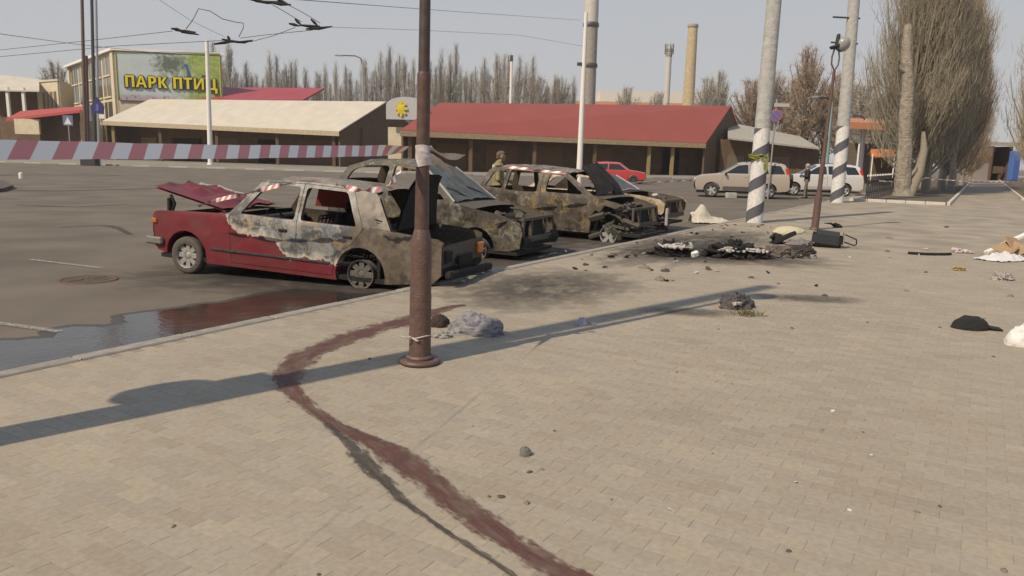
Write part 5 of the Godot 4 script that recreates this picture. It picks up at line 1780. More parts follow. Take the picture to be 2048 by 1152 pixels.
func poles():
	# brown lamp post in front
	var foot = Vector3(-0.75, 0.00, -6.01)
	var o = thing("lamp_post", "brown stepped steel post with a round foot, foremost in the square", "lamp post", foot)
	var lean := upright(Vector3.ZERO, Vector3(0.012, 0, 0))
	o.basis = lean.basis
	var s := Shape.new()
	s.lathe([Vector2(0.0, 0.045), Vector2(0.150, 0.045), Vector2(0.166, 0.036), Vector2(0.172, 0.02), Vector2(0.166, 0.004), Vector2(0.14, 0.0)], 40)
	s.lathe([Vector2(0.11, 0.045), Vector2(0.118, 0.062), Vector2(0.094, 0.075)], 40)
	part(o, "foot", s, M.brown_paint)
	s = Shape.new()
	s.lathe([Vector2(0.090, 0.05), Vector2(0.088, 0.55), Vector2(0.089, 0.556), Vector2(0.089, 0.575), Vector2(0.086, 0.582), Vector2(0.083, 0.97), Vector2(0.080, 1.02), Vector2(0.066, 1.085), Vector2(0.058, 1.11)], 36)
	part(o, "lower_shaft", s, M.brown_paint)
	s = Shape.new()
	s.lathe([Vector2(0.058, 1.10), Vector2(0.0525, 1.6), Vector2(0.0515, 2.25), Vector2(0.053, 2.26), Vector2(0.053, 2.31), Vector2(0.047, 2.33)], 32)
	part(o, "middle_shaft", s, noisy(Color(0.065, 0.037, 0.03), Color(0.135, 0.075, 0.058), 1.2, 0.5, 0.015, 101))
	s = Shape.new()
	s.lathe([Vector2(0.045, 2.32), Vector2(0.040, 3.4), Vector2(0.036, 4.5)], 28)
	part(o, "upper_shaft", s, noisy(Color(0.045, 0.03, 0.028), Color(0.095, 0.062, 0.055), 1.2, 0.5, 0.015, 102))
	lantern(o, Vector3(0, 4.5, 0))
	# strap twisted round the post
	s = Shape.new()
	var pts = []
	for k in 21:
		var a = TAU * k / 20.0
		pts.append(Vector3(cos(a) * 0.093, 0.235 + 0.012 * sin(a * 2.0), sin(a) * 0.093))
	s.tube(pts, 0.006, 6, false)
	s.tube([Vector3(-0.06, 0.24, 0.072), Vector3(-0.085, 0.236, 0.10), Vector3(-0.115, 0.242, 0.11), Vector3(-0.14, 0.25, 0.10)], 0.007, 6)
	s.tube([Vector3(-0.05, 0.235, 0.09), Vector3(-0.015, 0.215, 0.105), Vector3(0.0, 0.212, 0.1)], 0.009, 6)
	solo("tie_strap", s, flat(Color(0.45, 0.40, 0.36), 0.8), "pale strap tied round the bottom of the brown post", "strap", foot)
	# concrete pole outside the picture on the left, whose shadow crosses the square
	var out = st(-7.2, 0.75)
	o = thing("concrete_pole", "grey concrete pole whose long shadow crosses the paving", "pole", Vector3(-4.35, 0, -2.95))
	s = Shape.new()
	s.lathe([Vector2(0.19, -0.1), Vector2(0.185, 0.0), Vector2(0.13, 10.8), Vector2(0.0, 10.85)], 24)
	part(o, "shaft", s, M.concrete)
	s = Shape.new()
	s.lathe([Vector2(0.0, 3.14), Vector2(0.12, 3.12), Vector2(0.19, 3.04), Vector2(0.215, 2.9), Vector2(0.2, 2.72), Vector2(0.12, 2.62), Vector2(0.0, 2.6)], 20, Transform3D(Basis.IDENTITY, Vector3(-0.19, 0, -0.2)))
	part(o, "meter_box", s, M.steel)
	s = Shape.new()
	s.box(Vector3(-0.13, 3.38, -0.14), Vector3(0.24, 0.34, 0.2), Basis(Vector3.UP, -0.75), 0.02)
	part(o, "junction_box", s, M.steel)
	striped_pole("striped_pole", "thick concrete pole with black and white spiral stripes, nearer of two", Vector3(6.92, 0.00, -21.62), Vector3(0.012, 0, 0), 0.235, 0.175, 9.6, 2.65, true)
	striped_pole("striped_pole", "concrete pole with black and white stripes beside the white off-roader, farther of two", Vector3(14.67, 0.00, -34.31), Vector3(-0.012, 0, 0), 0.29, 0.20, 14.5, 3.4, false)
	# brown lamp post with the broken globe
	foot = Vector3(7.94, 0.00, -19.77)
	o = thing("lamp_post", "thin brown lamp post with a broken globe lamp beside the striped poles", "lamp post", foot)
	o.basis = upright(Vector3.ZERO, Vector3(0.03, 0, 0)).basis
	s = Shape.new()
	s.lathe([Vector2(0.14, 0.0), Vector2(0.14, 0.04), Vector2(0.095, 0.06), Vector2(0.09, 0.9), Vector2(0.06, 1.0), Vector2(0.055, 2.4), Vector2(0.042, 2.45), Vector2(0.038, 4.05)], 20)
	part(o, "shaft", s, M.brown_paint)
	lantern(o, Vector3(0, 4.05, 0))
	# white utility pole in front of the red roof
	simple_pole("utility_pole", "thin white utility pole standing in front of the red roof", Vector3(3.48, -0.10, -40.99), 9.3, 0.17, 0.09, Vector3(0.004, 0, 0), M.white_paint, 0)
	simple_pole("utility_pole", "whitewashed utility pole in front of the cream roof and hoarding", Vector3(-34.50, -0.03, -86.00) * Vector3(1, 0, 1) + Vector3(0, -0.1, 0), 13.6, 0.29, 0.2, Vector3(0.015, 0, 0), M.white_paint, 0)
	# three masts on one base
	var rustm = noisy(Color(0.10, 0.06, 0.05), Color(0.2, 0.13, 0.11), 0.3, 0.7, 0.02, 103)
	var b0 = Vector3(-40.89, -0.10, -73.58)
	simple_pole("mast", "rusty red mast, leftmost of three close together", Vector3(b0.x - 0.75, -0.1, b0.z), 22.0, 0.17, 0.13, Vector3(0.05, 0, 0), rustm, 0, "three tall masts by the shops")
	simple_pole("mast", "dark middle mast of three, carrying a blue sign", Vector3(b0.x, -0.1, b0.z - 0.3), 22.0, 0.16, 0.13, Vector3(0.05, 0, 0), M.dark_steel, 0, "three tall masts by the shops")
	simple_pole("mast", "grey mast, rightmost of three close together", Vector3(b0.x + 0.55, -0.1, b0.z), 22.0, 0.13, 0.11, Vector3(0.05, 0, 0), M.steel, 0, "three tall masts by the shops")
	simple_pole("mast", "shorter brown post left of the three masts", Vector3(b0.x - 1.6, -0.1, b0.z - 2), 10.5, 0.17, 0.15, Vector3(0.05, 0, 0), M.brown_paint, 0)
	s = Shape.new()
	s.box(Vector3(0.0, 0.35, 0), Vector3(1.5, 0.75, 0.8), Basis.IDENTITY, 0.05)
	var blk = solo("concrete_block", s, M.black_paint, "black painted block at the foot of the three masts", "block", Vector3(b0.x, -0.1, b0.z + 0.6))
	# blue pointed road sign on the masts
	o = thing("road_sign", "dark blue pointed road sign fixed to the middle mast", "sign", Vector3(-37.10, 5.21, -68.00))
	s = Shape.new()
	var sg := PackedVector2Array([Vector2(-0.5, -0.6), Vector2(0.5, -0.6), Vector2(0.62, 0.0), Vector2(0.0, 0.85), Vector2(-0.62, 0.0)])
	for dz in [0.0, -0.06]:
		s.poly(sg, func(p): return Vector3(p.x, p.y, dz))
	part(o, "plate", s, flat(Color(0.03, 0.03, 0.13), 0.5))
	s = Shape.new()
	var fig := PackedVector2Array([Vector2(-0.14, -0.4), Vector2(0.1, -0.4), Vector2(0.16, 0.05), Vector2(0.05, 0.35), Vector2(-0.1, 0.1)])
	s.poly(fig, func(p): return Vector3(p.x, p.y, 0.02))
	part(o, "symbol", s, flat(Color(0.10, 0.10, 0.36), 0.5))
	s = Shape.new()
	s.box(Vector3(0.35, -0.85, 0), Vector3(0.5, 0.35, 0.05))
	part(o, "plate", s, M.white_paint)
	# crossing sign at the shops
	o = thing("road_sign", "square pedestrian crossing sign on a thin grey post before the dark stall", "sign", Vector3(Vector3(-58.50, 4.86, -100.00).x, -0.1, Vector3(-58.50, 4.86, -100.00).z))
	s = Shape.new()
	s.tube([Vector3.ZERO, Vector3(0, 4.6, 0)], 0.07, 6)
	part(o, "post", s, M.steel)
	s = Shape.new()
	s.box(Vector3(0, 5.1, 0.05), Vector3(1.3, 1.3, 0.05))
	part(o, "plate", s, flat(Color(0.12, 0.14, 0.24), 0.5))
	s = Shape.new()
	s.tri(Vector3(-0.5, 4.6, 0.09), Vector3(0.5, 4.6, 0.09), Vector3(0, 5.55, 0.09))
	part(o, "symbol", s, flat(Color(0.6, 0.6, 0.6), 0.5))
	# round no-parking sign with a plate, and the white direction plate
	o = thing("road_sign", "round blue no-parking sign with red rim right of the nearer striped pole", "sign", Vector3(Vector3(12.76, 3.99, -38.00).x, -0.1, Vector3(12.76, 3.99, -38.00).z))
	s = Shape.new()
	s.tube([Vector3.ZERO, Vector3(0.05, 4.9, 0)], 0.04, 6)
	part(o, "post", s, M.steel)
	var cy = Vector3(12.80, 3.99, -38.00).y + 0.1
	s = Shape.new()
	s.lathe([Vector2(0, 0.02), Vector2(0.24, 0.02)], 24, Transform3D(Basis(Vector3.RIGHT, PI / 2), Vector3(0.05, cy, 0.06)))
	part(o, "plate", s, flat(Color(0.12, 0.13, 0.34), 0.4))
	s = Shape.new()
	s.lathe([Vector2(0.24, 0.025), Vector2(0.31, 0.025), Vector2(0.31, 0.0)], 24, Transform3D(Basis(Vector3.RIGHT, PI / 2), Vector3(0.05, cy, 0.06)))
	s.box(Vector3(0.05, cy, 0.095), Vector3(0.5, 0.07, 0.012), Basis(Vector3(0, 0, 1), -0.785))
	part(o, "symbol", s, flat(Color(0.36, 0.12, 0.16), 0.4))
	s = Shape.new()
	s.box(Vector3(0.3, cy + 0.53, 0.05), Vector3(0.75, 0.17, 0.04))
	part(o, "name_plate", s, flat(Color(0.42, 0.40, 0.36), 0.6))
	# street lamps far behind
	street_lamp("street lamp with an arm to the left behind the cream hall", Vector3(-23.50, 9.71, -118.00), Vector3(-23.43, 16.21, -118.00).y, -3.2, M.steel)
	street_lamp("pale street lamp rising behind the white off-roader", Vector3(25.33, 1.64, -62.00), Vector3(24.94, 6.94, -62.00).y, -1.2, flat(Color(0.22, 0.34, 0.35), 0.5))
	street_lamp("short pale street lamp before the orange canopy", Vector3(34.53, 1.71, -76.00), Vector3(34.04, 6.47, -76.00).y, -1.5, M.white_paint)
	simple_pole("utility_pole", "slim far utility pole rising behind the red roof's left half", Vector3(-0.99, 2.82, -130.00) * Vector3(1, 0, 1), 18.2, 0.28, 0.2, Vector3.ZERO, M.white_paint, 1)
	# little white bollard and traffic island at the far left
	s = Shape.new()
	s.lathe([Vector2(0.0, 0.34), Vector2(0.08, 0.32), Vector2(0.11, 0.28), Vector2(0.11, 0.0)], 14)
	solo("bollard", s, M.white_paint, "little white bollard standing on the road at the far left", "bollard", Vector3(-26.87, -0.10, -41.14))
	s = Shape.new()
	var isl = [Vector3(-26.23, -0.10, -34.46), Vector3(-24.29, -0.10, -35.82), Vector3(-20.92, -0.10, -31.49), Vector3(-19.68, -0.10, -28.97), Vector3(-19.25, -0.10, -25.21)]
	var top = PackedVector2Array()
	for p in isl: top.append(Vector2(p.x, p.z))
	s.poly(top, func(p): return Vector3(p.x, 0.04, p.y))
	for i in 5:
		var p = isl[i]; var q = isl[(i + 1) % 5]
		s.quad(p, q, Vector3(q.x, 0.04, q.z), Vector3(p.x, 0.04, p.z))
	setting("traffic_island", s, noisy(Color(0.06, 0.05, 0.04), Color(0.12, 0.105, 0.09), 0.4, 0.9, 0.02, 105))
	railings()

func lantern(o: Node3D, at: Vector3):
	# forked bracket, dark ring and a cracked glass globe leaning on it
	var s := Shape.new()
	s.tube([at, at + Vector3(-0.09, 0.16, 0), at + Vector3(-0.10, 0.34, 0), at + Vector3(-0.04, 0.62, 0)], 0.022, 8)
	s.tube([at, at + Vector3(0.08, 0.14, 0), at + Vector3(0.09, 0.32, 0), at + Vector3(0.05, 0.5, 0)], 0.02, 8)
	part(o, "bracket", s, M.brown_paint)
	s = Shape.new()
	s.lathe([Vector2(0.05, 0.0), Vector2(0.13, 0.02), Vector2(0.15, 0.08), Vector2(0.13, 0.1), Vector2(0.05, 0.1)], 18, Transform3D(Basis(Vector3(0, 0, 1), 0.35), at + Vector3(-0.02, 0.54, 0)))
	part(o, "collar", s, M.black_paint)
	s = Shape.new()
	s.lathe([Vector2(0.08, 0.0), Vector2(0.15, 0.06), Vector2(0.185, 0.17), Vector2(0.17, 0.27), Vector2(0.11, 0.34), Vector2(0.09, 0.35)], 20, Transform3D(Basis(Vector3(0, 0, 1), -0.45), at + Vector3(0.05, 0.50, 0)))
	part(o, "globe", s, noisy(Color(0.2, 0.19, 0.19), Color(0.42, 0.41, 0.41), 2.0, 0.3, 0.02, 109))
	s = Shape.new()
	s.box(at + Vector3(-0.03, 0.76, 0.05), Vector3(0.07, 0.26, 0.1), Basis(Vector3(0, 0, 1), -0.1), 0.015)
	part(o, "lamp_holder", s, M.black_paint)

func striped_pole(called, label, foot: Vector3, lean: Vector3, r0: float, r1: float, h: float, paint_h: float, wreath: bool):
	var o = thing(called, label, "pole", foot, 0.0, "striped concrete poles at the corner")
	o.basis = upright(Vector3.ZERO, lean).basis
	var rr = func(y): return lerpf(r0, r1, y / h)
	var t = painted(128, 512, func(u, v):
		var y = v * paint_h
		var ph = y / (paint_h / 3.2) + u * 1.0 + 0.12
		var w = 0.5 + fb(u * 20.0, y * 6.0, 111.0) * 0.25
		var white = Color(0.60, 0.585, 0.57) * w * 2.0
		var k = fposmod(ph, 1.0) + fb(u * 14.0, y * 5.0, 112.0) * 0.05
		var bk = smoothstep(0.59, 0.62, k)
		return Color(white.r, white.g, white.b, 1.0).lerp(Color(0.085, 0.088, 0.10), bk))
	var s := Shape.new()
	var prof = []
	for k in 9:
		prof.append(Vector2(rr.call(paint_h * k / 8.0), paint_h * k / 8.0))
	s.lathe(prof, 28)
	for i in s.uv.size():
		s.uv[i] = Vector2(s.uv[i].x, s.uv[i].y / paint_h)
	part(o, "striped_base", s, textured(t, 0.8))
	s = Shape.new()
	s.lathe([Vector2(rr.call(paint_h), paint_h), Vector2(r1, h), Vector2(0.0, h + 0.02)], 28)
	part(o, "shaft", s, M.concrete)
	if wreath:
		s = Shape.new()
		var r := RandomNumberGenerator.new()
		r.seed = 5
		for k in 46:
			var a = r.randf_range(0, TAU)
			var p = Vector3(cos(a) * 0.235, 1.86 + r.randf_range(-0.06, 0.06), sin(a) * 0.235)
			s.box(p, Vector3(0.16, 0.012, 0.03), Basis.from_euler(Vector3(r.randf_range(-0.8, 0.8), -a + PI / 2 + r.randf_range(-0.7, 0.7), r.randf_range(-0.6, 0.6))))
		for k in 10:
			var p = Vector3(0.10 + r.randf_range(-0.06, 0.08), 1.82 - k * 0.035, 0.235)
			s.box(p, Vector3(0.03, 0.12, 0.012), Basis.from_euler(Vector3(0.1, 0, r.randf_range(-0.6, 0.6))))
		solo("ribbon_wreath", s, noisy(Color(0.16, 0.17, 0.02), Color(0.42, 0.40, 0.06), 3.0, 0.7, 0.03, 106), "yellow-green ribbon bundle tied round the nearer striped pole", "ribbon", foot)
	else:
		for y in [Vector3(14.40, 8.03, -34.70).y, Vector3(14.51, 6.97, -34.70).y]:
			s = Shape.new()
			s.tube([Vector3(-0.9, y, 0.1), Vector3(0.28, y - 0.05, 0.1)], 0.04, 6)
			part(o, "crossarm", s, M.dark_steel)

func simple_pole(called, label, foot: Vector3, h: float, r0: float, r1: float, lean: Vector3, mat: Material, arms: int, group := ""):
	var o = thing(called, label, "pole", foot, 0.0, group)
	o.basis = upright(Vector3.ZERO, lean).basis
	var s := Shape.new()
	s.lathe([Vector2(r0, -0.1), Vector2(lerpf(r0, r1, 0.5), h * 0.5), Vector2(r1, h), Vector2(0, h + 0.03)], 14)
	part(o, "shaft", s, mat)
	s = Shape.new()
	s.lathe([Vector2(r0 * 1.25, -0.05), Vector2(r0 * 1.25, 0.25), Vector2(r0, 0.3)], 14)
	part(o, "foot", s, mat)
	s = Shape.new()
	s.box(Vector3(-r0 * 1.3, h * 0.72, 0), Vector3(r0 * 1.6, r0 * 1.0, r0 * 0.8), Basis.IDENTITY, 0.02)
	part(o, "bracket", s, M.dark_steel)
	if arms:
		s = Shape.new()
		s.box(Vector3(0, h - 0.3, 0), Vector3(0.5, 1.0, 0.5), Basis.IDENTITY, 0.05)
		part(o, "cap_box", s, M.dark_steel)
	return o

func street_lamp(label, at: Vector3, top: float, arm: float, mat: Material):
	var o = thing("street_lamp", label, "street lamp", Vector3(at.x, -0.1, at.z), 0.0, "street lamps far behind")
	var s := Shape.new()
	s.tube([Vector3.ZERO, Vector3(0, top * 0.97, 0)], [0.22, 0.13], 10)
	part(o, "shaft", s, mat)
	s = Shape.new()
	s.tube([Vector3(0, top * 0.9, 0), Vector3(arm * 0.08, top * 0.985, 0), Vector3(arm * 0.35, top + 0.1, 0), Vector3(arm, top + 0.12, 0)], 0.09, 6)
	part(o, "arm", s, M.dark_steel)
	s = Shape.new()
	s.box(Vector3(arm * 1.12, top + 0.12, 0), Vector3(absf(arm) * 0.4, 0.22, 0.4), Basis.IDENTITY, 0.06)
	part(o, "lamp_head", s, M.steel)

func railings():
	var o = thing("railing", "black iron railings with pale tips beside the second striped pole", "railing")
	var a = st(33.6, 1.25); var b = st(52.0, 1.25)
	var n = 24
	for y in [0.25, 0.95]:
		var s := Shape.new()
		s.tube([a + Vector3(0, y, 0), b + Vector3(0, y, 0)], 0.028, 6)
		part(o, "rail", s, M.black_paint)
	var bar := Shape.new()
	bar.tube([Vector3(0, 0, 0), Vector3(0, 1.15, 0)], 0.022, 5)
	var bm = bar.mesh(M.black_paint)
	var tip := Shape.new()
	tip.lathe([Vector2(0, 0.12), Vector2(0.035, 0.05), Vector2(0.03, 0.0), Vector2(0.0, -0.02)], 8)
	var tm = tip.mesh(M.white_paint)
	var ringm := Shape.new()
	var pts = []
	for k in 13:
		pts.append(Vector3(0, 0.6, 0) + K * cos(TAU * k / 12.0) * 0.22 + Vector3(0, sin(TAU * k / 12.0) * 0.3, 0))
	ringm.tube(pts, 0.018, 5, false)
	var rm = ringm.mesh(M.black_paint)
	for i in n + 1:
		var p = a.lerp(b, float(i) / n)
		var m := MeshInstance3D.new()
		m.name = "bar"
		m.mesh = bm
		o.add_child(m, true)
		m.position = p
		var t := MeshInstance3D.new()
		t.name = "tip"
		t.mesh = tm
		m.add_child(t, true)
		t.position = Vector3(0, 1.15, 0)
		if i < n:
			var q := MeshInstance3D.new()
			q.name = "scroll"
			q.mesh = rm
			o.add_child(q, true)
			q.position = a.lerp(b, (i + 0.5) / n)


# ---------------------------------------------------------------- trees
func twig(s: Shape, a: Vector3, b: Vector3, r: float):
	# a thin tapering three-sided twig
	var d = (b - a).normalized()
	var x = d.cross(Vector3(0.31, 0.2, 0.93)).normalized()
	var y = d.cross(x)
	for k in 3:
		var p = x * cos(TAU * k / 3.0) + y * sin(TAU * k / 3.0)
		var q = x * cos(TAU * (k + 1) / 3.0) + y * sin(TAU * (k + 1) / 3.0)
		s.tri(a + p * r, a + q * r, b, p, q, (p + q).normalized())

func limb(s: Shape, a: Vector3, b: Vector3, r0: float, r1: float, bend: Vector3):
	s.tube([a, a.lerp(b, 0.35) + bend, a.lerp(b, 0.7) + bend * 0.8, b], [r0, lerpf(r0, r1, 0.35), lerpf(r0, r1, 0.7), r1], 5, false)

func poplar_shapes(h: float, rad: float, limbs: int, twigs: int, tr: float, seed: int, belly := 0.35, low := 0.10, spread := 0.0) -> Array:
	# upright bare tree: trunk, rising limbs, and many fine twigs; returns [trunk, crown]
	var r := RandomNumberGenerator.new()
	r.seed = seed
	var t := Shape.new()
	var pts = []
	var rr = []
	for k in 8:
		var f = k / 7.0
		pts.append(Vector3(r.randf_range(-0.1, 0.1) * f, h * 0.92 * f, r.randf_range(-0.1, 0.1) * f))
		rr.append(lerpf(rad * 0.085 + 0.05, 0.02, pow(f, 0.8)))
	t.tube(pts, rr, 9, false)
	var c := Shape.new()
	var prof = func(f): return rad * pow(clampf((f - low) / (belly - low + 0.001), 0.0, 1.0), 0.7) if f < belly else rad * pow(clampf((1.0 - f) / (1.0 - belly), 0.0, 1.0), 0.62)
	for i in limbs:
		var f0 = lerpf(low * 0.6, 0.80, pow(r.randf(), 1.15))
		var f1 = minf(0.99, f0 + r.randf_range(0.12, 0.34))
		var ang = r.randf_range(0, TAU)
		var out = prof.call(f1) * r.randf_range(0.25, 1.12) * (1.0 + 0.28 * nz(cos(ang) * 1.4 + seed, f1 * 5.0, sin(ang) * 1.4))
		var a = Vector3(0, f0 * h, 0)
		var b = Vector3(cos(ang) * out, f1 * h, sin(ang) * out)
		var bend = Vector3(cos(ang), -0.2, sin(ang)) * out * 0.22
		limb(t, a, b, lerpf(0.012, 0.03, 1.0 - f0) * rad, tr * 1.2, bend)
		var per = twigs / limbs
		for k in per:
			var q = r.randf_range(0.25, 1.0)
			var p = a.lerp(b, q) + bend * (1.0 - absf(q - 0.5) * 2.0) + Vector3(r.randfn(), r.randfn(), r.randfn()) * spread
			var lean = ang + r.randf_range(-2.2, 2.2)
			var len = r.randf_range(0.025, 0.065) * h
			var o = r.randf_range(0.02, 0.62) * len
			var e = p + Vector3(cos(lean) * o, len * r.randf_range(0.75, 1.0), sin(lean) * o)
			c.tint = Color.WHITE * r.randf_range(0.7, 1.25)
			twig(c, p, e, tr * r.randf_range(0.6, 1.2))
	return [t, c]

func round_tree_shapes(h: float, rad: float, limbs: int, twigs: int, tr: float, seed: int) -> Array:
	var r := RandomNumberGenerator.new()
	r.seed = seed
	var t := Shape.new()
	t.tube([Vector3.ZERO, Vector3(0.1, h * 0.25, 0.05), Vector3(-0.05, h * 0.55, 0), Vector3(0, h * 0.9, 0)], [0.22, 0.17, 0.10, 0.02], 9, false)
	var c := Shape.new()
	for i in limbs:
		var f0 = r.randf_range(0.16, 0.7)
		var ang = r.randf_range(0, TAU)
		var up = r.randf_range(0.12, 0.40)
		var f1 = minf(1.0, f0 + up)
		var out = rad * sqrt(maxf(0.04, 1.0 - pow((f1 - 0.52) / 0.50, 2.0))) * r.randf_range(0.45, 1.0)
		var a = Vector3(0, f0 * h, 0)
		var b = Vector3(cos(ang) * out, f1 * h, sin(ang) * out)
		var bend = Vector3(0, -0.03 * h, 0)
		limb(t, a, b, 0.07, tr * 1.2, bend)
		for k in twigs / limbs:
			var q = r.randf_range(0.35, 1.0)
			var p = a.lerp(b, q) + bend * (1.0 - absf(q - 0.5) * 2.0)
			var dir = Vector3(r.randfn(), absf(r.randfn()) * 0.9 + 0.1, r.randfn()).normalized()
			c.tint = Color.WHITE * r.randf_range(0.7, 1.25)
			twig(c, p, p + dir * r.randf_range(0.05, 0.12) * h, tr * r.randf_range(0.6, 1.2))
	return [t, c]

func bark_trunk(s: Shape, pts: Array, radii: Array):
	# a trunk with furrowed, knotty bark
	var fine = smooth_path(pts, radii, 9)
	var p = []
	var u = []
	for i in fine[0].size():
		var row = []
		var ur = []
		for j in 29:
			var a = TAU * (j % 28) / 28.0
			var d = Vector3(cos(a), 0, sin(a))
			var y = fine[0][i].y
			var ridge = absf(nz(d.x * 3.4, y * 0.7, d.z * 3.4)) * 0.22 + nz(d.x * 1.3, y * 0.9, d.z * 1.3 + 4.0) * 0.16 + nz(d.x * 7.0, y * 2.4, d.z * 7.0) * 0.07
			row.append(fine[0][i] + d * fine[1][i] * (0.95 + ridge))
			ur.append(Vector2(j / 28.0, y))
		p.append(row)
		u.append(ur)
	s.sheet(p, u)
	var top = p[-1]
	for j in 28:
		s.tri(fine[0][-1] + Vector3(0, 0.05, 0), top[j], top[j + 1])

func twig_material(c: Color) -> StandardMaterial3D:
	var m := flat(c, 0.9)
	m.vertex_color_use_as_albedo = true
	return m

func plant(called: String, label: String, shapes: Array, tm: Material, cm: Material, group: String) -> Node3D:
	var o = thing(called, label, "tree", Vector3.ZERO, 0.0, group)
	part(o, "trunk", shapes[0], tm)
	part(o, "crown", shapes[1], cm)
	return o

func again(o: Node3D, at: Vector3, turn: float, sc: Vector3, label := "") -> Node3D:
	var c = o.duplicate()
	c.name = numbered(String(o.name).trim_suffix("_" + String(o.name).right(3)) if String(o.name).right(4).begins_with("_0") else String(o.name))
	add_child(c)
	c.transform = Transform3D(Basis(Vector3.UP, turn).scaled(sc), at)
	if label: c.set_meta("label", label)
	return c

func trees():
	var bark = noisy(Color(0.18, 0.16, 0.12), Color(0.32, 0.285, 0.23), 0.6, 0.95, 0.02, 121)
	var far_bark = flat(Color(0.14, 0.125, 0.10), 0.95)
	var olive = twig_material(Color(0.33, 0.285, 0.205))
	var grey = twig_material(Color(0.42, 0.38, 0.325))
	var russet = twig_material(Color(0.40, 0.295, 0.205))
	# tall bare poplars along the avenue
	var lab = ["broad bare poplar at the head of the avenue, right behind the dead trunk", "bare poplar second along the avenue's left side", "bare poplar third along the avenue's left side", "russet bare poplar fourth along the avenue's left side", "russet bare poplar, last but one on the avenue's left side", "russet bare poplar, last on the avenue's left side"]
	var protos = []
	for k in 3:
		var sh = poplar_shapes(19.0, 2.9, 240, 18500, 0.0138, 300 + k, 0.36, 0.06, 0.33)
		protos.append(sh)
	var meshes = []
	for k in 3:
		meshes.append([protos[k][0].mesh(bark), protos[k][1].mesh(olive), protos[k][1].mesh(russet)])
	var spots = [[45.0, 1.9, 1.0, 0, 1], [49.5, 2.9, 0.98, 1, 1], [57.0, 3.5, 0.98, 2, 1], [66.0, 3.8, 0.86, 0, 2], [78.0, 4.3, 0.80, 1, 2], [92.0, 4.8, 0.72, 2, 2]]
	for i in spots.size():
		var q = spots[i]
		var o = thing("poplar_tree", lab[i], "tree", st(q[0], q[1], 0.05), i * 1.3, "poplars along the avenue")
		o.scale = Vector3(q[2], q[2], q[2])
		for e in [["trunk", meshes[q[3]][0]], ["crown", meshes[q[3]][q[4]]]]:
			var m := MeshInstance3D.new()
			m.name = e[0]
			m.mesh = e[1]
			o.add_child(m)
	var lab2 = ["bare poplar cut by the right edge of the picture", "bare poplar second on the avenue's right side", "bare poplar third on the avenue's right side"]
	var sp2 = [[62.0, 9.5, 0.95, 1, 1], [74.0, 10.2, 0.88, 2, 1], [88.0, 10.6, 0.85, 0, 2]]
	for i in 3:
		var q = sp2[i]
		var o = thing("poplar_tree", lab2[i], "tree", st(q[0], q[1], 0.05), i * 2.1 + 0.5, "poplars along the avenue")
		o.scale = Vector3.ONE * q[2]
		for e in [["trunk", meshes[q[3]][0]], ["crown", meshes[q[3]][q[4]]]]:
			var m := MeshInstance3D.new()
			m.name = e[0]
			m.mesh = e[1]
			o.add_child(m)
	# dead pollarded trunk
	var o = thing("dead_trunk", "pale bare poplar trunk lopped of its crown at the head of the avenue", "tree", Vector3(22.07, 0.00, -42.94) + Vector3(0, 0.04, 0))
	var pale = bump(noisy(Color(0.20, 0.17, 0.13), Color(0.40, 0.355, 0.29), 0.45, 0.95, 0.015, 122), 0.03, 1.2)
	var s := Shape.new()
	bark_trunk(s, [Vector3(0, -0.05, 0), Vector3(-0.05, 0.4, 0), Vector3(-0.14, 1.4, 0), Vector3(-0.2, 3.0, 0), Vector3(-0.34, 4.6, 0), Vector3(-0.4, 6.0, 0), Vector3(-0.62, 7.4, 0), Vector3(-0.74, 8.6, 0), Vector3(-0.76, 9.3, 0)], [0.58, 0.46, 0.40, 0.36, 0.34, 0.33, 0.28, 0.24, 0.18])
	part(o, "trunk", s, pale)
	s = Shape.new()
	s.tube([Vector3(0.25, 0.0, 0.1), Vector3(0.75, 1.3, 0.0), Vector3(0.95, 2.6, -0.1), Vector3(0.85, 3.6, -0.2)], [0.34, 0.27, 0.2, 0.1], 10)
	part(o, "side_trunk", s, bark)
	for e in [[1.1, 0.5, 1], [2.2, -0.42, 1], [6.6, -0.98, 1]]:
		s = Shape.new()
		s.tube([Vector3(e[1] * 0.4, e[0], 0.1), Vector3(e[1], e[0] + 0.35, 0.12), Vector3(e[1] * 1.05, e[0] + 0.55, 0.12)], [0.13, 0.09, 0.06], 8)
		part(o, "stub", s, pale)
	# smaller gnarled stems farther along the bed
	for e in [[52.0, 1.6, "gnarled pale tree stem beside the railings"], [56.0, 4.1, "leaning pale tree stem behind the first poplar"], [61.0, 2.0, "thin pale tree stem farther down the bed"]]:
		o = thing("tree_stem", e[2], "tree", st(e[0], e[1], 0.04))
		s = Shape.new()
		s.tube([Vector3.ZERO, Vector3(0.1, 1.0, 0), Vector3(-0.1, 2.2, 0.1), Vector3(0.15, 3.6, 0)], [0.32, 0.24, 0.2, 0.12], 9)
		part(o, "trunk", s, pale)
		s = Shape.new()
		s.tube([Vector3(-0.05, 1.8, 0), Vector3(-0.6, 2.8, 0.1), Vector3(-0.7, 3.6, 0)], [0.13, 0.09, 0.04], 7)
		part(o, "branch", s, pale)
	# far row of narrow grey poplars behind the halls
	var r := RandomNumberGenerator.new()
	r.seed = 900
	var fars = []
	for k in 4:
		var sh = poplar_shapes(20.0, [1.5, 1.9, 1.3, 2.4][k], 60, 2000, 0.022, 400 + k, 0.4, 0.10, 0.26)
		fars.append([sh[0].mesh(far_bark), sh[1].mesh(grey)])
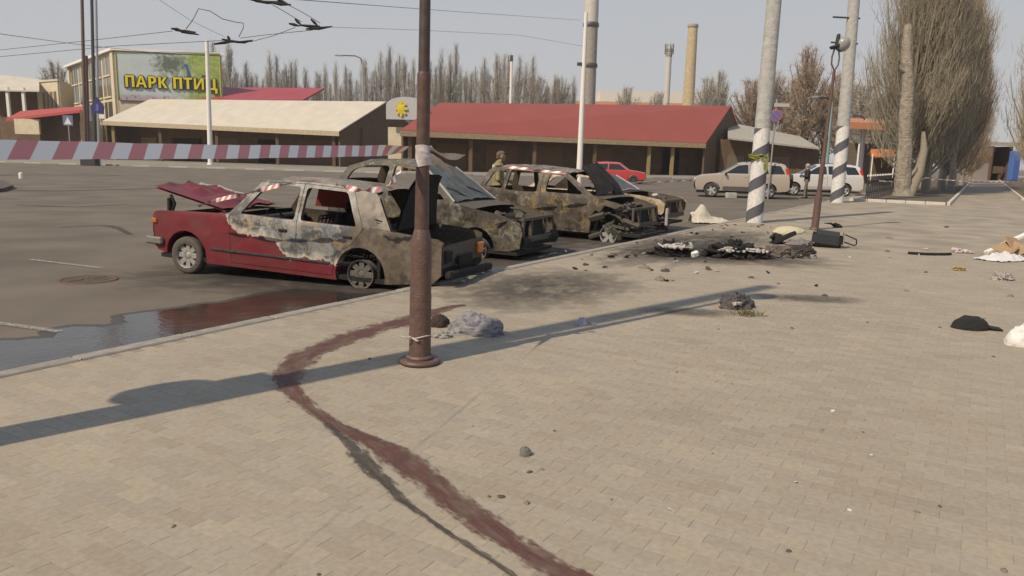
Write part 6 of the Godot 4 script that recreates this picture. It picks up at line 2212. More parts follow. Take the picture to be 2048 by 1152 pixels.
	for i in 74:
		var u = lerpf(432.0, 1135.0, (i + r.randf_range(-0.4, 0.4)) / 73.0)
		var depth = r.randf_range(138.0, 178.0)
		var ytop = 143.0 + r.randf_range(-38, 30) + 14.0 * sin(u * 0.013)
		if u < 560: ytop -= 14.0
		if u > 1080: ytop += 30.0
		var hor = 313.5 + (u - 1024.0) * 0.024
		var h = (hor - ytop) / 1500.0 * depth + 1.7
		o = thing("far_poplar", "narrow bare grey poplar in the far row behind the market halls", "tree", Vector3((u - 1024.0) / 1500.0 * depth * 1.0 + 0.0, -0.1, -depth), r.randf_range(0, TAU), "far row of bare poplars")
		var k = r.randi() % 4
		o.scale = Vector3(1, h / 20.0, 1)
		for e in [["trunk", fars[k][0]], ["crown", fars[k][1]]]:
			var m := MeshInstance3D.new()
			m.name = e[0]
			m.mesh = e[1]
			o.add_child(m)
	# rounder brown trees
	var rounds = []
	for k in 3:
		var sh = round_tree_shapes(12.0, 4.2, 110, 4200, 0.032, 500 + k)
		rounds.append([sh[0].mesh(far_bark), sh[1].mesh(russet), sh[1].mesh(grey)])
	var list = [[1478, 110, 168, 1], [1520, 118, 150, 1], [1588, 105, 104, 1], [1560, 120, 168, 1], [1625, 112, 175, 1], [1660, 104, 150, 1], [1700, 98, 178, 2], [1735, 90, 200, 2], [1415, 190, 150, 2], [1240, 170, 182, 2], [1300, 180, 192, 2], [1060, 150, 158, 2], [985, 150, 165, 2], [128, 160, 133, 2], [885, 150, 160, 2], [1395, 170, 165, 2], [1110, 170, 165, 2]]
	for i in list.size():
		var q = list[i]
		var hor = 313.5 + (q[0] - 1024.0) * 0.024
		var h = (hor - q[2]) / 1500.0 * q[1] + 1.7
		o = thing("broad_tree", "%s bare broad tree %s" % ["russet" if q[3] == 1 else "grey", ["left of the nearer striped pole, above the grey shed", "right behind the nearer striped pole", "tall and rounded, right of the nearer striped pole", "low between the two striped poles, behind the shed", "nearest left of the thin brown lamp post", "behind the thin brown lamp post", "behind the farther striped pole", "left of the dead trunk, above the canopy", "just right of the brick chimney", "left of the factory's white band", "below the slim chimney", "left of the tall pale chimney", "in the gap left of the thin white pole", "behind the cream block at the far left", "right of the brown post, above the red roof", "below the brick chimney's foot", "right in front of the tall pale chimney"][i]], "tree", Vector3((q[0] - 1024.0) / 1500.0 * q[1], -0.1, -q[1]), i * 1.7, "broad bare trees behind the market")
		o.scale = Vector3(0.85 if i < 8 else 1.0, h / 12.0, 0.85 if i < 8 else 1.0)
		for e in [["trunk", rounds[i % 3][0]], ["crown", rounds[i % 3][q[3]]]]:
			var m := MeshInstance3D.new()
			m.name = e[0]
			m.mesh = e[1]
			o.add_child(m)


# ---------------------------------------------------------------- people
# A body is a smooth union of tapered capsules, meshed as surface nets. bones: [a, b, ra, rb, colour]
func sd_bone(p: Vector3, b: Array) -> float:
	var ab: Vector3 = b[1] - b[0]
	var t = clampf((p - b[0]).dot(ab) / maxf(ab.length_squared(), 1e-6), 0.0, 1.0)
	return (p - (b[0] + ab * t)).length() - lerpf(b[2], b[3], t)

func net(s: Shape, bones: Array, cell: float, k: float):
	var field := {}
	var near := {}
	# cells near each bone
	for bi in bones.size():
		var b = bones[bi]
		var m = maxf(b[2], b[3]) + cell * 2.0 + k * 0.5
		var lo = Vector3(minf(b[0].x, b[1].x), minf(b[0].y, b[1].y), minf(b[0].z, b[1].z)) - Vector3.ONE * m
		var hi = Vector3(maxf(b[0].x, b[1].x), maxf(b[0].y, b[1].y), maxf(b[0].z, b[1].z)) + Vector3.ONE * m
		for x in range(int(floor(lo.x / cell)), int(ceil(hi.x / cell)) + 1):
			for y in range(int(floor(lo.y / cell)), int(ceil(hi.y / cell)) + 1):
				for z in range(int(floor(lo.z / cell)), int(ceil(hi.z / cell)) + 1):
					var d = sd_bone(Vector3(x, y, z) * cell, b)
					if d < m:
						var key = Vector3i(x, y, z)
						if near.has(key):
							var e = near[key]
							var h = clampf(0.5 + 0.5 * (d - e[0]) / k, 0.0, 1.0)
							var nd = lerpf(d, e[0], h) - k * h * (1.0 - h)
							near[key] = [nd, e[1], e[2]] if d > e[2] else [nd, b[4], d]
						else:
							near[key] = [d, b[4], d]
	var verts := {}
	var cols := {}
	var corners = []
	for i in 8:
		corners.append(Vector3i(i & 1, (i >> 1) & 1, (i >> 2) & 1))
	for key in near:
		var sum = Vector3.ZERO
		var cnt = 0
		var vals = []
		var ok = true
		for c in corners:
			if not near.has(key + c):
				ok = false
				break
			vals.append(near[key + c][0])
		if not ok: continue
		for i in 8:
			for ax in [1, 2, 4]:
				if i & ax: continue
				var j = i | ax
				if (vals[i] < 0.0) != (vals[j] < 0.0):
					var t = vals[i] / (vals[i] - vals[j])
					sum += Vector3(corners[i]).lerp(Vector3(corners[j]), t)
					cnt += 1
		if cnt:
			verts[key] = (Vector3(key) + sum / cnt) * cell
			cols[key] = near[key][1]
	var grad = func(p: Vector3):
		var e = cell * 0.7
		var f = func(q):
			var dd = 1e9
			for b in bones:
				var d = sd_bone(q, b)
				if dd > 1e8: dd = d
				else:
					var h = clampf(0.5 + 0.5 * (d - dd) / k, 0.0, 1.0)
					dd = lerpf(d, dd, h) - k * h * (1.0 - h)
			return dd
		return Vector3(f.call(p + Vector3(e, 0, 0)) - f.call(p - Vector3(e, 0, 0)), f.call(p + Vector3(0, e, 0)) - f.call(p - Vector3(0, e, 0)), f.call(p + Vector3(0, 0, e)) - f.call(p - Vector3(0, 0, e))).normalized()
	var normals := {}
	for key in verts:
		normals[key] = grad.call(verts[key])
	for key in near:
		for ax in 3:
			var d = Vector3i.ZERO
			d[ax] = 1
			if not near.has(key + d): continue
			if (near[key][0] < 0.0) == (near[key + d][0] < 0.0): continue
			var u = Vector3i.ZERO
			u[(ax + 1) % 3] = 1
			var w = Vector3i.ZERO
			w[(ax + 2) % 3] = 1
			var q = [key, key - u, key - u - w, key - w]
			var good = true
			for e in q:
				if not verts.has(e): good = false
			if not good: continue
			s.tint = cols[key]
			s.tri(verts[q[0]], verts[q[1]], verts[q[2]], normals[q[0]], normals[q[1]], normals[q[2]])
			s.tri(verts[q[0]], verts[q[2]], verts[q[3]], normals[q[0]], normals[q[2]], normals[q[3]])

func hand_bones(wrist: Vector3, dir: Vector3, palm_n: Vector3, skin: Color, thumb_side: float) -> Array:
	var x = dir.normalized()
	var z = palm_n.normalized()
	var y = z.cross(x).normalized() * thumb_side
	var b = [[wrist, wrist + x * 0.075, 0.026, 0.030, skin], [wrist + x * 0.03 + y * 0.02, wrist + x * 0.08 + y * 0.026, 0.018, 0.018, skin], [wrist + x * 0.03 - y * 0.02, wrist + x * 0.075 - y * 0.026, 0.018, 0.018, skin]]
	for i in 4:
		var o = wrist + x * (0.085 - 0.004 * i) + y * (0.030 - 0.020 * i)
		var l = [0.072, 0.080, 0.074, 0.056][i]
		var m = o + x * l * 0.5 + z * 0.012
		b.append([o, m, 0.0095, 0.009, skin])
		b.append([m, m + x * l * 0.30 + z * 0.036, 0.009, 0.008, skin])
	var th = wrist + x * 0.025 + y * 0.028
	b.append([th, th + x * 0.035 + y * 0.03 + z * 0.012, 0.012, 0.011, skin])
	b.append([th + x * 0.035 + y * 0.03 + z * 0.012, th + x * 0.07 + y * 0.03 + z * 0.03, 0.0105, 0.009, skin])
	return b

func figure(label: String, at: Vector3, facing: Vector3, h: float, top: Color, legs: Color, shoe: Color, hair: Color, pose: Dictionary):
	# local frame: x to the figure's left, y up, z forward; h the standing height
	var skin = Color(0.40, 0.26, 0.19)
	var k = h / 1.78
	var V = func(x, y, z): return Vector3(x, y, z) * k
	var head = V.call(0.0, 1.655, 0.03) + pose.get("head", Vector3.ZERO)
	var bones = []
	# legs
	for sgn in [-1.0, 1.0]:
		var stp: float = pose.get("step", 0.0) * sgn
		var hip = V.call(0.095 * sgn, 0.93, 0.0)
		var knee = V.call(0.11 * sgn, 0.50, 0.03 + stp * 0.6)
		var ank = V.call(0.115 * sgn, 0.09, stp)
		bones.append([hip, knee, 0.092 * k, 0.066 * k, legs])
		bones.append([knee, ank, 0.066 * k, 0.050 * k, legs])
		bones.append([ank + V.call(0, -0.045, -0.03), ank + V.call(0.015 * sgn, -0.05, 0.14), 0.042 * k, 0.036 * k, shoe])
	# trunk and neck
	bones.append([V.call(0, 0.95, -0.005), V.call(0, 1.12, 0.0), 0.145 * k, 0.135 * k, top])
	bones.append([V.call(0, 1.12, 0.0), V.call(0, 1.36, 0.0), 0.14 * k, 0.155 * k, top])
	bones.append([V.call(-0.14, 1.41, -0.01), V.call(0.14, 1.41, -0.01), 0.075 * k, 0.075 * k, top])
	bones.append([V.call(0, 1.42, -0.01), V.call(0, 1.50, 0.0), 0.075 * k, 0.06 * k, top])
	bones.append([V.call(0, 1.48, 0.0), head + V.call(0, -0.06, -0.01), 0.056 * k, 0.055 * k, skin])
	var hands = []
	for sgn in [-1.0, 1.0]:
		var sh = V.call(0.195 * sgn, 1.40, -0.01)
		var el = pose["elbow_r" if sgn < 0 else "elbow_l"] * k
		var wr = pose["wrist_r" if sgn < 0 else "wrist_l"] * k
		bones.append([sh, el, 0.062 * k, 0.050 * k, top])
		bones.append([el, wr, 0.050 * k, 0.036 * k, top])
		hands.append([wr, (wr - el).normalized(), sgn])
	var s := Shape.new()
	net(s, bones, 0.026, 0.035)
	# head: skull, jaw, nose, ears, brow
	var hb = [[head + V.call(0, 0.025, -0.02), head + V.call(0, 0.03, 0.0), 0.092 * k, 0.090 * k, skin], [head + V.call(0, -0.02, 0.02), head + V.call(0, -0.075, 0.055), 0.066 * k, 0.036 * k, skin], [head + V.call(0, 0.0, 0.095), head + V.call(0, -0.028, 0.108), 0.011 * k, 0.015 * k, skin],
		[head + V.call(-0.088, 0.005, 0.0), head + V.call(-0.088, -0.03, 0.0), 0.014 * k, 0.011 * k, skin], [head + V.call(0.088, 0.005, 0.0), head + V.call(0.088, -0.03, 0.0), 0.014 * k, 0.011 * k, skin], [head + V.call(-0.045, 0.022, 0.082), head + V.call(0.045, 0.022, 0.082), 0.013 * k, 0.013 * k, skin],
		[head + V.call(-0.02, -0.057, 0.086), head + V.call(0.02, -0.057, 0.086), 0.009 * k, 0.009 * k, Color(0.28, 0.12, 0.10)]]
	net(s, hb, 0.010, 0.014)
	for hd in hands:
		net(s, hand_bones(hd[0], hd[1], Vector3(-hd[2] * 0.9, 0, 0.4), skin, hd[2]), 0.0075, 0.006)
	var o = thing("person", label, "person", at)
	o.transform = Transform3D(Basis(Vector3.UP.cross(facing).normalized(), Vector3.UP, facing.normalized()), at)
	var m := flat(Color.WHITE, 0.85)
	m.albedo_color = Color.WHITE
	m.vertex_color_use_as_albedo = true
	part(o, "body", s, m)
	var e := Shape.new()
	for sx in [-0.034, 0.034]:
		e.lathe([Vector2(0, 0.011), Vector2(0.008, 0.008), Vector2(0.011, 0.0)], 10, Transform3D(Basis(Vector3.RIGHT, PI / 2), head + V.call(sx, 0.002, 0.078)))
	part(o, "eyes", e, flat(Color(0.04, 0.03, 0.03), 0.3))
	var hs := Shape.new()
	net(hs, [[head + V.call(0, 0.045, -0.035), head + V.call(0, 0.06, 0.01), 0.095 * k, 0.084 * k, hair], [head + V.call(0, -0.02, -0.07), head + V.call(0, 0.02, -0.05), 0.06 * k, 0.08 * k, hair]], 0.012, 0.02)
	var hm := flat(Color.WHITE, 0.9)
	hm.albedo_color = Color.WHITE
	hm.vertex_color_use_as_albedo = true
	part(o, pose.get("cap", "hair"), hs, hm)
	return o

func people():
	figure("man in a black jacket and khaki trousers standing between the two off-roaders", Vector3(15.32, -0.10, -39.74), Vector3(-0.9, 0, -0.25).normalized(), 1.80, Color(0.022, 0.02, 0.02), Color(0.17, 0.14, 0.10), Color(0.02, 0.018, 0.016), Color(0.30, 0.29, 0.28),
		{"elbow_l": Vector3(0.27, 1.14, 0.02), "wrist_l": Vector3(0.06, 1.12, 0.24), "elbow_r": Vector3(-0.27, 1.14, 0.02), "wrist_r": Vector3(-0.05, 1.17, 0.25), "step": 0.06, "cap": "cap"})
	var camo = figure("soldier in tan camouflage standing behind the burnt estate car", Vector3(-0.44, ROAD_Y, -20.1), Vector3(0.95, 0, -0.1).normalized(), 1.95, Color(0.26, 0.215, 0.125), Color(0.24, 0.20, 0.12), Color(0.05, 0.04, 0.03), Color(0.12, 0.085, 0.06),
		{"elbow_l": Vector3(0.26, 1.12, 0.06), "wrist_l": Vector3(0.14, 1.05, 0.28), "elbow_r": Vector3(-0.28, 1.10, -0.02), "wrist_r": Vector3(-0.20, 0.92, 0.18), "step": 0.12, "head": Vector3(0, -0.02, 0.05)})
	var cm: MeshInstance3D = camo.get_node("body")
	var mt: StandardMaterial3D = cm.mesh.surface_get_material(0)
	mt.albedo_texture = grain(0.03, Color(0.55, 0.58, 0.5), Color(1.3, 1.25, 1.15), 256, 2, 131)
	mt.uv1_triplanar = true
	mt.uv1_scale = Vector3.ONE * 1.2


# ---------------------------------------------------------------- barrier tape and wires
func tape_strip(pts: Array, width: float, twist: Array, span := 0.5) -> Shape:
	# a ribbon along pts; twist is its turn about its own run, in radians, at each point
	var s := Shape.new()
	var p = []
	var u = []
	var along = 0.0
	for i in pts.size():
		if i > 0: along += (pts[i] - pts[i - 1]).length()
		var d = (pts[min(i + 1, pts.size() - 1)] - pts[max(i - 1, 0)]).normalized()
		var up = (Vector3.UP - d * d.y).normalized().rotated(d, twist[i])
		p.append([pts[i] - up * width * 0.5, pts[i], pts[i] + up * width * 0.5])
		u.append([Vector2(along / span, 1), Vector2(along / span, 0.5), Vector2(along / span, 0)])
	s.sheet(p, u)
	return s

func sagging(a: Vector3, b: Vector3, sag: float, n := 24, wob := 0.0) -> Array:
	var r = []
	for i in n + 1:
		var t = float(i) / n
		r.append(a.lerp(b, t) + Vector3(0, -sag * 4.0 * t * (1.0 - t), 0) + Vector3(nz(t * 6.0, 1.0) * wob, nz(t * 7.0, 5.0) * wob, nz(t * 6.0, 9.0) * wob))
	return r

func tapes():
	var stripe = painted(128, 64, func(u, v):
		var ph = fposmod(u + v * 0.42, 1.0)
		var k = smoothstep(0.49, 0.51, ph) * (1.0 - smoothstep(0.985, 1.0, ph))
		return Color(0.70, 0.685, 0.67).lerp(Color(0.50, 0.20, 0.20), k))
	var m := textured(stripe, 0.45)
	m.backlight_enabled = true
	m.backlight = Color(0.25, 0.25, 0.25)
	M.tape = m
	var pale_m := noisy(Color(0.44, 0.36, 0.36), Color(0.62, 0.59, 0.58), 3.0, 0.5, 0.02, 139)
	var post = Vector3(-0.75, 0.00, -6.01)
	# the long run from the left to the brown post
	var a = Vector3(-4.2, 1.73, -2.62); var b = Vector3(-0.86, 1.735, -5.98)
	var near = Vector3(-1.86, 1.71, -2.75)
	var pts = sagging(near + (near - b) * 0.55, b, 0.03, 60, 0.006)
	var tw = []
	for i in pts.size():
		var t = float(i) / (pts.size() - 1)
		tw.append(-0.467 + 0.05 * sin(t * 9.0) + 1.3 * smoothstep(0.88, 1.0, t))
	solo("barrier_tape", tape_strip(pts, 0.080, tw, 0.185), m, "red and white striped tape stretched from the left edge to the brown post", "barrier tape", Vector3.ZERO, 0.0, "red and white barrier tapes")
	# wrap round the post
	var s := Shape.new()
	for k in 3:
		var ring_p = []
		var tws = []
		for j in 25:
			var ang = TAU * j / 24.0
			ring_p.append(Vector3(cos(ang) * (0.058 + 0.003 * k), 1.735 - 0.045 * k + 0.012 * sin(ang + k), sin(ang) * (0.058 + 0.003 * k)))
			tws.append(0.2 * sin(ang * 2.0 + k))
		var q = tape_strip(ring_p, 0.06, tws, 0.4)
		s.v.append_array(q.v); s.n.append_array(q.n); s.uv.append_array(q.uv); s.c.append_array(q.c)
	solo("barrier_tape", s, pale_m, "barrier tape wound round the brown post", "barrier tape", post + Vector3(0.021, 0, 0), 0.0, "red and white barrier tapes")
	# loose end to the right of the post
	pts = sagging(post + Vector3(0.07, 1.76, 0.02), Vector3(-0.41, 1.70, -6.15), 0.035, 14, 0.008)
	tw = []
	for i in pts.size(): tw.append(0.9 + 0.6 * sin(i * 0.5))
	solo("barrier_tape", tape_strip(pts, 0.055, tw, 0.6), pale_m, "pale loose tape end sticking out right of the brown post", "barrier tape", Vector3.ZERO, 0.0, "red and white barrier tapes")
	pts = sagging(post + Vector3(0.06, 1.70, 0.03), Vector3(-0.51, 1.54, -6.20), -0.02, 12, 0.01)
	tw = []
	for i in pts.size(): tw.append(0.3 + 0.12 * i)
	solo("barrier_tape", tape_strip(pts, 0.05, tw, 0.3), pale_m, "short torn tape tail drooping right of the brown post", "barrier tape", Vector3.ZERO, 0.0, "red and white barrier tapes")
	# twisted tape across the red sedan, bonnet to boot lid
	var run = [Vector3(-4.34, 0.93, -10.30), Vector3(-3.91, 1.05, -10.00), Vector3(-3.42, 1.16, -9.75), Vector3(-2.99, 1.27, -9.55), Vector3(-2.77, 1.31, -9.45)]
	var c2 = smooth_path(run, [0, 0, 0, 0, 0], 8)[0]
	tw = []
	for i in c2.size(): tw.append(0.6 + 0.9 * sin(i * 0.5))
	solo("barrier_tape", tape_strip(c2, 0.055, tw, 0.12), m, "twisted tape rising over the front window of the red sedan", "barrier tape", Vector3.ZERO, 0.0, "red and white barrier tapes")
	run = [Vector3(-2.21, 1.32, -9.35), Vector3(-2.02, 1.27, -9.30), Vector3(-1.81, 1.25, -9.30), Vector3(-1.61, 1.29, -9.35), Vector3(-1.51, 1.39, -9.50), Vector3(-1.45, 1.49, -9.60)]
	c2 = smooth_path(run, [0, 0, 0, 0, 0, 0], 8)[0]
	tw = []
	for i in c2.size(): tw.append(0.5 + 0.9 * sin(i * 0.55))
	solo("barrier_tape", tape_strip(c2, 0.07, tw, 0.12), m, "twisted tape hanging in a curve at the red sedan's rear window", "barrier tape", Vector3.ZERO, 0.0, "red and white barrier tapes")
	# along the roof edge of the burnt estate, and the two far lines
	run = [Vector3(-0.50, 1.49, -16.90), Vector3(0.11, 1.46, -16.60), Vector3(0.65, 1.41, -16.40), Vector3(1.18, 1.38, -16.20)]
	c2 = smooth_path(run, [0, 0, 0, 0], 8)[0]
	tw = []
	for i in c2.size(): tw.append(0.8 * sin(i * 0.6))
	solo("barrier_tape", tape_strip(c2, 0.06, tw, 0.25), m, "twisted tape lying along the roof of the burnt estate car", "barrier tape", Vector3.ZERO, 0.0, "red and white barrier tapes")
	pts = sagging(Vector3(7.50, -0.10, -53.85) + Vector3(0, 0.12, 0), Vector3(16.71, -0.10, -68.33) + Vector3(0, 0.16, 0), 0.03, 30, 0.05)
	tw = []
	for i in pts.size(): tw.append(0.8 * sin(i * 1.3))
	solo("barrier_tape", tape_strip(pts, 0.12, tw, 1.4), m, "fallen tape along the far kerb between the red hatchback and the beige off-roader", "barrier tape", Vector3.ZERO, 0.0, "red and white barrier tapes")
	pts = sagging(st(44.0, 3.2, 1.05), st(60.0, 10.4, 1.1), 0.25, 24, 0.02)
	tw = []
	for i in pts.size(): tw.append(0.3 * sin(i * 0.9))
	solo("barrier_tape", tape_strip(pts, 0.075, tw, 0.8), m, "far tape strung across the avenue between the trees", "barrier tape", Vector3.ZERO, 0.0, "red and white barrier tapes")
	pts = sagging(st(44.0, 3.2, 1.05), st(38.0, 1.3, 0.9), 0.12, 16, 0.02)
	tw = []
	for i in pts.size(): tw.append(0.3 * sin(i * 0.9))
	solo("barrier_tape", tape_strip(pts, 0.075, tw, 0.8), m, "tape from the dead trunk to the black railings", "barrier tape", Vector3.ZERO, 0.0, "red and white barrier tapes")

func wires():
	var wm := flat(Color(0.03, 0.03, 0.032), 0.6)
	var grp = "trolley wires over the road"
	var line = func(label, pts, r):
		var s := Shape.new()
		s.tube(pts, r, 5)
		solo("overhead_wire", s, wm, label, "wire", Vector3.ZERO, 0.0, grp)
	line.call("upper contact wire running in from the left edge", [Vector3(-23.51, 5.66, -34.00), Vector3(-16.66, 5.70, -30.00), Vector3(-11.94, 5.70, -27.00)], 0.010)
	line.call("lower contact wire running in from the left edge", [Vector3(-23.54, 5.39, -34.00), Vector3(-15.51, 5.54, -30.00), Vector3(-10.05, 5.44, -27.00)], 0.010)
	line.call("wire between the left and right wire crossings", [Vector3(-9.27, 5.40, -27.00), Vector3(-8.33, 5.54, -26.50), Vector3(-7.41, 5.76, -26.00)], 0.010)
	line.call("second wire between the left and right wire crossings", [Vector3(-9.61, 5.52, -27.00), Vector3(-8.58, 5.57, -26.50), Vector3(-6.83, 5.69, -26.00)], 0.010)
	line.call("thin span wire running right behind the brown post", [Vector3(-6.33, 5.80, -26.00), Vector3(-3.86, 6.40, -30.00), Vector3(0.09, 7.22, -36.00), Vector3(3.31, 7.37, -40.00)], 0.006)
	line.call("thin span wire low over the left buildings", [Vector3(-20.67, 5.97, -30.00), Vector3(-22.73, 6.87, -40.00), Vector3(-28.35, 8.99, -60.00), Vector3(-34.72, 12.55, -88.00)], 0.012)
	line.call("wire from the top wire crossing down to the right one", [Vector3(-7.59, 6.14, -24.00), Vector3(-7.40, 6.05, -25.00), Vector3(-7.19, 5.94, -26.00)], 0.010)
	line.call("second wire from the top wire crossing down to the right one", [Vector3(-7.13, 6.15, -24.00), Vector3(-6.80, 6.03, -25.00), Vector3(-6.58, 5.92, -26.00)], 0.010)
	line.call("sloping wire from the top edge to the left crossing", [Vector3(-11.09, 6.24, -24.00), Vector3(-10.89, 5.91, -26.00), Vector3(-10.13, 5.54, -27.00)], 0.006)
	line.call("slack looped feeder wire above the left crossing", [Vector3(-11.47, 5.78, -27.00), Vector3(-11.14, 6.05, -26.80), Vector3(-10.84, 6.39, -26.60), Vector3(-10.45, 6.32, -26.60), Vector3(-10.08, 6.09, -26.70), Vector3(-9.66, 6.01, -26.80), Vector3(-9.44, 6.00, -26.90), Vector3(-9.49, 5.85, -27.00), Vector3(-9.66, 5.55, -27.00)], 0.013)
	line.call("far wire crossing the sky to the right", [Vector3(-7.28, 6.29, -24.00), Vector3(-4.36, 10.73, -50.00), Vector3(6.27, 15.58, -80.00)], 0.012)
	var fit = func(label, list):
		var o = thing("wire_crossing", label, "wire fitting", Vector3.ZERO, 0.0, "trolley wire crossings")
		for e in list:
			var s := Shape.new()
			s.tube([e[0], e[0].lerp(e[1], 0.5) + Vector3(0, e[2], 0), e[1]], [0.03, 0.055, 0.02], 6)
			part(o, "bar", s, M.black)
	fit.call("dark wire crossing, leftmost in the sky", [[Vector3(-11.98, 5.78, -27.00), Vector3(-11.57, 5.71, -27.00), 0.02], [Vector3(-11.64, 5.67, -27.00), Vector3(-11.04, 5.60, -27.00), 0.02], [Vector3(-11.85, 5.73, -27.00), Vector3(-11.13, 5.68, -27.00), 0.0]])
	fit.call("dark wire crossing just right of the white pole's top", [[Vector3(-10.52, 5.30, -27.00), Vector3(-9.79, 5.42, -27.00), 0.0], [Vector3(-10.24, 5.47, -27.00), Vector3(-9.58, 5.40, -27.00), -0.03], [Vector3(-9.79, 5.38, -27.00), Vector3(-9.18, 5.46, -27.00), -0.03], [Vector3(-10.04, 5.58, -27.00), Vector3(-9.96, 5.41, -27.00), 0.0]])
	fit.call("dark wire crossing between the left crossing and the brown post", [[Vector3(-7.61, 5.88, -26.00), Vector3(-7.25, 5.81, -26.00), 0.0], [Vector3(-7.41, 6.03, -26.00), Vector3(-7.21, 5.84, -26.00), 0.0], [Vector3(-7.25, 5.84, -26.00), Vector3(-6.58, 5.82, -26.00), -0.02], [Vector3(-6.88, 6.04, -26.00), Vector3(-6.65, 5.82, -26.00), 0.0], [Vector3(-7.05, 5.72, -26.00), Vector3(-6.18, 5.82, -26.00), -0.02]])
	fit.call("dark wire crossing at the top edge", [[Vector3(-8.28, 6.26, -24.00), Vector3(-7.59, 6.14, -24.00), 0.0], [Vector3(-8.04, 6.19, -24.00), Vector3(-7.28, 6.19, -24.00), -0.03], [Vector3(-7.59, 6.17, -24.00), Vector3(-6.95, 6.11, -24.00), -0.02], [Vector3(-7.43, 6.29, -24.00), Vector3(-7.05, 6.13, -24.00), 0.0]])

# ---------------------------------------------------------------- debris
func lump(rx: float, ry: float, rz: float, seed: float, rough := 0.25, freq := 1.6, flatten := 0.0, nu := 34, nv := 18) -> Shape:
	# a crumpled heap standing on y = 0: a dome pushed in and out by folds
	var s := Shape.new()
	var p = []
	var u = []
	for i in nv + 1:
		var th = PI * 0.56 * i / nv
		var row = []
		var ur = []
		for j in nu + 1:
			var ph = TAU * j / nu
			var d = Vector3(sin(th) * cos(ph), cos(th), sin(th) * sin(ph))
			var fold = absf(nz(d.x * freq * 1.6 + seed, d.y * freq * 1.2, d.z * freq * 1.6)) * 1.4 - 0.45
			var k = 1.0 + rough * (nz(d.x * freq + seed, d.y * freq, d.z * freq + 3.0) * 1.4 + fold)
			var q = Vector3(d.x * rx, d.y * ry, d.z * rz) * k
			q.y = maxf(q.y, -0.004) if i < nv else -0.006
			if flatten > 0.0 and q.y > ry * flatten: q.y = lerpf(q.y, ry * flatten, 0.7)
			row.append(q)
			ur.append(Vector2(float(j) / nu, float(i) / nv))
		p.append(row)
		u.append(ur)
	s.sheet(p, u)
	return s

func sheet_heap(w: float, l: float, h: float, seed: float, n := 22) -> Shape:
	# a fallen sheet of cloth or film: uneven outline, peaks and folds
	var s := Shape.new()
	var p = []
	var u = []
	for i in n + 1:
		var row = []
		var ur = []
		for j in n + 1:
			var x = i / float(n) * 2.0 - 1.0
			var z = j / float(n) * 2.0 - 1.0
			var e = 1.0 + 0.25 * nz(x * 0.9 + seed, z * 0.9, seed)
			var y = h * maxf(0.0, (1.0 - x * x) * (1.0 - z * z)) * (0.55 + 1.1 * absf(nz(x * 1.6, z * 1.6, seed + 4.0))) + h * 0.22 * absf(nz(x * 2.6, z * 2.6, seed + 8.0))
			row.append(Vector3(x * w * e, y + 0.012, z * l * e))
			ur.append(Vector2(x, z) * 0.5 + Vector2(0.5, 0.5))
		p.append(row)
		u.append(ur)
	s.sheet(p, u)
	return s

func scraps(seed: int, count: int, rx: float, rz: float, lo: float, hi: float) -> Shape:
	# a litter of torn flakes, bent strips and lumps
	var r := RandomNumberGenerator.new()
	r.seed = seed
	var s := Shape.new()
	for k in count:
		var a = r.randf_range(0, TAU)
		var q = sqrt(r.randf())
		var p = Vector3(cos(a) * rx * q, 0, sin(a) * rz * q)
		var sz = r.randf_range(lo, hi)
		var b := Basis.from_euler(Vector3(r.randf_range(-0.5, 0.5), r.randf_range(0, TAU), r.randf_range(-0.5, 0.5)))
		p.y = sz * 0.22
		if k % 3 == 0:
			s.box(p, Vector3(sz, sz * 0.18, sz * r.randf_range(0.3, 0.8)), b, sz * 0.03)
		elif k % 3 == 1:
			s.tube([p + b * Vector3(-sz * 0.6, 0, 0), p + b * Vector3(0, sz * 0.22, 0), p + b * Vector3(sz * 0.6, 0.0, sz * 0.3)], [sz * 0.06, sz * 0.12, sz * 0.04], 5)
		else:
			s.lathe([Vector2(0, sz * 0.3), Vector2(sz * 0.25, sz * 0.2), Vector2(sz * 0.34, 0), Vector2(sz * 0.2, -sz * 0.2)], 6, Transform3D(b, p))
	return s

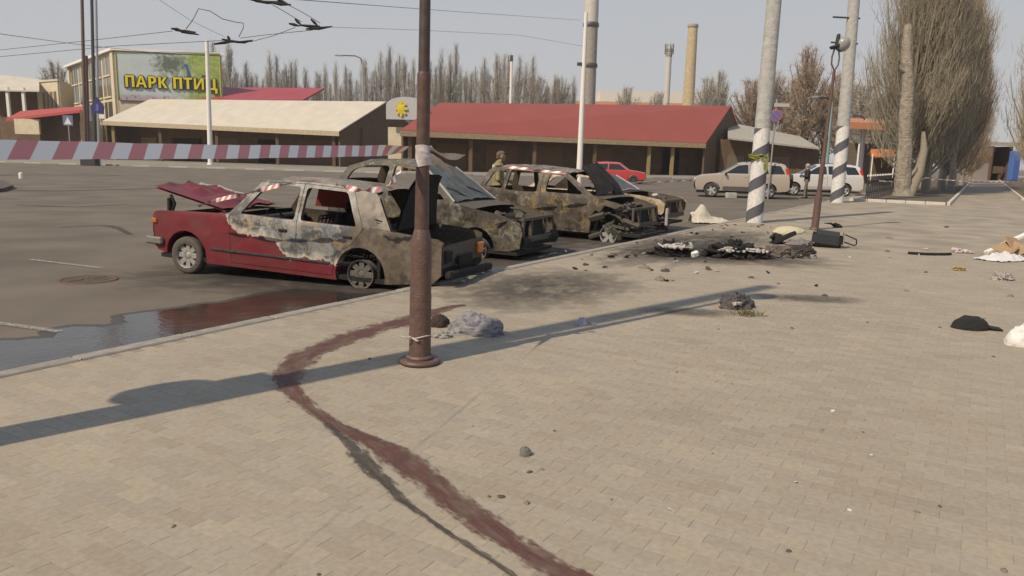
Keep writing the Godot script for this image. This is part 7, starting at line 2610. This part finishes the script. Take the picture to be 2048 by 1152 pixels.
func debris():
	# cloth bundle and its neighbours beside the brown post
	var floral = painted(128, 128, func(u, v):
		var k = Color(0.15, 0.145, 0.155).lerp(Color(0.24, 0.235, 0.25), clampf(0.5 + fb(u * 8.0, v * 6.0, 141.0) * 1.5, 0, 1))
		k = k.lerp(Color(0.06, 0.075, 0.06), smoothstep(0.14, 0.28, fb(u * 12.0, v * 9.0, 142.0)))
		return k.lerp(Color(0.13, 0.11, 0.15), smoothstep(0.18, 0.30, fb(u * 9.0, v * 7.0, 143.0))))
	solo("cloth_bundle", lump(0.28, 0.20, 0.17, 3.0, 0.20, 1.15, 0.0, 60, 30), textured(floral, 0.9), "crumpled grey patterned cloth bundle lying right of the brown post", "cloth", Vector3(-0.35, 0.00, -7.00) + Vector3(0, 0, -0.12), -0.25)
	solo("dark_bundle", lump(0.105, 0.115, 0.11, 7.0, 0.16, 1.2), noisy(Color(0.022, 0.014, 0.012), Color(0.05, 0.032, 0.027), 3.0, 0.95, 0.03, 144), "small dark brown rounded bundle between the brown post and the grey cloth", "bundle", Vector3(-0.72, 0.00, -7.32) + Vector3(0, 0, -0.08))
	solo("cloth_scrap", lump(0.10, 0.06, 0.07, 9.0, 0.35, 2.0), noisy(Color(0.18, 0.18, 0.165), Color(0.40, 0.39, 0.36), 4.0, 0.9, 0.03, 145), "small pale grey rag at the right side of the brown post", "rag", Vector3(-0.66, 0.00, -6.92))
	# crumpled tissue
	solo("paper_tissue", lump(0.05, 0.075, 0.05, 12.0, 0.45, 2.4), flat(Color(0.48, 0.46, 0.54), 0.9), "crumpled lilac-white tissue in the middle of the square", "tissue", Vector3(0.73, 0.00, -7.59))
	solo("paper_scrap", scraps(61, 5, 0.07, 0.03, 0.03, 0.06), noisy(Color(0.12, 0.11, 0.1), Color(0.3, 0.28, 0.28), 5.0, 0.9, 0.03, 146), "grey shred beside the lilac-white tissue", "scrap", Vector3(0.84, 0.00, -7.58))
	# torn black bag with weeds
	var o = thing("torn_bag", "torn black bag with pale lining showing, in the middle right of the square", "bag", Vector3(2.67, 0.00, -8.65) + Vector3(0, 0, -0.1), 0.4)
	part(o, "bag_body", lump(0.22, 0.17, 0.15, 15.0, 0.30, 1.7), noisy(Color(0.03, 0.026, 0.026), Color(0.11, 0.10, 0.10), 2.5, 0.7, 0.02, 147))
	part(o, "lining", scraps(62, 7, 0.08, 0.03, 0.04, 0.09), flat(Color(0.36, 0.32, 0.30), 0.8), Vector3(-0.14, 0.06, 0.13))
	solo("weed_clump", grass_tuft(80, 0.13, 0.10), noisy(Color(0.10, 0.09, 0.035), Color(0.24, 0.20, 0.10), 4.0, 0.9, 0.03, 148), "wilted yellow-green tuft spilling from the torn black bag", "weeds", Vector3(2.67, 0.00, -8.31))
	# black cap and white bag at the right
	o = thing("black_cap", "flat black cap lying alone on the right of the square", "cap", Vector3(4.94, 0.00, -7.81) + Vector3(0, 0, -0.08))
	part(o, "crown", lump(0.19, 0.135, 0.15, 18.0, 0.10, 1.0), noisy(Color(0.008, 0.007, 0.008), Color(0.02, 0.018, 0.018), 3.0, 0.95, 0.03, 149))
	var s := Shape.new()
	s.box(Vector3(0.22, 0.02, 0.05), Vector3(0.14, 0.018, 0.15), Basis.from_euler(Vector3(0, -0.3, -0.12)), 0.006)
	part(o, "peak", s, M.black)
	solo("plastic_bag", lump(0.16, 0.20, 0.13, 21.0, 0.14, 1.1), flat(Color(0.62, 0.60, 0.58), 0.6), "white plastic bag cut by the right edge of the picture", "bag", Vector3(5.01, 0.00, -7.11) + Vector3(0, 0, -0.06))
	# charred heap beside the wrecks
	o = thing("charred_heap", "charred black heap with white ash flakes, left of the long charred heap", "heap", Vector3(2.91, 0.00, -13.34) + Vector3(0, 0, -0.25))
	part(o, "heap_body", lump(0.36, 0.22, 0.26, 31.0, 0.45, 2.0), M.char)
	part(o, "ash_flakes", scraps(71, 34, 0.30, 0.16, 0.07, 0.2), M.ash, Vector3(0.06, 0.15, 0.12))
	part(o, "char_scraps", scraps(72, 34, 0.44, 0.3, 0.05, 0.15), M.char)
	s = Shape.new()
	s.box(Vector3(0.0, 0.06, 0.0), Vector3(0.13, 0.10, 0.08), Basis.from_euler(Vector3(0.2, 0.4, 0.3)), 0.015)
	solo("white_carton", s, flat(Color(0.72, 0.71, 0.69), 0.7), "small bright white carton between the two charred heaps", "carton", Vector3(3.26, 0.00, -13.34))
	o = thing("charred_heap", "long charred heap of burnt belongings with grey ash, in front of the striped pole", "heap", Vector3(4.05, 0.00, -13.28) + Vector3(0, 0, -0.3))
	part(o, "heap_body", lump(0.58, 0.26, 0.34, 35.0, 0.5, 2.2), M.char)
	part(o, "ash_flakes", scraps(73, 54, 0.5, 0.2, 0.05, 0.17), M.ash, Vector3(0.1, 0.12, 0.24))
	part(o, "char_scraps", scraps(74, 60, 0.75, 0.42, 0.05, 0.2), M.char)
	o = thing("charred_heap", "low brown scorched bundle of clothes right of the long charred heap", "heap", Vector3(4.89, 0.00, -13.63) + Vector3(0, 0, -0.2))
	part(o, "heap_body", lump(0.38, 0.2, 0.28, 39.0, 0.5, 2.0), noisy(Color(0.05, 0.04, 0.03), Color(0.2, 0.17, 0.14), 1.6, 0.95, 0.02, 151))
	part(o, "char_scraps", scraps(75, 34, 0.75, 0.4, 0.05, 0.16), M.char)
	solo("scorched_board", scraps(76, 3, 0.1, 0.05, 0.4, 0.55), M.char, "black scorched strip behind the brown scorched bundle", "scrap", Vector3(5.71, 0.00, -16.06))
	# suitcase, leaning open
	o = thing("suitcase", "dark blue suitcase on its side at the thin lamp post's foot", "suitcase", Vector3(6.54, 0.00, -15.42) + Vector3(0, 0, -0.18), -0.35)
	s = Shape.new()
	s.box(Vector3(0, 0.17, 0), Vector3(0.58, 0.33, 0.40), Basis(Vector3(0, 0, 1), -0.09), 0.07)
	part(o, "shell", s, noisy(Color(0.008, 0.010, 0.014), Color(0.045, 0.05, 0.058), 2.6, 0.85, 0.02, 152))
	s = Shape.new()
	s.tube([Vector3(0.3, 0.3, 0.12), Vector3(0.55, 0.20, 0.14), Vector3(0.57, 0.10, 0.0), Vector3(0.55, 0.05, -0.12), Vector3(0.3, 0.12, -0.12)], 0.014, 6)
	part(o, "handle", s, M.black)
	s = Shape.new()
	s.box(Vector3(0.315, 0.19, 0.0), Vector3(0.02, 0.28, 0.3), Basis.IDENTITY, 0.004)
	part(o, "side_panel", s, noisy(Color(0.18, 0.16, 0.14), Color(0.34, 0.31, 0.28), 3.0, 0.9, 0.02, 153))
	for wz in [-0.15, 0.15]:
		s = Shape.new()
		s.lathe([Vector2(0, 0.015), Vector2(0.035, 0.015), Vector2(0.035, -0.015), Vector2(0, -0.015)], 12, Transform3D(Basis(Vector3.RIGHT, PI / 2), Vector3(-0.33, 0.06, wz)))
		part(o, "castor", s, M.rubber)
	solo("dark_bag", lump(0.30, 0.17, 0.2, 43.0, 0.25, 1.6), noisy(Color(0.02, 0.016, 0.018), Color(0.075, 0.06, 0.062), 2.0, 0.8, 0.02, 154), "dark plum holdall in front of the dark blue suitcase", "bag", Vector3(5.52, 0.00, -14.25) + Vector3(0, 0, -0.1))
	solo("grey_jacket", sheet_heap(0.32, 0.2, 0.14, 46.0), noisy(Color(0.12, 0.11, 0.11), Color(0.26, 0.24, 0.235), 2.0, 0.9, 0.02, 155), "grey jacket lying left of the dark blue suitcase", "jacket", Vector3(6.09, 0.00, -15.86))
	solo("cream_rug", lump(0.42, 0.17, 0.30, 49.0, 0.10, 1.0), noisy(Color(0.36, 0.32, 0.21), Color(0.58, 0.53, 0.38), 2.2, 0.95, 0.02, 156), "flat cream patterned cloth left of the thin lamp post's foot", "cloth", Vector3(6.83, 0.00, -18.58), 0.15)
	solo("white_tarp", tarp(), noisy(Color(0.42, 0.38, 0.30), Color(0.60, 0.56, 0.47), 1.2, 0.9, 0.02, 157), "crumpled off-white sheet on the road between the last wreck and the striped pole", "sheet", Vector3(5.82, -0.10, -21.96) + Vector3(0, 0, -0.2))
	solo("burnt_scrap", scraps(77, 4, 0.18, 0.08, 0.14, 0.26), M.char, "black scrap right behind the thin lamp post's foot", "scrap", Vector3(8.83, 0.00, -20.56))
	# scatter on the right: cardboard, film, papers
	o = thing("cardboard_box", "collapsed brown cardboard box with white film at the right edge", "box", Vector3(9.55, 0.00, -14.12) + Vector3(0, 0, -0.3), 0.3)
	var card = noisy(Color(0.30, 0.19, 0.10), Color(0.42, 0.29, 0.17), 1.5, 0.9, 0.02, 158)
	for e in [[Vector3(0.1, 0.18, 0.0), Vector3(0.6, 0.02, 0.45), Vector3(0.35, 0.2, 0.25)], [Vector3(-0.1, 0.12, 0.12), Vector3(0.5, 0.02, 0.3), Vector3(-0.6, 0.5, 0.1)], [Vector3(0.3, 0.22, -0.1), Vector3(0.5, 0.02, 0.4), Vector3(0.9, 0.1, -0.2)]]:
		s = Shape.new()
		s.box(e[0], e[1], Basis.from_euler(e[2]), 0.004)
		part(o, "flap", s, card)
	solo("plastic_film", sheet_heap(0.5, 0.28, 0.16, 52.0), flat(Color(0.60, 0.57, 0.56), 0.5), "white plastic film over the front of the collapsed cardboard box", "film", Vector3(9.29, 0.00, -14.08), 0.4)
	s = Shape.new()
	s.box(Vector3(0.0, 0.42, 0.0), Vector3(1.15, 0.09, 0.10), Basis.from_euler(Vector3(0, 0.15, 0.42)), 0.02)
	solo("white_batten", s, flat(Color(0.66, 0.63, 0.58), 0.6), "pale batten sloping up over the collapsed cardboard box", "batten", Vector3(9.94, 0.00, -14.77) + Vector3(0, -0.16, -0.2))
	solo("dark_strip", curved_strip(), M.char, "dark curved strip lying left of the pink papers", "strip", Vector3(8.18, 0.00, -14.60))
	solo("pink_papers", scraps(78, 12, 0.32, 0.16, 0.08, 0.18), noisy(Color(0.38, 0.26, 0.26), Color(0.58, 0.52, 0.52), 2.5, 0.8, 0.02, 159), "scattered pink and white papers left of the cardboard box", "papers", Vector3(9.13, 0.00, -15.17))
	solo("yellow_packet", scraps(79, 5, 0.07, 0.04, 0.09, 0.15), noisy(Color(0.20, 0.13, 0.05), Color(0.46, 0.35, 0.10), 3.0, 0.7, 0.02, 160), "small brown and yellow packet below the pink papers", "packet", Vector3(7.48, 0.00, -12.46))
	solo("grey_wrapper", lump(0.16, 0.12, 0.10, 55.0, 0.5, 2.4), noisy(Color(0.2, 0.18, 0.16), Color(0.48, 0.45, 0.42), 3.0, 0.7, 0.02, 161), "crumpled grey wrapper below the cardboard box", "wrapper", Vector3(7.59, 0.00, -11.49))
	solo("concrete_block", bevelled(Vector3(0.5, 0.27, 0.3)), M.concrete, "pale concrete block on the road before the beige off-roader", "block", Vector3(11.00, -0.10, -38.31))
	# stone in the foreground, then small loose bits
	solo("stone", lump(0.035, 0.058, 0.03, 58.0, 0.22, 1.0, 0.0, 12, 7), noisy(Color(0.10, 0.095, 0.085), Color(0.17, 0.16, 0.145), 5.0, 0.95, 0.03, 162), "single pointed grey stone in the foreground", "stone", Vector3(0.10, 0.00, -4.11))
	var bits = [0.022, 0.012, 0.030, 0.030, 0.090, 0.080, 0.050, 0.040, 0.050, 0.030, 0.040, 0.100, 0.090, 0.100, 0.050, 0.020, 0.025, 0.012, 0.014, 0.014, 0.012, 0.012, 0.012, 0.014, 0.014, 0.016, 0.016, 0.016, 0.012, 0.010, 0.020, 0.016, 0.020, 0.022, 0.012, 0.060, 0.020, 0.020, 0.020, 0.040, 0.020, 0.020]
	var bm = [noisy(Color(0.05, 0.045, 0.04), Color(0.12, 0.11, 0.095), 6.0, 0.95, 0.03, 163), noisy(Color(0.12, 0.10, 0.08), Color(0.22, 0.19, 0.15), 6.0, 0.95, 0.03, 164)]
	for i in bits.size():
		var q = bits[i]
		var sh = lump(q, q * 0.55, q * 0.7, 60.0 + i, 0.35, 1.6, 0.0, 9, 5)
		solo("pebble", sh, bm[i % 2], "small dark loose bit lying on the paving", "pebble", bit_at(i), i * 1.1, "loose bits scattered over the paving")
	# charred flakes blown over the sooty paving by the noses of the wrecks
	var fr := RandomNumberGenerator.new()
	fr.seed = 4242
	for i in 60:
		var at = st(fr.randf_range(2.5, 14.0), 0.15 + absf(fr.randfn()) * 1.3, 0.001)
		var sz = fr.randf_range(0.03, 0.10)
		solo("charred_flake", scraps(300 + i, 1 + i % 3, sz * 0.7, sz * 0.5, sz * 0.7, sz * 1.3), [M.char, M.rust, M.char, M.ash][i % 4], "small charred flake on the sooty paving by the wrecks", "flake", at, i * 0.9, "charred flakes by the wrecks")
	var chips = [Vector3(2.26, 0.00, -5.02), Vector3(0.81, 0.00, -3.46), Vector3(2.16, 0.00, -4.23), Vector3(6.28, 0.00, -13.89), Vector3(7.92, 0.00, -14.55), Vector3(11.35, 0.00, -18.32), Vector3(10.52, 0.00, -18.48), Vector3(0.98, 0.00, -13.76), Vector3(1.71, 0.00, -3.50), Vector3(1.56, 0.00, -3.82)]
	for i in chips.size():
		solo("paper_chip", scraps(200 + i, 1, 0.0, 0.0, 0.018 + 0.004 * (chips[i].length() - 3.0) * 0.5, 0.03 + 0.004 * (chips[i].length() - 3.0) * 0.5), flat(Color(0.5, 0.48, 0.45), 0.8), "tiny white chip on the paving", "chip", chips[i], i * 0.7, "white chips scattered over the paving")

func bit_at(i: int) -> Vector3:
	return [Vector3(-0.03, 0.00, -3.56), Vector3(0.53, 0.00, -3.56), Vector3(2.30, 0.00, -10.62), Vector3(5.76, 0.00, -17.84), Vector3(12.38, 0.00, -21.48), Vector3(8.92, 0.00, -17.77), Vector3(4.10, 0.00, -9.68), Vector3(3.80, 0.00, -10.58), Vector3(7.54, 0.00, -15.03), Vector3(7.06, 0.00, -13.96), Vector3(6.74, 0.00, -12.12), Vector3(2.11, 0.00, -11.81), Vector3(2.37, 0.00, -11.53), Vector3(2.13, 0.00, -10.68), Vector3(3.57, 0.00, -11.08), Vector3(2.13, 0.00, -7.53), Vector3(2.94, 0.00, -7.67), Vector3(1.73, 0.00, -5.62), Vector3(1.36, 0.00, -5.91), Vector3(1.07, 0.00, -6.23), Vector3(0.29, 0.00, -4.51), Vector3(1.21, 0.00, -4.20), Vector3(2.29, 0.00, -4.62), Vector3(2.04, 0.00, -4.65), Vector3(2.20, 0.00, -3.57), Vector3(2.05, 0.00, -3.50), Vector3(1.26, 0.00, -3.09), Vector3(-1.52, 0.00, -3.18), Vector3(-0.76, 0.00, -2.81), Vector3(-0.23, 0.00, -4.56), Vector3(-1.18, 0.00, -6.09), Vector3(0.19, 0.00, -3.91), Vector3(0.12, 0.00, -3.87), Vector3(0.10, 0.00, -3.50), Vector3(-0.09, 0.00, -3.56), Vector3(6.73, 0.00, -9.98), Vector3(4.42, 0.00, -6.67), Vector3(5.43, 0.00, -8.44), Vector3(3.91, 0.00, -8.06), Vector3(5.45, 0.00, -10.23), Vector3(4.61, 0.00, -7.89), Vector3(2.14, 0.00, -2.97)][i]

func bevelled(size: Vector3) -> Shape:
	var s := Shape.new()
	s.box(Vector3(0, size.y * 0.5, 0), size, Basis(Vector3.UP, 0.2), 0.015)
	return s

func grass_tuft(count: int, r: float, h: float) -> Shape:
	var q := RandomNumberGenerator.new()
	q.seed = 15
	var s := Shape.new()
	for k in count:
		var a = q.randf_range(0, TAU)
		var d = q.randf() * r
		var p = Vector3(cos(a) * d * 1.5, 0, sin(a) * d)
		twig(s, p, p + Vector3(q.randf_range(-0.08, 0.08), q.randf_range(0.3, 1.0) * h, q.randf_range(-0.05, 0.05)), 0.006)
	return s

func curved_strip() -> Shape:
	var s := Shape.new()
	var pts = []
	for k in 13:
		var t = k / 12.0
		pts.append(Vector3(lerpf(-0.42, 0.42, t), 0.025, 0.12 * sin(t * PI) - 0.06))
	s.tube(pts, 0.03, 6)
	return s

func tarp() -> Shape:
	# one high fold on the left, trailing off to the right
	var s := Shape.new()
	var p = []
	var u = []
	for i in 29:
		var row = []
		var ur = []
		for j in 17:
			var x = i / 28.0
			var z = j / 16.0 * 2.0 - 1.0
			var ridge = 0.50 * exp(-pow((x - 0.24) / 0.16, 2.0)) + 0.16 * exp(-pow((x - 0.6) / 0.3, 2.0)) + 0.22 * exp(-pow((x - 0.02) / 0.07, 2.0))
			var y = ridge * exp(-pow(z / 0.55, 2.0)) + 0.07 * absf(nz(x * 9.0, z * 3.0, 65.0))
			row.append(Vector3(lerpf(-0.62, 0.68, x) + 0.06 * nz(x * 3.0, z * 2.0, 66.0), y + 0.012, z * (0.34 - 0.18 * x) + 0.08 * nz(x * 4.0, z * 2.0, 67.0)))
			ur.append(Vector2(x, z))
		p.append(row)
		u.append(ur)
	s.sheet(p, u)
	return s
